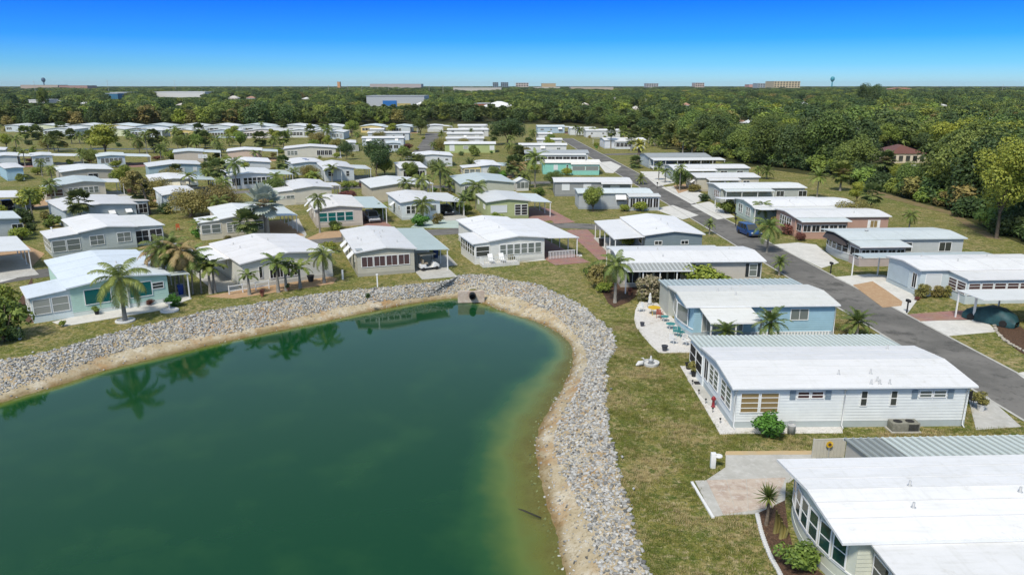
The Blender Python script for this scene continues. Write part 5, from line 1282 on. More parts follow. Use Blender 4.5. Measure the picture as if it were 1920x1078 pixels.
# named palms of the foreground and middle
palm_px('queen0', 235, 602, 522, 'tall feather palm with white ring planter before the mint green home', 3.1, r0=.20, m=M_BARKG)
for x, y, hy, sp, w_ in [(403, 549, 498, 1.8, 'twin trunked'), (395, 551, 503, 1.6, 'leaning'), (468, 553, 517, 1.3, 'small drooping'), (522, 548, 494, 2.1, 'bottle trunked'), (537, 545, 500, 1.7, 'slim'), (563, 540, 502, 1.8, 'thick based')]:
    palm_px('fox%d' % (int(x) % 2), x, y, hy, w_ + ' foxtail palm in the tan bed of the white lakeside home', sp, r0=.14, bulge=True)
palm_px('queen1', 608, 531, 477, 'upright feather palm at the right corner of the white lakeside home', 2.0, r0=.13, bulge=True)
for i, (x, y, hy, sp, kk) in enumerate([(296, 548, 478, 1.9, 'brown'), (315, 553, 465, 2.3, 'queen0'), (331, 555, 482, 2.2, 'queen2'), (347, 553, 470, 2.2, 'brown'), (362, 551, 480, 2.2, 'queen1'), (378, 550, 492, 1.9, 'coco0'), (338, 548, 458, 2.2, 'coco1')]):
    palm_px(kk, x, y, hy, 'palm in the brown tinged clump between the mint and white lakeside homes', sp, r0=.09, bend=rnd.uniform(-.6, .6), group='clump of palms between two lakeside homes')
palm_px('silver', 500, 445, 380, 'silver blue fan palm rising over the tan home', 2.9, r0=.26, dead=True)
palm_px('fox0', 377, 447, 423, 'left small palm of the pair before the tan home', 2.0, r0=.1); palm_px('fox1', 394, 446, 419, 'right small palm of the pair before the tan home', 2.0, r0=.1)
palm_px('queen2', 600, 437, 373, 'thin tall palm in the shell yard by the teal windows', 1.9, r0=.13)
palm_px('queen0', 444, 356, 306, 'tall arching palm before the six windowed white home', 2.9, r0=.15)
palm_px('queen1', 893, 393, 350, 'feather palm left of the lime green home', 2.6, r0=.14)
palm_px('coco0', 1003, 352, 296, 'tall coconut palm before the aqua home', 3.4, r0=.15)
palm_px('datebig0', 882, 326, 312, 'date palm before the blue grey home', 3.0, r0=.22)
palm_px('coco1', 835, 352, 324, 'left coconut palm with pale fronds by the beige home', 3.0, r0=.15); palm_px('coco0', 826, 360, 318, 'tall coconut palm with pale fronds by the beige home', 3.2, r0=.15); palm_px('fox0', 842, 362, 345, 'low bright palm under the coconut palms by the beige home', 2.2)
palm_px('sabal0', 962, 335, 308, 'shaggy fan palm with dead fronds right of the sage home', 2.6, r0=.22, dead=True); palm_px('brown', 975, 330, 312, 'brown fronded palm right of the sage home', 2.6, r0=.2); palm_px('queen2', 985, 352, 330, 'dense green palm left of the coconut palm', 2.4); palm_px('fox1', 970, 350, 338, 'small palm by the white summer house', 1.8)
palm_px('date0', 1100, 321, 313, 'round pale palm before the aqua home', 2.4, r0=.2); palm_px('date1', 1201, 346, 336, 'round palm at the street edge by the dark grey home', 1.8, r0=.15); palm_px('date0', 1437, 336, 322, 'round palm at the grass edge beyond the beige home', 2.2, r0=.2)
palm_px('queen0', 1153, 568, 496, 'tall feather palm in the mulch bed beside the greige home', 2.3, r0=.17)
palm_px('queen1', 1427, 418, 388, 'feather palm before the salmon pink home', 2.1, r0=.13); palm_px('queen2', 1438, 474, 425, 'tall feather palm at the street edge by the blue minivan', 2.4, r0=.14)
palm_px('date0', 1461, 516, 492, 'stubby palm at the street corner of the greige home', 1.25, r0=.14); palm_px('date1', 1330, 440, 420, 'small palm on the corner grass by the slate blue home', 1.15, r0=.12)
palm_px('date1', 1604, 632, 604, 'bushy date palm on the street corner of the light blue home', 1.75, r0=.22)
palm_px('date0', 1440, 662, 604, 'golden palm beside the awning of the light blue home', 1.7, r0=.2); palm_px('date1', 1357, 668, 624, 'low palm under the awning of the light blue home', 1.4, r0=.2)
palm_px('fox1', 1247, 343, 322, 'thin palm before the grey home across the street', 1.8, r0=.12); palm_px('queen0', 1274, 358, 315, 'tall thin palm by the beige home across the street', 1.7, r0=.12)
for i, (x, y, hy) in enumerate([(1145, 279, 247), (1168, 275, 246), (1188, 272, 246), (1183, 283, 262), (1209, 270, 250), (1228, 274, 249), (1226, 270, 247), (1240, 277, 263), (1250, 280, 264), (1216, 268, 244)]):
    palm_px('sabal%d' % (i % 3), x, y, hy, 'sabal palm on the grass by the street bend', 2.1 + .25 * (i % 3), r0=.2, group='sabal palms by the street bend')
palm_px('yellowp', 1198, 304, 272, 'stout palm with golden yellow crown by the street', 2.6, r0=.55, m=M_BARK, bulge=True)
palm_px('sabal1', 1575, 358, 322, 'lone sabal palm on the grass before the woods', 2.6, r0=.22, dead=True)
palm_px('sabal2', 1280, 288, 255, 'left sabal palm against the woods edge', 2.6, r0=.2); palm_px('sabal0', 1297, 296, 262, 'second sabal palm against the woods edge', 2.6, r0=.2); palm_px('sabal1', 1318, 300, 264, 'third sabal palm against the woods edge', 2.6, r0=.2)
palm_px('sabal0', 1655, 345, 300, 'sabal palm by the gap to the tile roofed house', 2.6, r0=.2, dead=True)
palm_px('queen1', 1113, 257, 244, 'dark feather palm at the far street corner', 2.6); palm_px('queen2', 1087, 256, 243, 'feather palm at the far street corner', 2.8); palm_px('queen0', 999, 265, 248, 'tall palm beside the big dark oak', 2.6)
palm_px('queen2', 552, 340, 322, 'young palm right of the six windowed white home', 2.0); palm_px('fox0', 590, 340, 330, 'low palm left of the twin gabled home', 2.2)
palm_px('queen1', 32, 300, 282, 'small garden palm by the left edge carports', 2.4); palm_px('date0', 17, 300, 292, 'low palm at the left edge carports', 1.8)
for i, (x, y, hy) in enumerate([(92, 285, 259), (102, 284, 257), (110, 286, 261), (135, 270, 252), (150, 270, 254), (262, 288, 262), (276, 289, 252), (290, 287, 256), (300, 285, 270), (312, 290, 262), (306, 298, 277), (352, 280, 259), (375, 275, 242), (385, 278, 258), (408, 288, 262), (413, 294, 275), (430, 275, 258), (488, 275, 260), (533, 254, 232), (540, 262, 250), (615, 262, 242), (605, 272, 260), (116, 255, 238), (70, 262, 248), (330, 262, 242), (240, 262, 250)]):
    palm_px(['queen0', 'queen1', 'sabal0', 'sabal2', 'coco1'][i % 5], x, y, hy, 'palm along the canal grass before the far row', 2.5 + .4 * (i % 3), r0=.15, group='palms along the canal')
pz = palm_px('sabal1', 610, 258, 231, 'tall fan palm standing before the right end of the far row', 3.0, r0=.2)

# ---- named trees and shrubs
tree_px('dark0', 706, 332, 258, 'dense dark round tree in the centre of the park', 1.02)
tree_px('dark1', 952, 272, 214, 'big dark oak behind the centre homes', 1.55)
tree_px('oak0', 789, 254, 219, 'dark lollipop tree at the end of the short lane', 1.1)
tree_px('bushy', 357, 408, 350, 'left smaller olive green bushy tree', .95); tree_px('bushy', 408, 402, 341, 'wide olive green bushy tree left of the silver palm', .95)
tree_px('bright0', 196, 292, 232, 'bright green spreading tree by the canal', 1.35)
tree_px('bright0', 437, 262, 236, 'yellow green tree among the far row', 1.2); tree_px('mid0', 660, 256, 226, 'leafy tree at the right end of the far row', 1.1); tree_px('bright0', 735, 250, 231, 'bright shrub tree beyond the short lane', 1.2)
tree_px('dark0', 650, 300, 262, 'dark leafy tree left of the garage fronted home', .8); tree_px('olive0', 630, 285, 258, 'russet tinged tree by the canal end', 1.0); tree_px('mid1', 590, 282, 260, 'leafy tree on the canal grass', 1.0)
tree_px('bright0', 1604, 382, 340, 'small yellow green tree on the grass behind the pale green home', 1.0)
tree_px('mid0', 84, 215, 165, 'tall dark slender tree beyond the far row', .5)
tree_px('bright1', 1868, 447, 238, 'tall tree with a bare trunk at the edge of the right hand woods', .95)
cg = random.Random(17)
for i in range(44):
    x, y = cg.uniform(0, 640), cg.uniform(262, 284)
    p = G(x, y); q = i % 4
    if q == 0: palm_px(cg.choice(['queen0', 'sabal1', 'coco0', 'queen2']), x, y, y - cg.uniform(14, 26), 'slim palm on the canal bank', cg.uniform(2.2, 3.0), r0=.15, group='slim palms on the canal bank')
    elif q == 1: place_tree(cg.choice(['mid1', 'bushy', 'oak1', 'bright0']), p, cg.uniform(3.5, 6.0), 'leafy tree on the canal bank', group='leafy trees on the canal bank')
    else: continue
# slender pine
b = G(283, 402); hh = height_at(b, 330)
r = thing('pine_tree', 'slender leaning pine with tufted crown by the lane', 'pine tree', b)
m = MB(); m.tube([(0, 0, -.1), (-.5, 0, hh * .4), (-1.0, .1, hh * .75), (-1.7, .1, hh)], [.2, .17, .14, .06], 7)
for q in range(6):
    a = q * 1.1; z_ = hh * (.55 + .07 * q); m.tube([(-.7 - .16 * q, 0, z_), (-.9 - .2 * q + 1.3 * math.cos(a), 1.2 * math.sin(a), z_ + .5)], [.06, .02], 5)
m.build('trunk', M_BARK, r, True)
V, Fc, L_ = crown_np(90, hh + .8, 2.6, hh * .62, 12, 2200, .2, .3); V[:, 0] -= 1.9
link('crown', np_mesh('crown', V, Fc, LEAF['olive']), r)
SHRUB = {}
for key, sd_, lm, lf in [('hedge', 101, 'hedge', .13), ('olive', 102, 'olive', .12), ('dark', 103, 'dark', .12), ('bright', 104, 'bright', .12), ('red', 105, 'red', .11), ('flower', 106, 'flower', .11), ('mid', 107, 'mid', .12)]:
    V, Fc, L_ = crown_np(sd_, 1.0, .62, .02, 12, 1500, lf * .55, .42)
    SHRUB[key] = (np_mesh('foliage', V, Fc, LEAF[lm]), trunk_mesh(sd_, .25, [tuple(p) for p in L_[:6]], .035, M_BARK, .03, 5))
def shrub_px(key, bx, by, ty, label, wide=1.0, name='shrub', group=None, h=None):
    b = G(bx, by); h = h or max(.3, height_at(b, ty))
    r = thing(name, label, 'shrub', b, rnd.uniform(0, 6.28), group, False, (h * wide, h * wide, h))
    link('foliage', SHRUB[key][0], r); link('stem', SHRUB[key][1], r)
    return r
shrub_px('hedge', 1443, 818, 776, 'glossy round green shrub at the corner of the white sided home', 1.15)
shrub_px('mid', 1492, 1060, 1005, 'leafy shrub in the mulch bed by the bowed window end', 1.1)
for x, y, t, kk, w_, lb in [
 (1125, 540, 498, 'olive', 1.0, 'loose shrub left of the palm bed'), (1108, 520, 490, 'mid', 1.1, 'green shrub uphill of the palm bed'), (1133, 548, 528, 'bright', 1.3, 'low rounded shrub in the palm bed'), (1216, 565, 520, 'flower', 1.1, 'flowering shrub at the porch corner of the greige home'),
 (1318, 549, 496, 'bright', 1.25, 'bright green shrub before the greige home window'), (1342, 549, 512, 'mid', 1.2, 'low shrub under the greige home wall'), (1180, 462, 437, 'bright', 1.7, 'sprawling bright shrub before the slate blue home'),
 (1727, 558, 533, 'olive', 1.0, 'left round hedge before the pale blue home'), (1755, 557, 536, 'olive', 1.0, 'middle round hedge before the pale blue home'), (1776, 557, 536, 'olive', 1.0, 'right round hedge before the pale blue home'),
 (1720, 563, 556, 'red', 1.6, 'low red planting under the round hedges'), (1743, 462, 448, 'flower', 1.6, 'small flowering tree before the grey awning home'),
 (1480, 440, 418, 'red', 1.4, 'dark red shrub before the salmon pink home'), (1460, 425, 406, 'olive', 1.4, 'olive shrub before the salmon pink home'), (1500, 452, 438, 'red', 1.3, 'second red shrub before the salmon pink home'),
 (1360, 400, 372, 'mid', 1.1, 'little tree on the pale green home drive'), (1300, 360, 346, 'olive', 1.6, 'rock garden shrub before the beige home'),
 (10, 640, 555, 'mid', .9, 'tall shrub at the left edge below the mint green home'), (22, 638, 606, 'dark', 1.2, 'low dark shrub by the white marker at the left edge'), (8, 585, 530, 'bright', .9, 'yellow green shrub at the left edge by the mint green home'), (118, 612, 600, 'bright', .9, 'tiny yellow green plant on the lakeside grass'),
 (327, 574, 552, 'hedge', 1.2, 'shrub at the right corner of the mint green home'), (300, 565, 545, 'flower', 1.2, 'white flowering plants by the mint green home wall'), (282, 572, 560, 'red', 1.2, 'reddish plant by the mint green home wall'),
 (45, 420, 388, 'dark', 1.0, 'dark shrub beside the slider window home'), (58, 432, 418, 'dark', 1.4, 'low dark shrub in front of the slider window home'), (88, 412, 397, 'olive', 1.5, 'spiky yellowish shrub by the blue grey home'), (100, 416, 405, 'red', 1.2, 'dark red shrub by the blue grey home'),
 (158, 470, 458, 'dark', 1.2, 'clipped dark shrub under the grey home window'), (184, 468, 456, 'bright', 1.0, 'left yellow shrub under the grey home windows'), (205, 464, 452, 'bright', 1.0, 'middle yellow shrub under the grey home windows'), (230, 460, 450, 'bright', 1.0, 'right yellow shrub under the grey home windows'), (253, 460, 450, 'dark', 1.3, 'dark shrub at the lanai corner of the grey home'),
 (788, 424, 402, 'hedge', 1.3, 'bright shrub island before the small white home'), (820, 420, 400, 'olive', 1.0, 'bonsai like shrub before the small white home'), (956, 491, 477, 'olive', 1.1, 'potted shrub at the deck corner'), (1015, 484, 476, 'dark', 1.2, 'tiny shrub under the white lakeside windows'),
 (645, 352, 338, 'mid', 1.0, 'left clipped shrub before the twin gabled home'), (656, 352, 341, 'mid', 1.0, 'middle clipped shrub before the twin gabled home'), (666, 351, 341, 'mid', 1.0, 'right clipped shrub before the twin gabled home'), (650, 378, 356, 'red', 1.6, 'reddish rounded shrub by the teal windowed carport'),
 (572, 378, 358, 'mid', 1.0, 'shrub by the cream home wing'), (892, 293, 271, 'mid', .9, 'shrub before the centre lime green home'), (620, 474, 452, 'bright', 1.0, 'round shrub behind the beige lakeside home'), (320, 300, 280, 'mid', 1.2, 'shrub by the canal home'), (168, 305, 290, 'red', 1.2, 'red shrub under the four post carport'), (295, 300, 292, 'red', 2.2, 'red shrubs by the flat carport'), (60, 305, 296, 'red', 2.5, 'dark red hedge by the left edge carports'),
 (865, 292, 284, 'dark', 1.2, 'dark shrub beside the short lane'), (818, 280, 272, 'dark', 1.2, 'round shrub on the short lane verge'), (752, 292, 272, 'mid', 1.1, 'leafy shrub by the dark round tree'), (765, 283, 268, 'red', 1.3, 'brown shrub beside the short lane'),
 (470, 402, 388, 'mid', 1.3, 'shrub behind the silver palm'), (437, 338, 322, 'mid', 1.1, 'shrub beside the tall arching palm'), (690, 560, 549, 'dark', .8, 'tuft of weeds by the lake outlet')]:
    shrub_px(kk, x, y, t, lb, w_)
for i in range(22):
    x, y = cg.uniform(0, 640), cg.uniform(258, 290); shrub_px(cg.choice(['mid', 'olive', 'bright', 'dark']), x, y, 0, 'low bush on the canal bank', 1.4, group='low bushes on the canal bank', h=cg.uniform(1.0, 2.2))
# clipped hedge blob
shrub_px('bright', 62, 393, 348, 'large clipped yellow green hedge by the ridged roof home', 1.0)
# yucca, agave
yb = G(1436, 985); r = thing('yucca', 'spiky yucca on a thin stem in the mulch bed', 'yucca', yb)
yh = height_at(yb, 932)
MB().tube([(0, 0, -.1), (.05, 0, yh * .5), (0, .05, yh)], [.1, .08, .07], 6).build('stem', M_BARK, r, True)
mb = MB()
for i in range(90):
    az = i * 2.39996; e = -.5 + 1.9 * (i / 90); L_ = .75 * rnd.uniform(.8, 1.1)
    d = Vector((math.cos(az) * math.cos(e), math.sin(az) * math.cos(e), math.sin(e))); sd2 = Vector((-math.sin(az), math.cos(az), 0)) * .03
    o = len(mb.v); mb.v += [tuple(-sd2), tuple(sd2), tuple(d * L_ * .6 + sd2), tuple(d * L_), tuple(d * L_ * .6 - sd2)]; mb.f.append((o, o+1, o+2, o+3, o+4))
mb.build('crown', LEAF['palm'], r, loc=(0, .05, yh))
for i, (x, y) in enumerate([(1452, 1000), (1463, 1010)]):
    b = G(x, y); r = thing('cactus', ['taller', 'shorter'][i] + ' upright cactus beside the yucca', 'cactus', b); m = MB()
    for q in range(3): m.tube([(.12 * q, .05 * q, -.05), (.15 * q + .05, .06 * q, .5), (.16 * q, .1 * q, 1.25 - .25 * q - .3 * i)], [.09, .1, .05], 7)
    m.build('stems', LEAF['olive'], r, True)

# ---- planting between the homes of the middle rows
gr = random.Random(91); placed = []
def clear_of_homes(p, m_=.6):
    for h, _ in HOMES:
        d_ = p - h.A; x = d_.x * h.ca + d_.y * h.sa; y = -d_.x * h.sa + d_.y * h.ca
        if -m_ < x < h.W + m_ and -m_ < y < h.L + m_: return False
    return all((p - q).length > 2.2 for q in placed)
for h, lb in list(HOMES):
    if h.A.y < 95: continue
    ws = lb.replace(',', '').split()
    if len(ws) > 9:
        ws = ws[:9]
        while ws[-1] in ('with', 'and', 'a', 'the', 'of', 'by', 'its', 'in', 'on', 'behind', 'left', 'right', 'to', 'before', 'beside', 'white', 'dark', 'wide', 'two', 'one', 'over', 'at', 'up', 'deep', 'grey', 'green', 'far', 'from', 'front', 'back', 'rank'): ws.pop()
    lb = ' '.join(ws)
    if h.A.y > 300 and gr.random() < .35: continue
    n_ = 5 if h.A.y < 250 else 3
    for _ in range(n_):
        sd_ = gr.choice('FFBLLR'); t = gr.random()
        x, y = {'F': (t * h.W, -gr.uniform(1.2, 2.5)), 'B': (t * h.W, h.L + gr.uniform(1, 2)), 'L': (-gr.uniform(1.2, 3.8), t * h.L), 'R': (h.W + gr.uniform(3.2, 5.2), t * h.L)}[sd_]
        p = h.wpt(x, y)
        if not clear_of_homes(p): continue
        if abs(p.x - (rx(p.y) - 2.6)) < 3.6: continue
        placed.append(p); q = gr.random(); wd = {'F': 'before', 'B': 'behind', 'L': 'left of', 'R': 'right of'}[sd_]
        if q < .30: palm(gr.choice(['queen0', 'queen1', 'fox0', 'coco0', 'sabal0', 'date0']), p, gr.uniform(1.5, 4.5), 'palm %s the %s' % (wd, lb), spread=gr.uniform(1.5, 2.4), r0=.13, group='palms between the homes')
        elif q < .42: place_tree(gr.choice(['mid1', 'oak1', 'bright0', 'bushy']), p, gr.uniform(3.0, 5.0), 'tree %s the %s' % (wd, lb), group='trees between the homes', wide=1.0)
        else:
            hh = gr.uniform(.7, 2.0); kk = gr.choice(['mid', 'olive', 'dark', 'bright', 'red', 'hedge', 'mid'])
            r = thing('shrub', 'shrub %s the %s' % (wd, lb), 'shrub', p, gr.uniform(0, 6.28), 'shrubs between the homes', False, (hh * 1.25, hh * 1.25, hh)); link('foliage', SHRUB[kk][0], r); link('stem', SHRUB[kk][1], r)
# ---- woods: near trees singly, the distant mass as one
wr = random.Random(77)
edge = [G(x, y) for x, y in [(-900, 239), (0, 239), (330, 238), (640, 238), (720, 234), (800, 231), (1000, 232), (1110, 236), (1230, 258), (1300, 286), (1440, 311), (1558, 325), (1630, 350), (1675, 362), (1723, 376), (1778, 388), (1816, 406), (1920, 453), (2500, 560)]]
wpoly = np.array([(p.x, p.y) for p in edge] + [(400, 20), (9000, 0), (9000, 12000), (-9000, 12000), (-9000, edge[0].y)])
def edge_d(x, y):
    """distance from the front edge of the woods"""
    q = Vector((x, y, 0)); best = 1e9
    for a, b in zip(edge, edge[1:]):
        ab = b - a; t = max(0, min(1, (q - a).dot(ab) / ab.length_squared)); best = min(best, (a + ab * t - q).length)
    return best
def in_woods(x, y):
    c = False; j = len(wpoly) - 1
    for i in range(len(wpoly)):
        xi, yi = wpoly[i]; xj, yj = wpoly[j]
        if (yi > y) != (yj > y) and x < (xj - xi) * (y - yi) / (yj - yi + 1e-12) + xi: c = not c
        j = i
    return c
holes = [(G(1702, 296), 18), (G(1702, 308), 20), (G(1700, 318), 12), (G(1632, 232), 20), (G(745, 200), 55), (G(790, 198), 25), (G(935, 202), 32), (G(1010, 200), 18)]
wood = []
def try_add(x, y, d):
    if 200 < y < 420 and not clear_of_homes(Vector((x, y, 0)), 2.5): return
    if abs(x) > y * .80 + 12: return
    if y < 600 and not (in_woods(x, y) and edge_d(x, y) > 1.8): return
    for c, rr in holes:
        if (c.x - x) ** 2 + (c.y - y) ** 2 < rr * rr: return
    wood.append((x, y))
y = 60.0
while y < 4200:
    d = 5.6 if y < 260 else (7.6 if y < 600 else 7.6 + (y - 600) * .0085)
    xw = y * .80 + 12
    x = -xw
    while x < xw:
        try_add(x + wr.uniform(-.42, .42) * d, y + wr.uniform(-.42, .42) * d, d)
        x += d
    y += d * (1.0 if y < 600 else 1.25)
# trees nearest the eye are kept as individuals
wood.sort(key=lambda p: p[0] * p[0] + p[1] * p[1])
print('wood', len(wood))
def wood_kind(x, y):
    v = math.sin(x * .013 + 1.3) + math.sin(y * .011 + x * .004)
    r = wr.random()
    if y > 260 and y < 520 and x < 70 and r < .55: return 'sabal'
    if x > 62 and y < 190 and r < .42 and edge_d(x, y) > 9: return 'bright1'
    return wr.choice(['oak0', 'oak1', 'oak2', 'mid0', 'mid1', 'dark0', 'dark1', 'oak0', 'oak1', 'dark1', 'bright0', 'dark0'] if v > -.4 else ['oak0', 'mid0', 'mid1', 'bright0', 'olive0', 'oak1', 'oak2', 'dark0', 'dark1'])
KD = {'oak': 'rounded evergreen oak in the woods beyond the homes', 'mid': 'mid green leafy tree in the woods beyond the homes', 'dark': 'dark dense tree in the woods beyond the homes', 'bright': 'yellow green tree in the woods beyond the homes', 'olive': 'olive tinged tree in the woods beyond the homes'}
FARH = [(150, 166, 201, 191), (428, 446, 192, 180), (462, 478, 190, 181), (566, 582, 191, 183), (1186, 1202, 214, 199), (1378, 1396, 240, 222), (1402, 1420, 244, 226), (1556, 1574, 266, 249), (1712, 1730, 256, 236), (1846, 1862, 232, 218), (1090, 1104, 203, 193), (1280, 1294, 205, 193), (1500, 1514, 202, 191), (330, 346, 203, 194), (30, 46, 206, 197), (1760, 1776, 205, 195)]
def sight(x, y, hgt):
    q = PX((x, y, 0)); best = hgt; b_ = Vector((x, y, 0))
    for a, b, by, ty in FARH:
        if a - 12 < q[0] < b + 12 and q[1] > by - 1.5: best = min(best, height_at(b_, by - (by - ty) * .45))
        if a - 4 < q[0] < b + 4 and ty < q[1] <= by: return 0
    for a, b, row in ((1622, 1786, 305), (686, 798, 200), (878, 972, 203), (1620, 1652, 241), (284, 386, 183), (196, 244, 187), (52, 128, 194), (-8, 16, 196), (1452, 1478, 214), (1594, 1624, 255)):
        if a < q[0] < b and q[1] > row: best = min(best, height_at(b_, row))
    return best
far_pts = []
def region(x, y):
    q = PX((x, y, 0))[0]
    for lim_, nm in ((330, 'behind the left half of the far row'), (660, 'behind the right half of the far row'), (900, 'behind the short lane'), (1110, 'behind the big dark oak'), (1300, 'behind the street bend'), (1480, 'behind the street homes'), (1660, 'behind the lone sabal palm'), (1800, 'round the tile roofed villa')):
        if q < lim_: return nm
    return 'at the right picture edge'
n_ind = 0
for i, (x, y) in enumerate(wood):
    k = wood_kind(x, y); d = math.hypot(x, y)
    hgt = wr.uniform(6.5, 11.0) + 2.2 * math.sin(x * .021 + 2 * math.sin(y * .013)) 
    if x > 40 and y < 210: hgt = wr.uniform(9, 14) * (1.12 if x > 75 else .92)
    if y > 600: hgt *= 1.0 + (y - 600) * .00004
    hgt = min(hgt, sight(x, y, hgt))
    if hgt < 2.0: continue
    if n_ind < 270:
        n_ind += 1
        if k == 'sabal':
            palm('sabal%d' % wr.randrange(3), Vector((x, y, 0)), wr.uniform(3.5, 6.5), 'sabal palm in the woods beyond the far row', spread=2.6, r0=.2, group='sabal palms of the woods', share=True)
        else:
            fam = ''.join(c for c in k if not c.isdigit())
            kk = 'edge' + fam if (fam in ('oak', 'mid', 'dark', 'bright') and edge_d(x, y) < 14 and k != 'bright1') else k
            place_tree(kk, Vector((x, y, 0)), hgt, KD[fam].replace('in the woods beyond the homes', ('at the edge of woods ' if edge_d(x, y) < 5 else 'in the woods ') + region(x, y)), group=fam + ' trees of the woods ' + region(x, y), share=not (edge_d(x, y) < 5), wide=wr.uniform(.9, 1.25))
    else:
        far_pts.append((x, y, k, hgt))
# understorey along the right hand woods edge
tl = [p for p in edge if p.x > 50 and p.y > 60]; tl = arc_resample(tl, 170)
TH = []
for i, c_ in enumerate(tl):
    t_ = (tl[min(i + 1, 169)] - tl[max(i - 1, 0)]).normalized(); n_ = Vector((-t_.y, t_.x, 0)); n_ = n_ if n_.x > 0 or n_.y > .5 else -n_
    q_ = c_ + n_ * wr.uniform(-.6, 3.5); x, yy = q_.x, q_.y
    if abs(x) > yy * .72 + 6: continue
    h_ = wr.uniform(1.6, 4.6)
    if sight(x, yy, h_) < h_: h_ = max(1.2, sight(x, yy, h_))
    TH.append((x, yy, h_, wr.choice([0, 1, 0, 1, 2])))
# distant woods: one object, crowns instanced on points
FARK = []
for sd_, lm, H_, rd in [(201, 'oak', 10, 5.0), (202, 'dark', 11, 5.2), (203, 'mid', 9, 4.6), (204, 'bright', 9, 4.8), (205, 'oak', 12, 4.6), (206, 'olive', 9, 4.6)]:
    V, Fc, L_ = crown_np(sd_, H_, rd, .4, 16, 2000, .40, .36)
    FARK.append(bpy.data.objects.new('far_crown_source', np_mesh('far_crown_source', V, Fc, LEAF[lm])))
FARK.append(bpy.data.objects.new('far_palm_source', None if False else PALM['sabal0'][0]))
fmap = {'oak': [0, 4], 'dark': [1], 'mid': [2], 'bright': [3], 'olive': [5]}
pts, scl, rot, kid = [], [], [], []
for x, y, k, hgt in far_pts:
    if k == 'sabal':
        kid.append(6); s_ = wr.uniform(1.2, 1.6); scl.append((s_, s_, s_)); pts.append((x, y, wr.uniform(4.5, 7.5)))
    else:
        q = wr.choice(fmap[''.join(c for c in k if not c.isdigit())]); kid.append(q)
        w_ = (1.25 if y < 600 else 1.25 + (y - 600) * .0012); s_ = hgt / 10.0
        scl.append((s_ * w_ * wr.uniform(.9, 1.2), s_ * w_ * wr.uniform(.9, 1.2), s_)); pts.append((x, y, 0))
    rot.append((0, 0, wr.uniform(0, 6.28)))
me = bpy.data.meshes.new('far_woods'); me.from_pydata(pts, [], [])
a_ = me.attributes.new('scl', 'FLOAT_VECTOR', 'POINT'); a_.data.foreach_set('vector', np.array(scl, np.float32).ravel())
a_ = me.attributes.new('rotv', 'FLOAT_VECTOR', 'POINT'); a_.data.foreach_set('vector', np.array(rot, np.float32).ravel())
a_ = me.attributes.new('kid', 'INT', 'POINT'); a_.data.foreach_set('value', np.array(kid, np.int32))
fw = link('far_woods', me); tag(fw, 'endless mixed green woods reaching from behind the park to the horizon', 'woods', kind='stuff')
gn = bpy.data.node_groups.new('instance_crowns', 'GeometryNodeTree')
gn.interface.new_socket('Geometry', in_out='INPUT', socket_type='NodeSocketGeometry'); gn.interface.new_socket('Geometry', in_out='OUTPUT', socket_type='NodeSocketGeometry')
gi = gn.nodes.new('NodeGroupInput'); go = gn.nodes.new('NodeGroupOutput'); jn = gn.nodes.new('GeometryNodeJoinGeometry')
def named(nm, t):
    q = gn.nodes.new('GeometryNodeInputNamedAttribute'); q.data_type = t; q.inputs[0].default_value = nm
    return [o for o in q.outputs if o.enabled and o.name == 'Attribute'][0]
aS, aR, aK = named('scl', 'FLOAT_VECTOR'), named('rotv', 'FLOAT_VECTOR'), named('kid', 'INT')
for k, ob in enumerate(FARK):
    oi = gn.nodes.new('GeometryNodeObjectInfo'); oi.inputs['Object'].default_value = ob; oi.inputs['As Instance'].default_value = True
    cp = gn.nodes.new('FunctionNodeCompare'); cp.data_type = 'INT'; cp.operation = 'EQUAL'
    ins_ = [i for i in cp.inputs if i.enabled and i.type == 'INT']
    gn.links.new(aK, ins_[0]); ins_[1].default_value = k
    ip = gn.nodes.new('GeometryNodeInstanceOnPoints')
    gn.links.new(gi.outputs[0], ip.inputs['Points']); gn.links.new(cp.outputs[0], ip.inputs['Selection']); gn.links.new(oi.outputs['Geometry'], ip.inputs['Instance'])
    e2r = gn.nodes.new('FunctionNodeEulerToRotation'); gn.links.new(aR, e2r.inputs[0])
    gn.links.new(e2r.outputs[0], ip.inputs['Rotation']); gn.links.new(aS, ip.inputs['Scale'])
    gn.links.new(ip.outputs[0], jn.inputs[0])
gn.links.new(jn.outputs[0], go.inputs[0])
mo = fw.modifiers.new('crowns', 'NODES'); mo.node_group = gn
def scatter(name, label, cat, pos, scl, rot, kid, sources):
    me = bpy.data.meshes.new(name); me.from_pydata(pos, [], [])
    for nm, v in (('scl', scl), ('rotv', rot)):
        a_ = me.attributes.new(nm, 'FLOAT_VECTOR', 'POINT'); a_.data.foreach_set('vector', np.asarray(v, np.float32).ravel())
    a_ = me.attributes.new('kid', 'INT', 'POINT'); a_.data.foreach_set('value', np.asarray(kid, np.int32))
    o = link(name, me); tag(o, label, cat, kind='stuff'); g2 = gn.copy(); k = 0
    for nd in list(g2.nodes):
        if nd.bl_idname == 'GeometryNodeObjectInfo': nd.inputs['Object'].default_value = sources[k] if k < len(sources) else None; k += 1
    o.modifiers.new('scatter', 'NODES').node_group = g2
    return o
scatter('thicket', 'dense tangle of bushes along the foot of the right hand woods', 'thicket', [(a, b, 0) for a, b, c, d in TH], [(c * 1.3, c * 1.3, c) for a, b, c, d in TH], [(0, 0, wr.uniform(0, 6.28)) for _ in TH], [d for a, b, c, d in TH], [bpy.data.objects.new('bush_source', SHRUB[k][0]) for k in ('mid', 'dark', 'olive')])

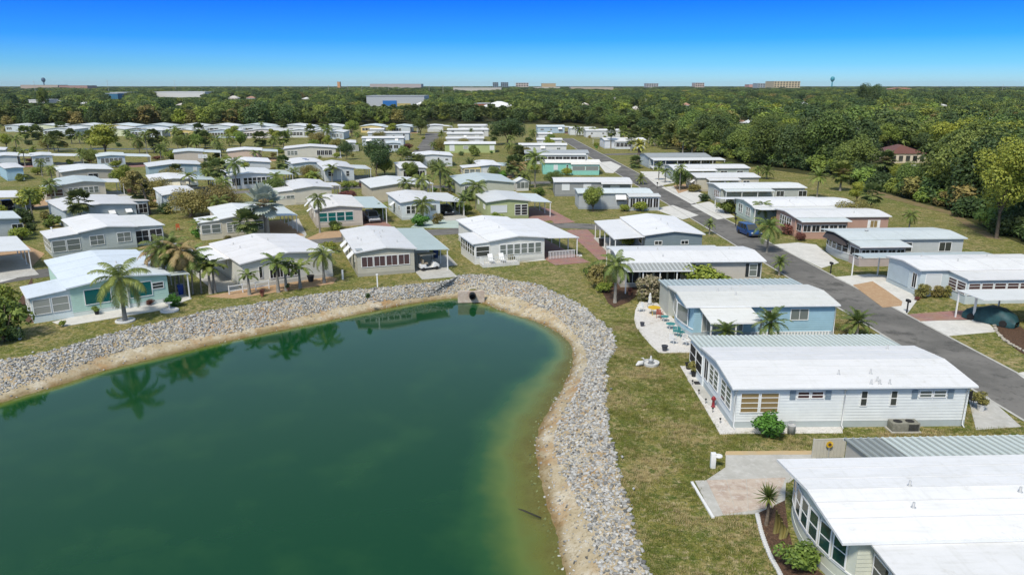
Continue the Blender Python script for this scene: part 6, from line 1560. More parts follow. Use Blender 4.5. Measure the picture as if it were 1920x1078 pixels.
# ================================================================ THINGS
def bevel_mesh(mb, name, m, w=.03, seg=2):
    me = mb.mesh(name, m); bm = bmesh.new(); bm.from_mesh(me); bmesh.ops.remove_doubles(bm, verts=bm.verts, dist=1e-5); bmesh.ops.recalc_face_normals(bm, faces=bm.faces)
    bmesh.ops.bevel(bm, geom=[e for e in bm.edges if len(e.link_faces) == 2 and e.calc_face_angle(0) > .35], offset=w, segments=seg, profile=.6, affect='EDGES', clamp_overlap=True)
    bm.to_mesh(me); bm.free(); me.polygons.foreach_set('use_smooth', [True] * len(me.polygons))
    return me
M_TYRE = mat('tyre', (.02, .02, .02), .8, .1); M_RIM = mat('rim', (.45, .46, .47), .3, .05, metal=.6)
M_LAMP = mat('headlight_lens', (.75, .77, .78), .1, .02); M_TAIL = mat('taillight_lens', (.45, .02, .02), .2, .02)
def paint(name, c): return mat('paint_' + name, c, .25, .03, 2, spec=.6)
def wheel(root, x, y, r, w=.2):
    o = link('wheel', None, root, (x, y, r)); o.empty_display_size = .1
    o.rotation_euler = (math.pi / 2, 0, 0)
    MB().lathe([(r * .62, -w / 2), (r * .95, -w / 2), (r, -w / 3), (r, w / 3), (r * .95, w / 2), (r * .62, w / 2)], n=18).build('tyre', M_TYRE, o, False)
    MB().lathe([(.02, -w * .42), (r * .2, -w * .45), (r * .55, -w * .42), (r * .62, -w * .5), (r * .62, w * .5), (r * .55, w * .42), (r * .2, w * .45), (.02, w * .42)], n=18).build('rim', M_RIM, o)
def car(label, cat, loc, heading, L, W, H, col, van=True, name='parked_car', truck=False):
    """nose towards +x of the car; heading turns it"""
    root = thing(name, label, cat, loc, heading, 'vehicles parked in the community'); pm = paint('%d_%d_%d' % tuple(int(c * 99) for c in col), col)
    h = L / 2; w = W / 2; g = .22; belt = H * .56
    low = [(-h, g + .15), (-h, belt), (h * .45, belt), (h * .93, belt * .80), (h, g + .42), (h, g + .1), (h * .9, g), (-h * .95, g)]
    if truck: low[2] = (h * .5, belt)
    m = MB(); m.prism(low, -w, w, 'y'); link('body', bevel_mesh(m, 'body', pm, .09, 3), root)
    if truck: roofl = [(-h * .25, belt - .02), (-h * .18, H), (h * .22, H), (h * .5, belt - .02)]
    elif van: roofl = [(-h * .97, belt - .02), (-h * .88, H), (h * .12, H), (h * .55, belt - .02)]
    else: roofl = [(-h * .95, belt - .02), (-h * .70, H), (h * .05, H), (h * .45, belt - .02)]
    t = .16
    vs = [(x, -w + (.03 if z < H - .01 else t), z) for x, z in roofl] + [(x, w - (.03 if z < H - .01 else t), z) for x, z in roofl]
    m = MB(); m.add(vs, [(0, 1, 2, 3), (7, 6, 5, 4), (0, 4, 5, 1), (1, 5, 6, 2), (2, 6, 7, 3), (3, 7, 4, 0)]); link('cabin', bevel_mesh(m, 'cabin', pm, .06, 2), root)
    def glass(q, nm):
        m = MB(); c = sum((Vector(p) for p in q), Vector()) / 4; n_ = (Vector(q[1]) - Vector(q[0])).cross(Vector(q[3]) - Vector(q[0])).normalized()
        if n_.dot(c - Vector((0, 0, H * .7))) < 0: n_ = -n_
        qq = [tuple(c + (Vector(p) - c) * .86 + n_ * .012) for p in q]; q2 = [tuple(Vector(p) - n_ * .03) for p in qq]
        m.add(qq + q2, [(0, 1, 2, 3), (0, 4, 5, 1), (1, 5, 6, 2), (2, 6, 7, 3), (3, 7, 4, 0)]); m.build(nm, GL['dark'], root)
    v = [Vector(p) for p in vs]
    glass([v[3], v[7], v[6], v[2]], 'windscreen'); glass([v[0], v[1], v[5], v[4]], 'rear_window')
    for a in (0, 4):
        for t0, t1 in ((0, .34), (.34, .66), (.66, 1)) if not truck else ((0, 1),):
            b0 = v[a].lerp(v[a + 3], t0); b1 = v[a].lerp(v[a + 3], t1); c0 = v[a + 1].lerp(v[a + 2], t0); c1 = v[a + 1].lerp(v[a + 2], t1)
            glass([b0, b1, c1, c0], 'side_window')
    for x in (-h * .62, h * .62):
        for y in (-w + .08, w - .08): wheel(root, x, y, .33 if not truck else .38)
    for y in (-1, 1):
        m = MB(); m.box(h - .12, h + .012, y * w * .68 - .16, y * w * .68 + .16, belt * .72 - .02, belt * .72 + .12); m.build('headlight', M_LAMP, root)
        m = MB(); m.box(-h - .012, -h + .06, y * w * .8 - .1, y * w * .8 + .1, belt * .75, belt * .98); m.build('taillight', M_TAIL, root)
        m = MB(); m.box(h * .33, h * .42, y * (w + .1) - .09, y * (w + .1) + .09, belt + .02, belt + .16); m.build('mirror', pm, root)
    m = MB(); m.box(h - .02, h + .06, -w * .9, w * .9, g + .12, g + .3); m.build('bumper', mat('bumper_grey', (.05, .05, .055), .5), root)
    if truck:
        m = MB(); m.box(-h + .1, -h * .3, -w + .12, w - .12, belt - .02, belt + .01); m.build('bed_liner', M_TYRE, root)
    return root
g_ = G(1404, 441)
car('bright blue minivan parked at the edge of the right hand street', 'minivan', (g_.x, g_.y, .02), -math.pi / 2 + .18, 4.5, 1.8, 1.65, (.006, .045, .16))
p = H_L8.wpt(H_L8.W + 1.7, 3.2); car('silver SUV under the grey carport of the teal windowed home', 'SUV', (p.x, p.y, .02), H_L8.ang - math.pi / 2, 4.4, 1.8, 1.65, (.42, .43, .44))
p = H_L34.wpt(H_L34.W + 1.9, 5.0); car('black car in the carport at the left edge', 'car', (p.x, p.y, .02), H_L34.ang - math.pi / 2, 4.6, 1.8, 1.5, (.012, .012, .014), van=False)
p = H_S8.wpt(2.8, -2.2); car('white pickup truck under the carport across the street', 'pickup truck', (p.x, p.y, .02), math.pi + .05, 5.2, 1.9, 1.75, (.62, .63, .64), truck=True)
p = H_L9.wpt(H_L9.W + 1.6, 3.6); car('dark car in the carport of the small white home', 'car', (p.x, p.y, .02), H_L9.ang - math.pi / 2, 4.4, 1.75, 1.5, (.02, .022, .025), van=False)
p = G(684, 352); car('dark red car under the carport of the twin gabled home', 'car', (p.x, p.y, .02), -1.2, 4.4, 1.75, 1.5, (.10, .012, .015), van=False)
g_ = G(1856, 604)
r = thing('covered_car', 'car under a dark teal cover beside the tall white post', 'car', (g_.x, g_.y, .02), 2.2); m = MB()
st_ = [(-2.2, .5, .55), (-1.9, .8, .95), (-.9, .86, 1.45), (.2, .86, 1.5), (1.1, .85, 1.1), (1.9, .8, .9), (2.25, .55, .5)]
for x, w, z in st_: m.v += [(x, -w, .06), (x, -w * .98, z * .55), (x, -w * .72, z), (x, w * .72, z), (x, w * .98, z * .55), (x, w, .06)]
for i in range(len(st_) - 1):
    for k in range(5): m.f.append((i * 6 + k, i * 6 + k + 1, (i + 1) * 6 + k + 1, (i + 1) * 6 + k))
m.f += [tuple(range(6)), tuple(range(36, 42))[::-1]]
m.build('cover', mat('teal_cover', (.018, .075, .085), .6, .25, 2, bump=.6, bscale=2.5), r, True)
for x in (-1.35, 1.35):
    for y in (-.8, .8): wheel(r, x, y, .32, .18)
# golf cart
p = H_L3.wpt(H_L3.W + 1.5, 1.1); r = thing('golf_cart', 'white golf cart in the carport of the beige lakeside home', 'golf cart', (p.x, p.y, .03), H_L3.ang + .15); W_ = paint('cart_white', (.66, .66, .64))
link('body', bevel_mesh(MB().prism([(-1.15, .32), (-1.15, .78), (-.45, .80), (-.4, .42), (.35, .40), (.55, .95), (.75, .95), (1.2, .62), (1.2, .32)], -.55, .55, 'y'), 'body', W_, .05, 2), r)
MB().box(-.75, -.2, -.5, .5, .80, .93).build('seat', mat('cart_seat', (.35, .30, .22), .6), r); MB().box(-.85, -.73, -.5, .5, .9, 1.35).build('backrest', MATS['cart_seat'], r)
link('canopy', bevel_mesh(MB().box(-1.15, .8, -.6, .6, 1.86, 1.94), 'canopy', mat('cart_top', (.50, .44, .34), .6), .03), r)
for x, y in [(-1.0, -.52), (-1.0, .52), (.62, -.52), (.62, .52)]: MB().tube([(x, y, .75), (x, y, 1.87)], .022, 6).build('post', M_TYRE, r)
for x in (-.8, .85):
    for y in (-.5, .5): wheel(r, x, y, .22, .18)
MB().tube([(.45, 0, .9), (.25, 0, 1.1)], .02, 6).build('steering_column', M_TYRE, r)

# ---- home at the right edge with white panel awnings
fl = PX((46.4, 55.2, 2.9))
h = Home('tan home with white panel awnings at the right edge', fl, None, 3, 8.4, W=14, ridge='u', wall=(.44, .36, .26))
for t in (1.4, 3.6, 5.8): h.win('L', t, 1.7, 1.2, 1.1, 'sash', 'dark', awn=M_TRIM)
h.attach('B', -4.4, 12, 3.6, 'carport', roof=OFF_R, slope=.03, posts=5)
pad('garden_bed', [(1862,604),(1885,590),(1960,650),(1960,690),(1905,655),(1875,625)], M_MULCH, 'dark mulch bed with stone border under the white panel awnings', 'garden bed', .03)
r = thing('stone_border', 'curved pale stone border round the mulch bed at the right edge', 'border')
bp_ = catmull([G(x, y) for x, y in [(1862, 604), (1868, 622), (1885, 640), (1905, 652), (1950, 676)]], 6); M_BST = mat('border_stone', (.46, .42, .35), .9, .2, 4)
for i, q in enumerate(bp_):
    o = link('stone', shared[i % 8], r, (q.x, q.y, .1), i, .19); o.material_slots[0].link = 'OBJECT'; o.material_slots[0].material = M_BST

# ---- small things round the near homes
def on_home(h, x, y): return h.wpt(x, y)
M_ACB = mat('ac_metal', (.24, .235, .19), .6, .2, 4)
p = on_home(H_R2, 10.1, -.28); r = thing('air_conditioner', 'boxy olive grey air conditioner against the white lap siding', 'air conditioner', p, H_R2.ang, scale=(.9, .8, .8))
link('cabinet', bevel_mesh(MB().box(0, 1.9, -.45, .45, .12, .80), 'cabinet', M_ACB, .03), r); MB().box(-.1, 2.0, -.55, .55, 0, .115).build('base', M_CONC, r)
for x in (.5, 1.35): MB().lathe([(.3, .801), (.31, .825), (.26, .83), (.05, .835), (.0, .835)], x, 0, 16).build('fan_grille', M_TYRE, r)
m = MB()
for q in range(7): m.box(1.1, 1.8, -.47, -.451, .18 + q * .08, .22 + q * .08)
m.build('louvre', M_TYRE, r)
p = on_home(H_R2, 3.75, -.55); r = thing('garden_urn', 'grey cylindrical canister with handles on the gravel by the siding', 'canister', p); MB().lathe([(.24, 0), (.25, .55), (.27, .6), (.2, .62), (.16, .55), (.0, .55)], n=16).build('body', M_VENT, r, True)
MB().tube([(-.2, 0, .6), (-.2, 0, .85), (.2, 0, .85), (.2, 0, .6)], .018, 6).build('handle', M_VENT, r)
M_RED = mat('red_paint', (.24, .02, .025), .4, .1); M_POT = mat('dark_pot', (.055, .06, .075), .6, .1); M_AQUA = mat('aqua_paint', (.05, .24, .24), .5, .08); M_YEL = mat('yellow_paint', (.62, .40, .02), .5, .06); M_TERR = mat('terracotta', (.30, .12, .07), .8, .15); M_STW = mat('white_stone', (.62, .62, .60), .8, .12, 6)
p = G(1337, 763); r = thing('hydrant_ornament', 'red hydrant shaped garden ornament on the gravel', 'ornament', p)
MB().lathe([(.16, 0), (.15, .06), (.10, .1), (.085, .5), (.14, .53), (.14, .60), (.11, .74), (.04, .8), (0, .81)], n=14).build('body', M_RED, r, True); MB().tube([(-.17, 0, .62), (.17, 0, .62)], .05, 8).build('nozzle', M_RED, r)
for i, (x, y) in enumerate([(1298, 722), (1310, 740), (1323, 757), (1336, 774), (1350, 794)]):
    p = G(x, y); r = thing('path_light', 'small black stake light along the gravel strip edge', 'path light', p, group='stake lights on the gravel strip'); MB().tube([(0, 0, -.05), (0, 0, .3)], .015, 6).build('stake', M_TYRE, r); MB().lathe([(.03, .28), (.06, .3), (.07, .38), (.02, .42), (0, .42)], n=8).build('lamp_head', M_TYRE, r)
def pot(px, py, label, m, s=.3, plant=None, ph=.5, name='flower_pot'):
    p = G(px, py); r = thing(name, label, 'pot', (p.x, p.y, .03)); MB().lathe([(s * .7, 0), (s, s * 1.6), (s * 1.12, s * 1.62), (s * 1.1, s * 1.8), (s * .9, s * 1.8), (s * .85, s * 1.5), (0, s * 1.5)], n=16).build('pot', m, r)
    if plant:
        o = link('plant', SHRUB[plant][0], r, (0, 0, s * 1.4), 0, ph)
    return r
pot(1291, 692, 'empty black pot by the screened corner', M_TYRE, .26); pot(1301, 706, 'black pot with an olive plant by the screened corner', M_TYRE, .24, 'olive', .8); pot(1204, 612, 'grey blue pot at the left of the gravel patio', M_POT, .2); pot(1246, 658, 'grey blue pot at the bottom of the gravel patio', M_POT, .25)
pot(1838, 770, 'white pot with a bushy plant beside the street', M_STW, .26, 'olive', .9); pot(182, 590, 'hanging style pot with a small plant by the mint green wall', M_TYRE, .22, 'mid', .6); pot(950, 489, 'terracotta pot at the deck corner', M_TERR, .25); pot(492, 556, 'terracotta pot in the tan bed', M_TERR, .2, 'red', .5); pot(540, 545, 'red brown pot by the foxtail palms', M_TERR, .2, 'dark', .5); pot(1181, 553, 'terracotta pot at the porch post', M_TERR, .2, 'red', .5); pot(583, 528, 'round dark pot before the white lakeside wall', M_TYRE, .38)
p = G(1313, 719); r = MB().box(-.45, .45, -.28, .28, .052, .07).build('door_mat', M_TYRE, None, loc=(p.x, p.y, 0)); tag(r, 'black door mat on the concrete step pad', 'door mat')
def chair(px, py, label, m, rz, name='patio_chair'):
    p = G(px, py); r = thing(name, label, 'chair', (p.x, p.y, .035), rz); MB().box(-.25, .25, -.25, .25, .40, .45).build('seat', m, r)
    for q in range(4): MB().box(-.24 + q * .13, -.15 + q * .13, .22, .26, .46, .92).build('back_slat', m, r)
    for x in (-.22, .22):
        for y in (-.22, .22): MB().tube([(x, y, 0), (x, y, .41)], .022, 6).build('leg', m, r)
        MB().box(x - .03, x + .03, -.25, .25, .62, .65).build('arm', m, r)
chair(1237, 597, 'coral red chair beside the yellow table', mat('coral_paint', (.36, .09, .06), .5), 2.4); chair(1277, 632, 'aqua chair at the right of the gravel patio', M_AQUA, 1.9); chair(1262, 645, 'white chair at the lower right of the gravel patio', M_POST, 2.2); chair(1286, 648, 'white chair against the ribbed roof corner', M_POST, .6); chair(1200, 585, 'white garden seat at the left of the gravel patio', M_POST, -1.2); chair(1268, 630, 'second aqua chair on the gravel patio', M_AQUA, 2.6); chair(1822, 760, 'black chair on the grey pad beside the street', M_TYRE, .4)
def table(px, py, label, top, leg, R_=.45, hgt=.7):
    p = G(px, py); r = thing('patio_table', label, 'table', (p.x, p.y, .035)); MB().lathe([(R_, hgt - .04), (R_, hgt), (R_ * .9, hgt + .01), (0, hgt + .01)], n=20).build('table_top', top, r)
    for k in range(3): a = k * 2.09; MB().tube([(R_ * .75 * math.cos(a), R_ * .75 * math.sin(a), 0), (R_ * .4 * math.cos(a), R_ * .4 * math.sin(a), hgt - .03)], .025, 6).build('leg', leg, r)
table(1226, 590, 'round yellow patio table', M_YEL, M_YEL, .6); table(1246, 603, 'small aqua side table nearest the yellow table', M_AQUA, M_STW, .36, .5); table(1257, 617, 'larger aqua side table in the middle of the patio', M_AQUA, M_STW, .42, .5)
p = G(1218, 577); r = thing('garden_statue', 'white garden statue on a plinth by the gravel patio', 'statue', p); MB().box(-.22, .22, -.22, .22, 0, .35).build('plinth', M_STW, r); MB().lathe([(.18, .35), (.2, .6), (.13, .9), (.17, 1.1), (.09, 1.25), (.11, 1.4), (.05, 1.5), (0, 1.51)], n=12).build('figure', M_STW, r, True)
p = G(1220, 684); r = thing('garden_fountain', 'round stone fountain basin with a swan figure on the lawn', 'fountain', p)
MB().lathe([(.62, 0), (.66, .2), (.66, .26), (.55, .26), (.52, .12), (0, .12)], n=24).build('basin', M_STW, r); MB().lathe([(.24, .1), (.16, .35), (.26, .42), (.1, .5), (.06, .75), (0, .76)], n=12).build('spout', M_VENT, r, True)
MB().tube([(-1.2, -.35, .1), (-.95, -.32, .28), (-.72, -.3, .30), (-.6, -.28, .55), (-.68, -.28, .68), (-.8, -.28, .66)], [.06, .2, .2, .07, .06, .03], 8).build('swan_figure', M_STW, r, True)
p = G(1336, 877); r = thing('utility_pedestal', 'white utility pedestal with a curled hose on the lawn', 'utility box', p); link('box', bevel_mesh(MB().box(-.14, .14, -.12, .12, 0, .95), 'box', M_POST, .02), r); MB().lathe([(.2, .7), (.22, .75), (.2, .8), (.0, .81)], .3, 0, 14).build('hose_reel', M_POST, r); MB().tube([(.05, 0, .72), (.35, 0, .72)], .03, 6).build('bracket', M_POST, r)
a_, b_ = G(1523, 860), G(1580, 858); d_ = (b_ - a_); r = thing('fence_panel', 'cream plastic privacy panel between patio and shed', 'fence', a_, math.atan2(d_.y, d_.x)); M_CR = mat('cream_plastic', (.52, .50, .43), .5, .05); n_ = 9
for i in range(n_): MB().box(d_.length * i / n_ + .006, d_.length * (i + 1) / n_ - .006, -.02, .02, .05, 1.2).build('board', M_CR, r)
for x in (0, d_.length): MB().box(x - .05, x + .05, -.05, .05, 0, 1.28).build('post', M_CR, r)
MB().box(.05, d_.length - .05, -.03, .03, 1.2, 1.26).build('rail', M_CR, r)
p = G(1552, 862); r = thing('garden_sign', 'round yellow sunflower ornament on a stake before the cream panel', 'ornament', p); MB().tube([(0, 0, 0), (0, 0, 1.0)], .02, 6).build('stake', M_VENT, r)
m = MB()
for k in range(14): a = k * math.pi / 7; m.tube([(.09 * math.cos(a), -.02, 1.0 + .09 * math.sin(a)), (.2 * math.cos(a), -.02, 1.0 + .2 * math.sin(a))], [.03, .035], 5)
m.build('petals', M_YEL, r); o = MB().lathe([(.1, -.02), (.1, .02), (0, .03)], n=14).build('centre', M_MULCH, r, loc=(0, -.03, 1.0)); o.rotation_euler = (math.pi / 2, 0, 0)
# scalloped white edging of the mulch bed
r = thing('bed_edging', 'white scalloped edging along the dark mulch bed', 'edging')
for i, q in enumerate(catmull([G(x, y) for x, y in [(1420, 966), (1428, 1000), (1443, 1040), (1463, 1078), (1475, 1110)]], 9)): MB().lathe([(.12, -.02), (.12, .08), (.08, .12), (0, .125)], n=8).build('edging_block', M_STW, r, loc=q)
# white curb of the patio
a_, b_ = G(1297, 905), G(1337, 972); d_ = b_ - a_; o = MB().box(0, d_.length, -.07, .07, -.02, .1).build('patio_curb', M_POST, None, loc=a_, rotz=math.atan2(d_.y, d_.x)); tag(o, 'white curb beam at the lake side edge of the patio', 'curb')
# mailboxes
for i, (x, y, ty) in enumerate([(1700, 587, 562), (1557, 513, 490), (1378, 412, 400), (1379, 424, 408), (1232, 354, 340)]):
    b = G(x, y); hh = max(.9, min(1.3, height_at(b, ty))); r = thing('mailbox', 'dark mailbox on a post at the street edge', 'mailbox', b, group='mailboxes along the street'); MB().box(-.05, .05, -.05, .05, -.02, hh - .2).build('post', M_TYRE, r); link('box', bevel_mesh(MB().box(-.14, .14, -.28, .28, hh - .2, hh + .05), 'box', M_TYRE, .05), r); MB().box(.141, .155, .05, .2, hh - .02, hh + .02).build('flag', M_RED, r)
# tall posts and markers
def post(px, py, ty, label, m, w=.07, name='marker_post', cap=True):
    b = G(px, py); hh = height_at(b, ty); r = thing(name, label, 'post', b); MB().box(-w, w, -w, w, -.02, hh).build('shaft', m, r)
    if cap: MB().box(-w * 1.8, w * 1.8, -w * 1.8, w * 1.8, hh, hh + w * 2.2).build('cap', m, r)
    return r
post(708, 538, 516, 'white pipe marker with a square head on the lake bank', M_POST, .06); post(643, 524, 506, 'short pale utility post on the lakeside grass', M_POST, .09, cap=False); post(38, 636, 614, 'white utility post at the left lakeside', M_POST, .1, cap=False); post(1824, 601, 556, 'tall white carport post beside the covered car', M_POST, .08, cap=False); post(103, 470, 428, 'white lamp post before the grey lanai home', M_POST, .05, 'lamp_post'); post(1421, 408, 376, 'thin lamp post before the pale green home', M_VENT, .035, 'lamp_post')
# ring planters
for lb, x, y in (('white ring planter round the tall feather palm', 235, 602), ('white ring planter with small plants right of the tall feather palm', 318, 583)):
    b = G(x, y); r = thing('ring_planter', lb, 'planter', b); MB().lathe([(.62, -.02), (.86, -.02), (.86, .12), (.80, .16), (.66, .16), (.62, .10)], n=28).build('ring', M_STW, r); MB().lathe([(.63, .02), (.63, .05), (0, .06)], n=20).build('soil', M_MULCH, r)
b = G(318, 581); r = thing('bird_bath', 'white bird bath inside the right ring planter', 'bird bath', (b.x, b.y, .05)); MB().lathe([(.18, 0), (.08, .08), (.06, .55), (.3, .62), (.33, .68), (.27, .66), (0, .62)], n=16).build('bowl', M_STW, r, True)
def bin_(px, py, label, m, hgt=1.0):
    b = G(px, py); r = thing('wheelie_bin', label, 'bin', b, .4); link('body', bevel_mesh(MB().add([(-.22, -.24, 0), (.22, -.24, 0), (.22, .24, 0), (-.22, .24, 0), (-.3, -.32, hgt), (.3, -.32, hgt), (.3, .32, hgt), (-.3, .32, hgt)], [(3, 2, 1, 0), (4, 5, 6, 7), (0, 1, 5, 4), (1, 2, 6, 5), (2, 3, 7, 6), (3, 0, 4, 7)]), 'body', m, .03), r); link('lid', bevel_mesh(MB().box(-.32, .32, -.36, .34, hgt, hgt + .07), 'lid', m, .03), r)
bin_(340, 552, 'blue wheelie bin by the carport of the mint green home', mat('bin_blue', (.01, .05, .28), .5)); bin_(817, 484, 'dark blue bin behind the golf cart', mat('bin_navy', (.01, .04, .13), .5)); bin_(1128, 462, 'black bin beside the slate blue carport', mat('bin_black', (.015, .013, .013), .5))
# lakeside deck with loungers, balustrade
h = H_L4; p = h.wpt(-1.2, -1.4); r = thing('deck', 'small white deck with railing before the white lakeside home', 'deck', (p.x, p.y, 0), h.ang); MB().box(0, 4.6, 0, 1.6, 0, .32).build('platform', M_CONCW, r)
for q in range(20): MB().box(.05 + q * .236, .10 + q * .236, .02, .06, .32, 1.1).build('baluster', M_POST, r)
MB().box(0, 4.6, 0, .08, 1.1, 1.16).build('rail', M_POST, r)
for q in range(7): MB().box(.02, .06, .1 + q * .22, .15 + q * .22, .32, 1.1).build('baluster', M_POST, r)
for i, t in enumerate((1.3, 2.7)):
    p = h.wpt(-1.2 + t, -.7); r = thing('lounge_chair', ['left', 'right'][i] + ' white lounge chair on the lakeside deck', 'chair', (p.x, p.y, .32), h.ang); MB().box(-.3, .3, -.6, .3, .3, .36).build('seat', M_POST, r); m = MB(); m.add([(-.3, .3, .32), (.3, .3, .32), (.3, .75, 1.0), (-.3, .75, 1.0), (-.3, .34, .28), (.3, .34, .28), (.3, .8, .97), (-.3, .8, .97)], [(0, 1, 2, 3), (7, 6, 5, 4), (0, 4, 5, 1), (3, 2, 6, 7)]); m.build('backrest', M_POST, r)
    for x in (-.26, .26):
        for y in (-.5, .25): MB().box(x - .025, x + .025, y - .025, y + .025, 0, .3).build('leg', M_POST, r)
p = h.wpt(h.W + .1, -.1); r = thing('balustrade', 'white picket balustrade at the carport of the white lakeside home', 'railing', p, h.ang)
for q in range(18): MB().box(.05 + q * .2, .12 + q * .2, 0, .05, .1, 1.0).build('baluster', M_POST, r)
MB().box(0, 3.6, -.02, .07, 1.0, 1.07).build('rail', M_POST, r)
# outlet headwall and pipe
a_, b_ = G(858, 541), G(908, 540); d_ = b_ - a_; r = thing('headwall', 'concrete outlet headwall with a dark pipe at the head of the lake', 'headwall', (a_.x, a_.y, -.75), math.atan2(d_.y, d_.x)); MB().box(0, d_.length, -.2, .2, -.8, .45).build('wall', M_STAMP, r); o = MB().lathe([(.36, 0), (.36, .8), (.28, .8), (.27, .2), (0, .2)], n=18).build('pipe', mat('pipe_black', (.012, .012, .012), .6), r, loc=(d_.length * .55, -.15, .05)); o.rotation_euler = (math.pi / 2, 0, 0)
b = G(888, 556, -1.0); r = thing('shrub', 'weedy tuft under the outlet pipe', 'shrub', b, 0, None, False, (.9, .9, .8)); link('foliage', SHRUB['olive'][0], r); link('stem', SHRUB['olive'][1], r)
# sunken log
a_, b_ = G(953, 950, WZ - .12), G(1014, 971, WZ - .02); m = MB(); m.tube([a_, a_.lerp(b_, .5) + Vector((0, .05, .03)), b_], [.06, .09, .07], 7); o = m.build('sunken_log', mat('wet_log', (.03, .028, .018), .7), None, True); tag(o, 'dark log lying in the shallows of the near right shore', 'log')
# summer house
b = G(977, 357); r = thing('summer_house', 'small white glazed summer house behind the lime green home', 'summer house', b, .3); W2 = wallm((.62, .63, .6)); MB().prism([(-1.3, 0), (1.3, 0), (1.3, 1.9), (0, 2.5), (-1.3, 1.9)], -1.1, 1.1, 'y').build('wall', W2, r); MB().prism([(-1.5, 1.86), (0, 2.56), (1.5, 1.86), (1.5, 1.94), (0, 2.66), (-1.5, 1.94)], -1.3, 1.3, 'y').build('roof', roofm(OFF_R), r)
for x in (-.85, 0, .85): MB().box(x - .36, x + .36, -1.13, -1.098, .6, 1.75).build('window', GL['grey'], r)
chair(334, 432, 'orange red chair left of the paired small palms', mat('orange_paint', (.55, .09, .03), .5), .5)

# ================================================================ FAR BUILDINGS, TOWERS, POLES
def block(label, x0, x1, by, ty, depth, wall, roofc, cat='building', hip=0, floors=0, bays=0, rows=None):
    a, b = G(x0, by), G(x1, by); W_ = b.x - a.x; H_ = max(3.0, height_at(a, ty)); r = thing('building', label, cat, (a.x, a.y, 0)); wm = wallm(wall)
    eave = H_ * (1 - hip); MB().box(0, W_, 0, depth, 0, eave).build('wall', wm, r)
    m = MB()
    if hip: 
        e = W_ * .03; i = min(W_, depth) * .45
        m.add([(-e, -e, eave), (W_ + e, -e, eave), (W_ + e, depth + e, eave), (-e, depth + e, eave), (i, depth / 2, H_), (W_ - i, depth / 2, H_)] if W_ > depth else [(-e, -e, eave), (W_ + e, -e, eave), (W_ + e, depth + e, eave), (-e, depth + e, eave), (W_ / 2, i, H_), (W_ / 2, depth - i, H_)], [(0, 1, 5, 4), (1, 2, 5), (2, 3, 4, 5), (3, 0, 4)] if W_ > depth else [(0, 1, 4), (1, 2, 5, 4), (2, 3, 5), (3, 0, 4, 5)])
    else: m.box(-.3, W_ + .3, -.3, depth + .3, eave, eave + .5)
    m.build('roof', roofm(roofc), r)
    if bays:
        fh = eave / floors
        wme = MB().box(-W_ / bays * .28, W_ / bays * .28, -.15, .05, -fh * .28, fh * .28).mesh('window', GL['dark'])
        for f in range(floors):
            for k in range(bays): link('window', wme, r, (W_ * (k + .5) / bays, 0, fh * (f + .5)))
    return r
r = block('long grey roofed warehouse with a blue panel beyond the palm woods', 688, 796, 205, 181, 40, (.42, .44, .44), (.36, .38, .38), 'warehouse'); W_ = G(796, 205).x - G(688, 205).x
MB().box(W_ * .28, W_ * .52, -.5, -.05, .5, 7.5).build('blue_panel', mat('blue_panel', (.03, .16, .42), .5), r); MB().box(W_ * .53, W_ * .76, -.4, -.05, 1, 5).build('yellow_panel', mat('yellow_wall', (.45, .37, .13), .6), r)
block('white hip roofed house right of the warehouse', 772, 806, 209, 191, 18, (.55, .55, .5), WHITE_R, 'house', .5); block('broad white tent roofed building behind the dark oak', 903, 968, 209, 191, 28, (.55, .5, .42), WHITE_R, 'building', .55); block('reddish low building left of the tent roofs', 880, 918, 206, 195, 16, (.30, .12, .07), (.5, .5, .48), 'building'); block('small white pavilion beyond the palm woods', 958, 974, 208, 193, 12, (.6, .6, .56), WHITE_R, 'house', .4)
block('white commercial block on the left skyline', 284, 385, 186, 173, 60, (.62, .62, .58), (.72, .72, .7)); block('blue fronted building on the left skyline', 198, 222, 190, 176, 30, (.04, .15, .24), (.5, .54, .55)); block('pale shed roof right of the blue front', 208, 242, 188, 174, 30, (.55, .56, .54), (.55, .57, .56)); block('white rooftop in the left woods', 55, 85, 197, 188, 25, (.6, .6, .56), OFF_R); block('long low white roof in the left woods', 95, 125, 196, 190, 20, (.6, .6, .56), OFF_R); block('white rooftop at the left edge of the woods', -5, 14, 198, 191, 20, (.6, .6, .56), OFF_R)
block('tan multi storey apartment block on the right skyline', 1450, 1499, 172, 153, 90, (.55, .44, .27), (.5, .45, .36), 'apartment block', 0, 5, 9); block('grey apartment block left of the tan one', 1420, 1448, 171, 157, 60, (.36, .38, .38), (.4, .42, .42), 'apartment block', 0, 4, 6); block('pink building on the right skyline', 1404, 1420, 170, 159, 60, (.52, .28, .22), (.45, .3, .25)); block('tan windowless block on the centre skyline', 1016, 1042, 171, 157, 70, (.44, .34, .20), (.42, .34, .22)); block('pale low block before the tan skyline block', 1000, 1050, 172, 164, 60, (.55, .5, .42), (.6, .56, .5)); block('cream block on the centre skyline', 967, 991, 170, 156, 60, (.50, .42, .36), (.5, .45, .4), 'apartment block', 0, 4, 5); block('dark towers on the centre skyline', 924, 934, 169, 155, 50, (.16, .2, .22), (.2, .24, .26), 'apartment block', 0, 5, 3); block('second dark tower on the centre skyline', 939, 953, 169, 155, 50, (.16, .2, .22), (.2, .24, .26), 'apartment block', 0, 5, 4)
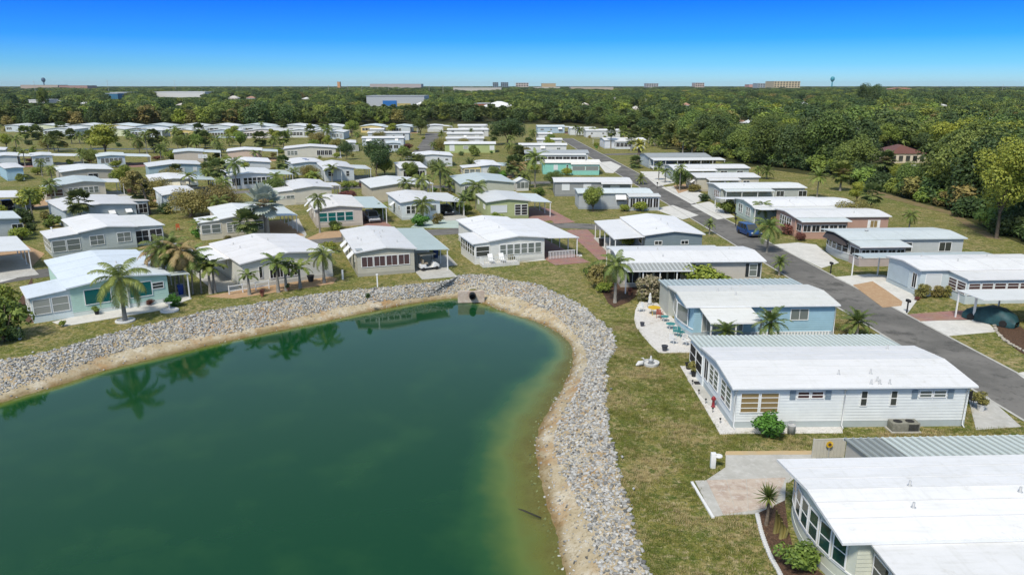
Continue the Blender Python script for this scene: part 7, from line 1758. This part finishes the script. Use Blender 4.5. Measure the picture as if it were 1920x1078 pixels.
block('long pinkish roofline on the centre skyline', 694, 790, 170, 158, 80, (.42, .36, .33), (.45, .40, .37)); block('grey hotel on the right centre skyline', 1212, 1234, 170, 157, 60, (.40, .38, .37), (.4, .4, .4), 'apartment block', 0, 4, 5); block('cream hotel right of the grey one', 1303, 1320, 170, 156, 60, (.50, .40, .34), (.5, .42, .38), 'apartment block', 0, 4, 4); block('long red tiled roof at the right skyline', 1668, 1720, 175, 165, 50, (.42, .26, .19), (.34, .15, .10), 'building', .4); block('red tiled roof pair on the far right skyline', 1803, 1838, 174, 166, 40, (.42, .26, .19), (.36, .17, .11), 'building', .4); block('sandy low skyline building at the left', 40, 110, 172, 160, 60, (.42, .34, .27), (.45, .38, .32)); block('reddish low skyline building at the left', 112, 165, 172, 161, 60, (.36, .22, .18), (.36, .24, .2)); block('small orange tower on the skyline', 633, 638, 170, 154, 20, (.55, .28, .12), (.5, .3, .2), 'tower'); block('pale flat building above the tent roofs', 850, 940, 178, 165, 60, (.5, .47, .4), (.55, .52, .46)); block('pale warehouse beyond the right woods', 1070, 1150, 174, 164, 60, (.45, .38, .3), (.5, .44, .38)); block('white house roof above the right hand woods', 1455, 1475, 220, 202, 16, (.6, .58, .52), WHITE_R, 'house', .3)
# house with the reddish tile roof in the clearing
fl = PX((G(1672, 302).x, G(1672, 302).y, 3.0)); r = block('villa with reddish brown tile roof in the clearing of the right woods', 1668, 1734, 306, 274, 11, (.62, .55, .44), (.17, .075, .055), 'house', .45, 1, 5)
block('white carport house behind the right woods gap', 1622, 1650, 242, 216, 9, (.60, .52, .42), WHITE_R, 'house', .3, 1, 3); block('pale rooftop deep in the right woods', 1596, 1622, 258, 240, 8, (.58, .56, .5), OFF_R, 'house', .35, 1, 3)
pad('driveway', [(1640,330),(1640,322),(1700,310),(1760,309),(1760,313),(1700,316)], M_CONCW, 'pale driveway glimpsed in the clearing of the right woods', 'driveway', .03); pad('clearing', [(1660,300),(1760,296),(1790,330),(1680,334)], M_LAWN, 'sunlit grass clearing before the tile roofed villa', 'lawn', .02)
for i, (a, b, by, ty) in enumerate(FARH):
    block('%s pale roofed house showing among the far woods' % ['small', 'little', 'low'][i % 3], a, b, by, ty, 10, [(.58, .54, .46), (.56, .50, .40), (.6, .6, .57)][i % 3], [OFF_R, (.60, .56, .50), (.42, .24, .17)][i % 3], 'house', .35, 1, 3)
def tower(px, by, ty, label, c):
    b = G(px, by); H_ = height_at(b, ty); r = thing('water_tower', label, 'water tower', b); m_ = mat('tower_%d' % px, c, .5, .06, .1); R_ = H_ * .17
    MB().lathe([(R_ * .55, 0), (R_ * .32, H_ * .12), (R_ * .26, H_ * .45), (R_ * .3, H_ * .60)], n=16).build('shaft', m_, r, True); MB().lathe([(R_ * .3, H_ * .58), (R_ * .9, H_ * .72), (R_, H_ * .82), (R_ * .85, H_ * .93), (R_ * .4, H_ * .99), (0, H_)], n=20).build('tank', m_, r, True)
tower(1559, 168, 144, 'teal bulb water tower on the right skyline', (.035, .25, .30)); tower(84, 168, 146, 'dark blue bulb water tower on the left skyline', (.05, .10, .16))
M_POLE = mat('pole_concrete', (.50, .47, .42), .8, .1)
for i, (x, by, ty) in enumerate([(68, 183, 152), (205, 182, 150), (330, 178, 151), (445, 175, 153), (617, 186, 160), (653, 183, 160), (679, 182, 161), (709, 180, 160), (729, 180, 160), (748, 182, 159), (805, 184, 161), (831, 186, 160), (853, 184, 161), (884, 187, 162), (964, 170, 142), (1152, 205, 182), (1210, 208, 185), (1878, 178, 158)]):
    b = G(x, by); H_ = height_at(b, ty); r = thing('utility_pole', 'pale utility pole rising above the far woods', 'utility pole', b, group='utility poles above the woods'); MB().tube([(0, 0, 0), (0, 0, H_)], [.32, .2], 6).build('shaft', M_POLE, r); MB().box(-1.3, 1.3, -.12, .12, H_ - 1.2, H_ - .9).build('crossarm', M_POLE, r)
# tall dark tree over the right skyline
b = G(1625, 212); hh = height_at(b, 150); place_tree('dark1', b, hh * 1.02, 'tall dark ragged tree rising above the right skyline', wide=.8)
b = G(1635, 206); place_tree('dark0', b, height_at(b, 156), 'dark tree beside the tallest one on the right skyline', wide=.9)
# canal strip before the far row
cw = ribbon('canal', [G(x, y) for x, y in [(-200, 283), (0, 282), (120, 280), (300, 280), (420, 281), (545, 279)]], 3.5, .014, mat('canal_water', (.06, .065, .04), .35, .1, .2, spec=.3), 'narrow dull canal before the far row of homes', 'canal')
# ---- grass tufts on the near lawn
tr_ = np.random.default_rng(12)
tp = np.stack([tr_.uniform(3, 36, 60000), tr_.uniform(24, 66, 60000)], 1)
ok = ~inside(tp, outp) & (tp[:, 0] < np.array([rx(v) - 5.6 for v in tp[:, 1]]))
for poly in PADPOLY: ok &= ~inside(tp, poly)
for h, _ in HOMES:
    if h.A.y > 80: continue
    dx_, dy_ = tp[:, 0] - h.A.x, tp[:, 1] - h.A.y; lx = dx_ * h.ca + dy_ * h.sa; ly = -dx_ * h.sa + dy_ * h.ca
    ok &= ~((lx > 0) & (lx < h.W) & (ly > -.1) & (ly < h.L + 2.5))
tp = tp[ok]; cl = np.sin(tp[:, 0] * 1.9 + 1.3 * np.sin(tp[:, 1] * 1.1)) + np.sin(tp[:, 1] * 2.3 + np.sin(tp[:, 0] * .7) * 2)
keep_t = tr_.uniform(-2, 2, len(tp)) < cl + .3; tp = tp[keep_t]; print('tufts', len(tp))
TB = []
for q, (c0, c1) in enumerate([((.085, .115, .018), (.18, .20, .04)), ((.26, .21, .08), (.46, .38, .20))]):
    mb = MB()
    for i in range(11):
        a = i * 2.4; r0_ = .03 + .012 * i; hgt = tr_.uniform(.05, .13); le = tr_.uniform(.02, .09); bx_, by_ = r0_ * math.cos(a), r0_ * math.sin(a); sx, sy = -math.sin(a) * .012, math.cos(a) * .012
        mb.add([(bx_ - sx, by_ - sy, -.01), (bx_ + sx, by_ + sy, -.01), (bx_ + le * math.cos(a), by_ + le * math.sin(a), hgt)], [(0, 1, 2)])
    TB.append(bpy.data.objects.new('tuft_source', mb.mesh('tuft_source', leaf_mat('tuft_%d' % q, c0, c1, .3))))
ss = tr_.uniform(.7, 1.6, len(tp)); kd = np.sin(tp[:, 0] * .9 + 2 * np.sin(tp[:, 1] * .55)) + np.sin(tp[:, 1] * 1.25 + 2 * np.sin(tp[:, 0] * .4 + 1)) + tr_.normal(size=len(tp)) * .55 > .35
scatter('grass_tufts', 'tufts of short green and straw coloured grass on the near lawn', 'grass', [(a, b, 0) for a, b in tp], np.stack([ss, ss, ss], 1), np.stack([ss * 0, ss * 0, tr_.uniform(0, 6.28, len(tp))], 1), kd, TB)
# ---- haze: thin even air round everything
hz = MB(); hz.box(-14200, 14200, -14200, 14200, -7.5, 75)
hm = bpy.data.materials.new('haze'); hm.use_nodes = True; hn = hm.node_tree; hn.nodes.clear()
ho = hn.nodes.new('ShaderNodeOutputMaterial'); pv = hn.nodes.new('ShaderNodeVolumePrincipled'); pv.inputs['Color'].default_value = (.80, .89, 1.0, 1); pv.inputs['Density'].default_value = 0.00003; pv.inputs['Anisotropy'].default_value = 0.2
hn.links.new(pv.outputs[0], ho.inputs['Volume'])
o = hz.build('haze', hm); tag(o, 'thin pale blue air haze over the distant woods and skyline', 'haze', kind='stuff')

# ================================================================ labels that single out: number look-alikes by their place in the picture
ORDW = ['leftmost', 'second from left', 'third from left', 'fourth from left', 'fifth from left', 'sixth from left', 'seventh from left', 'eighth from left', 'ninth from left', 'tenth from left'] + [w + ' from left' for w in ORD[10:]] + ['twenty-%s from left' % w for w in ORD[:9]]
bpy.context.view_layer.update()
seen = {}
for o in TAGGED: seen.setdefault(o['label'], []).append(o)
for lb, os_ in seen.items():
    if len(os_) < 2: continue
    os_.sort(key=lambda o: PX(o.matrix_world.translation)[0])
    for i, o in enumerate(os_):
        o['label'] = lb + (', ' + (ORDW[min(i, 28)]))
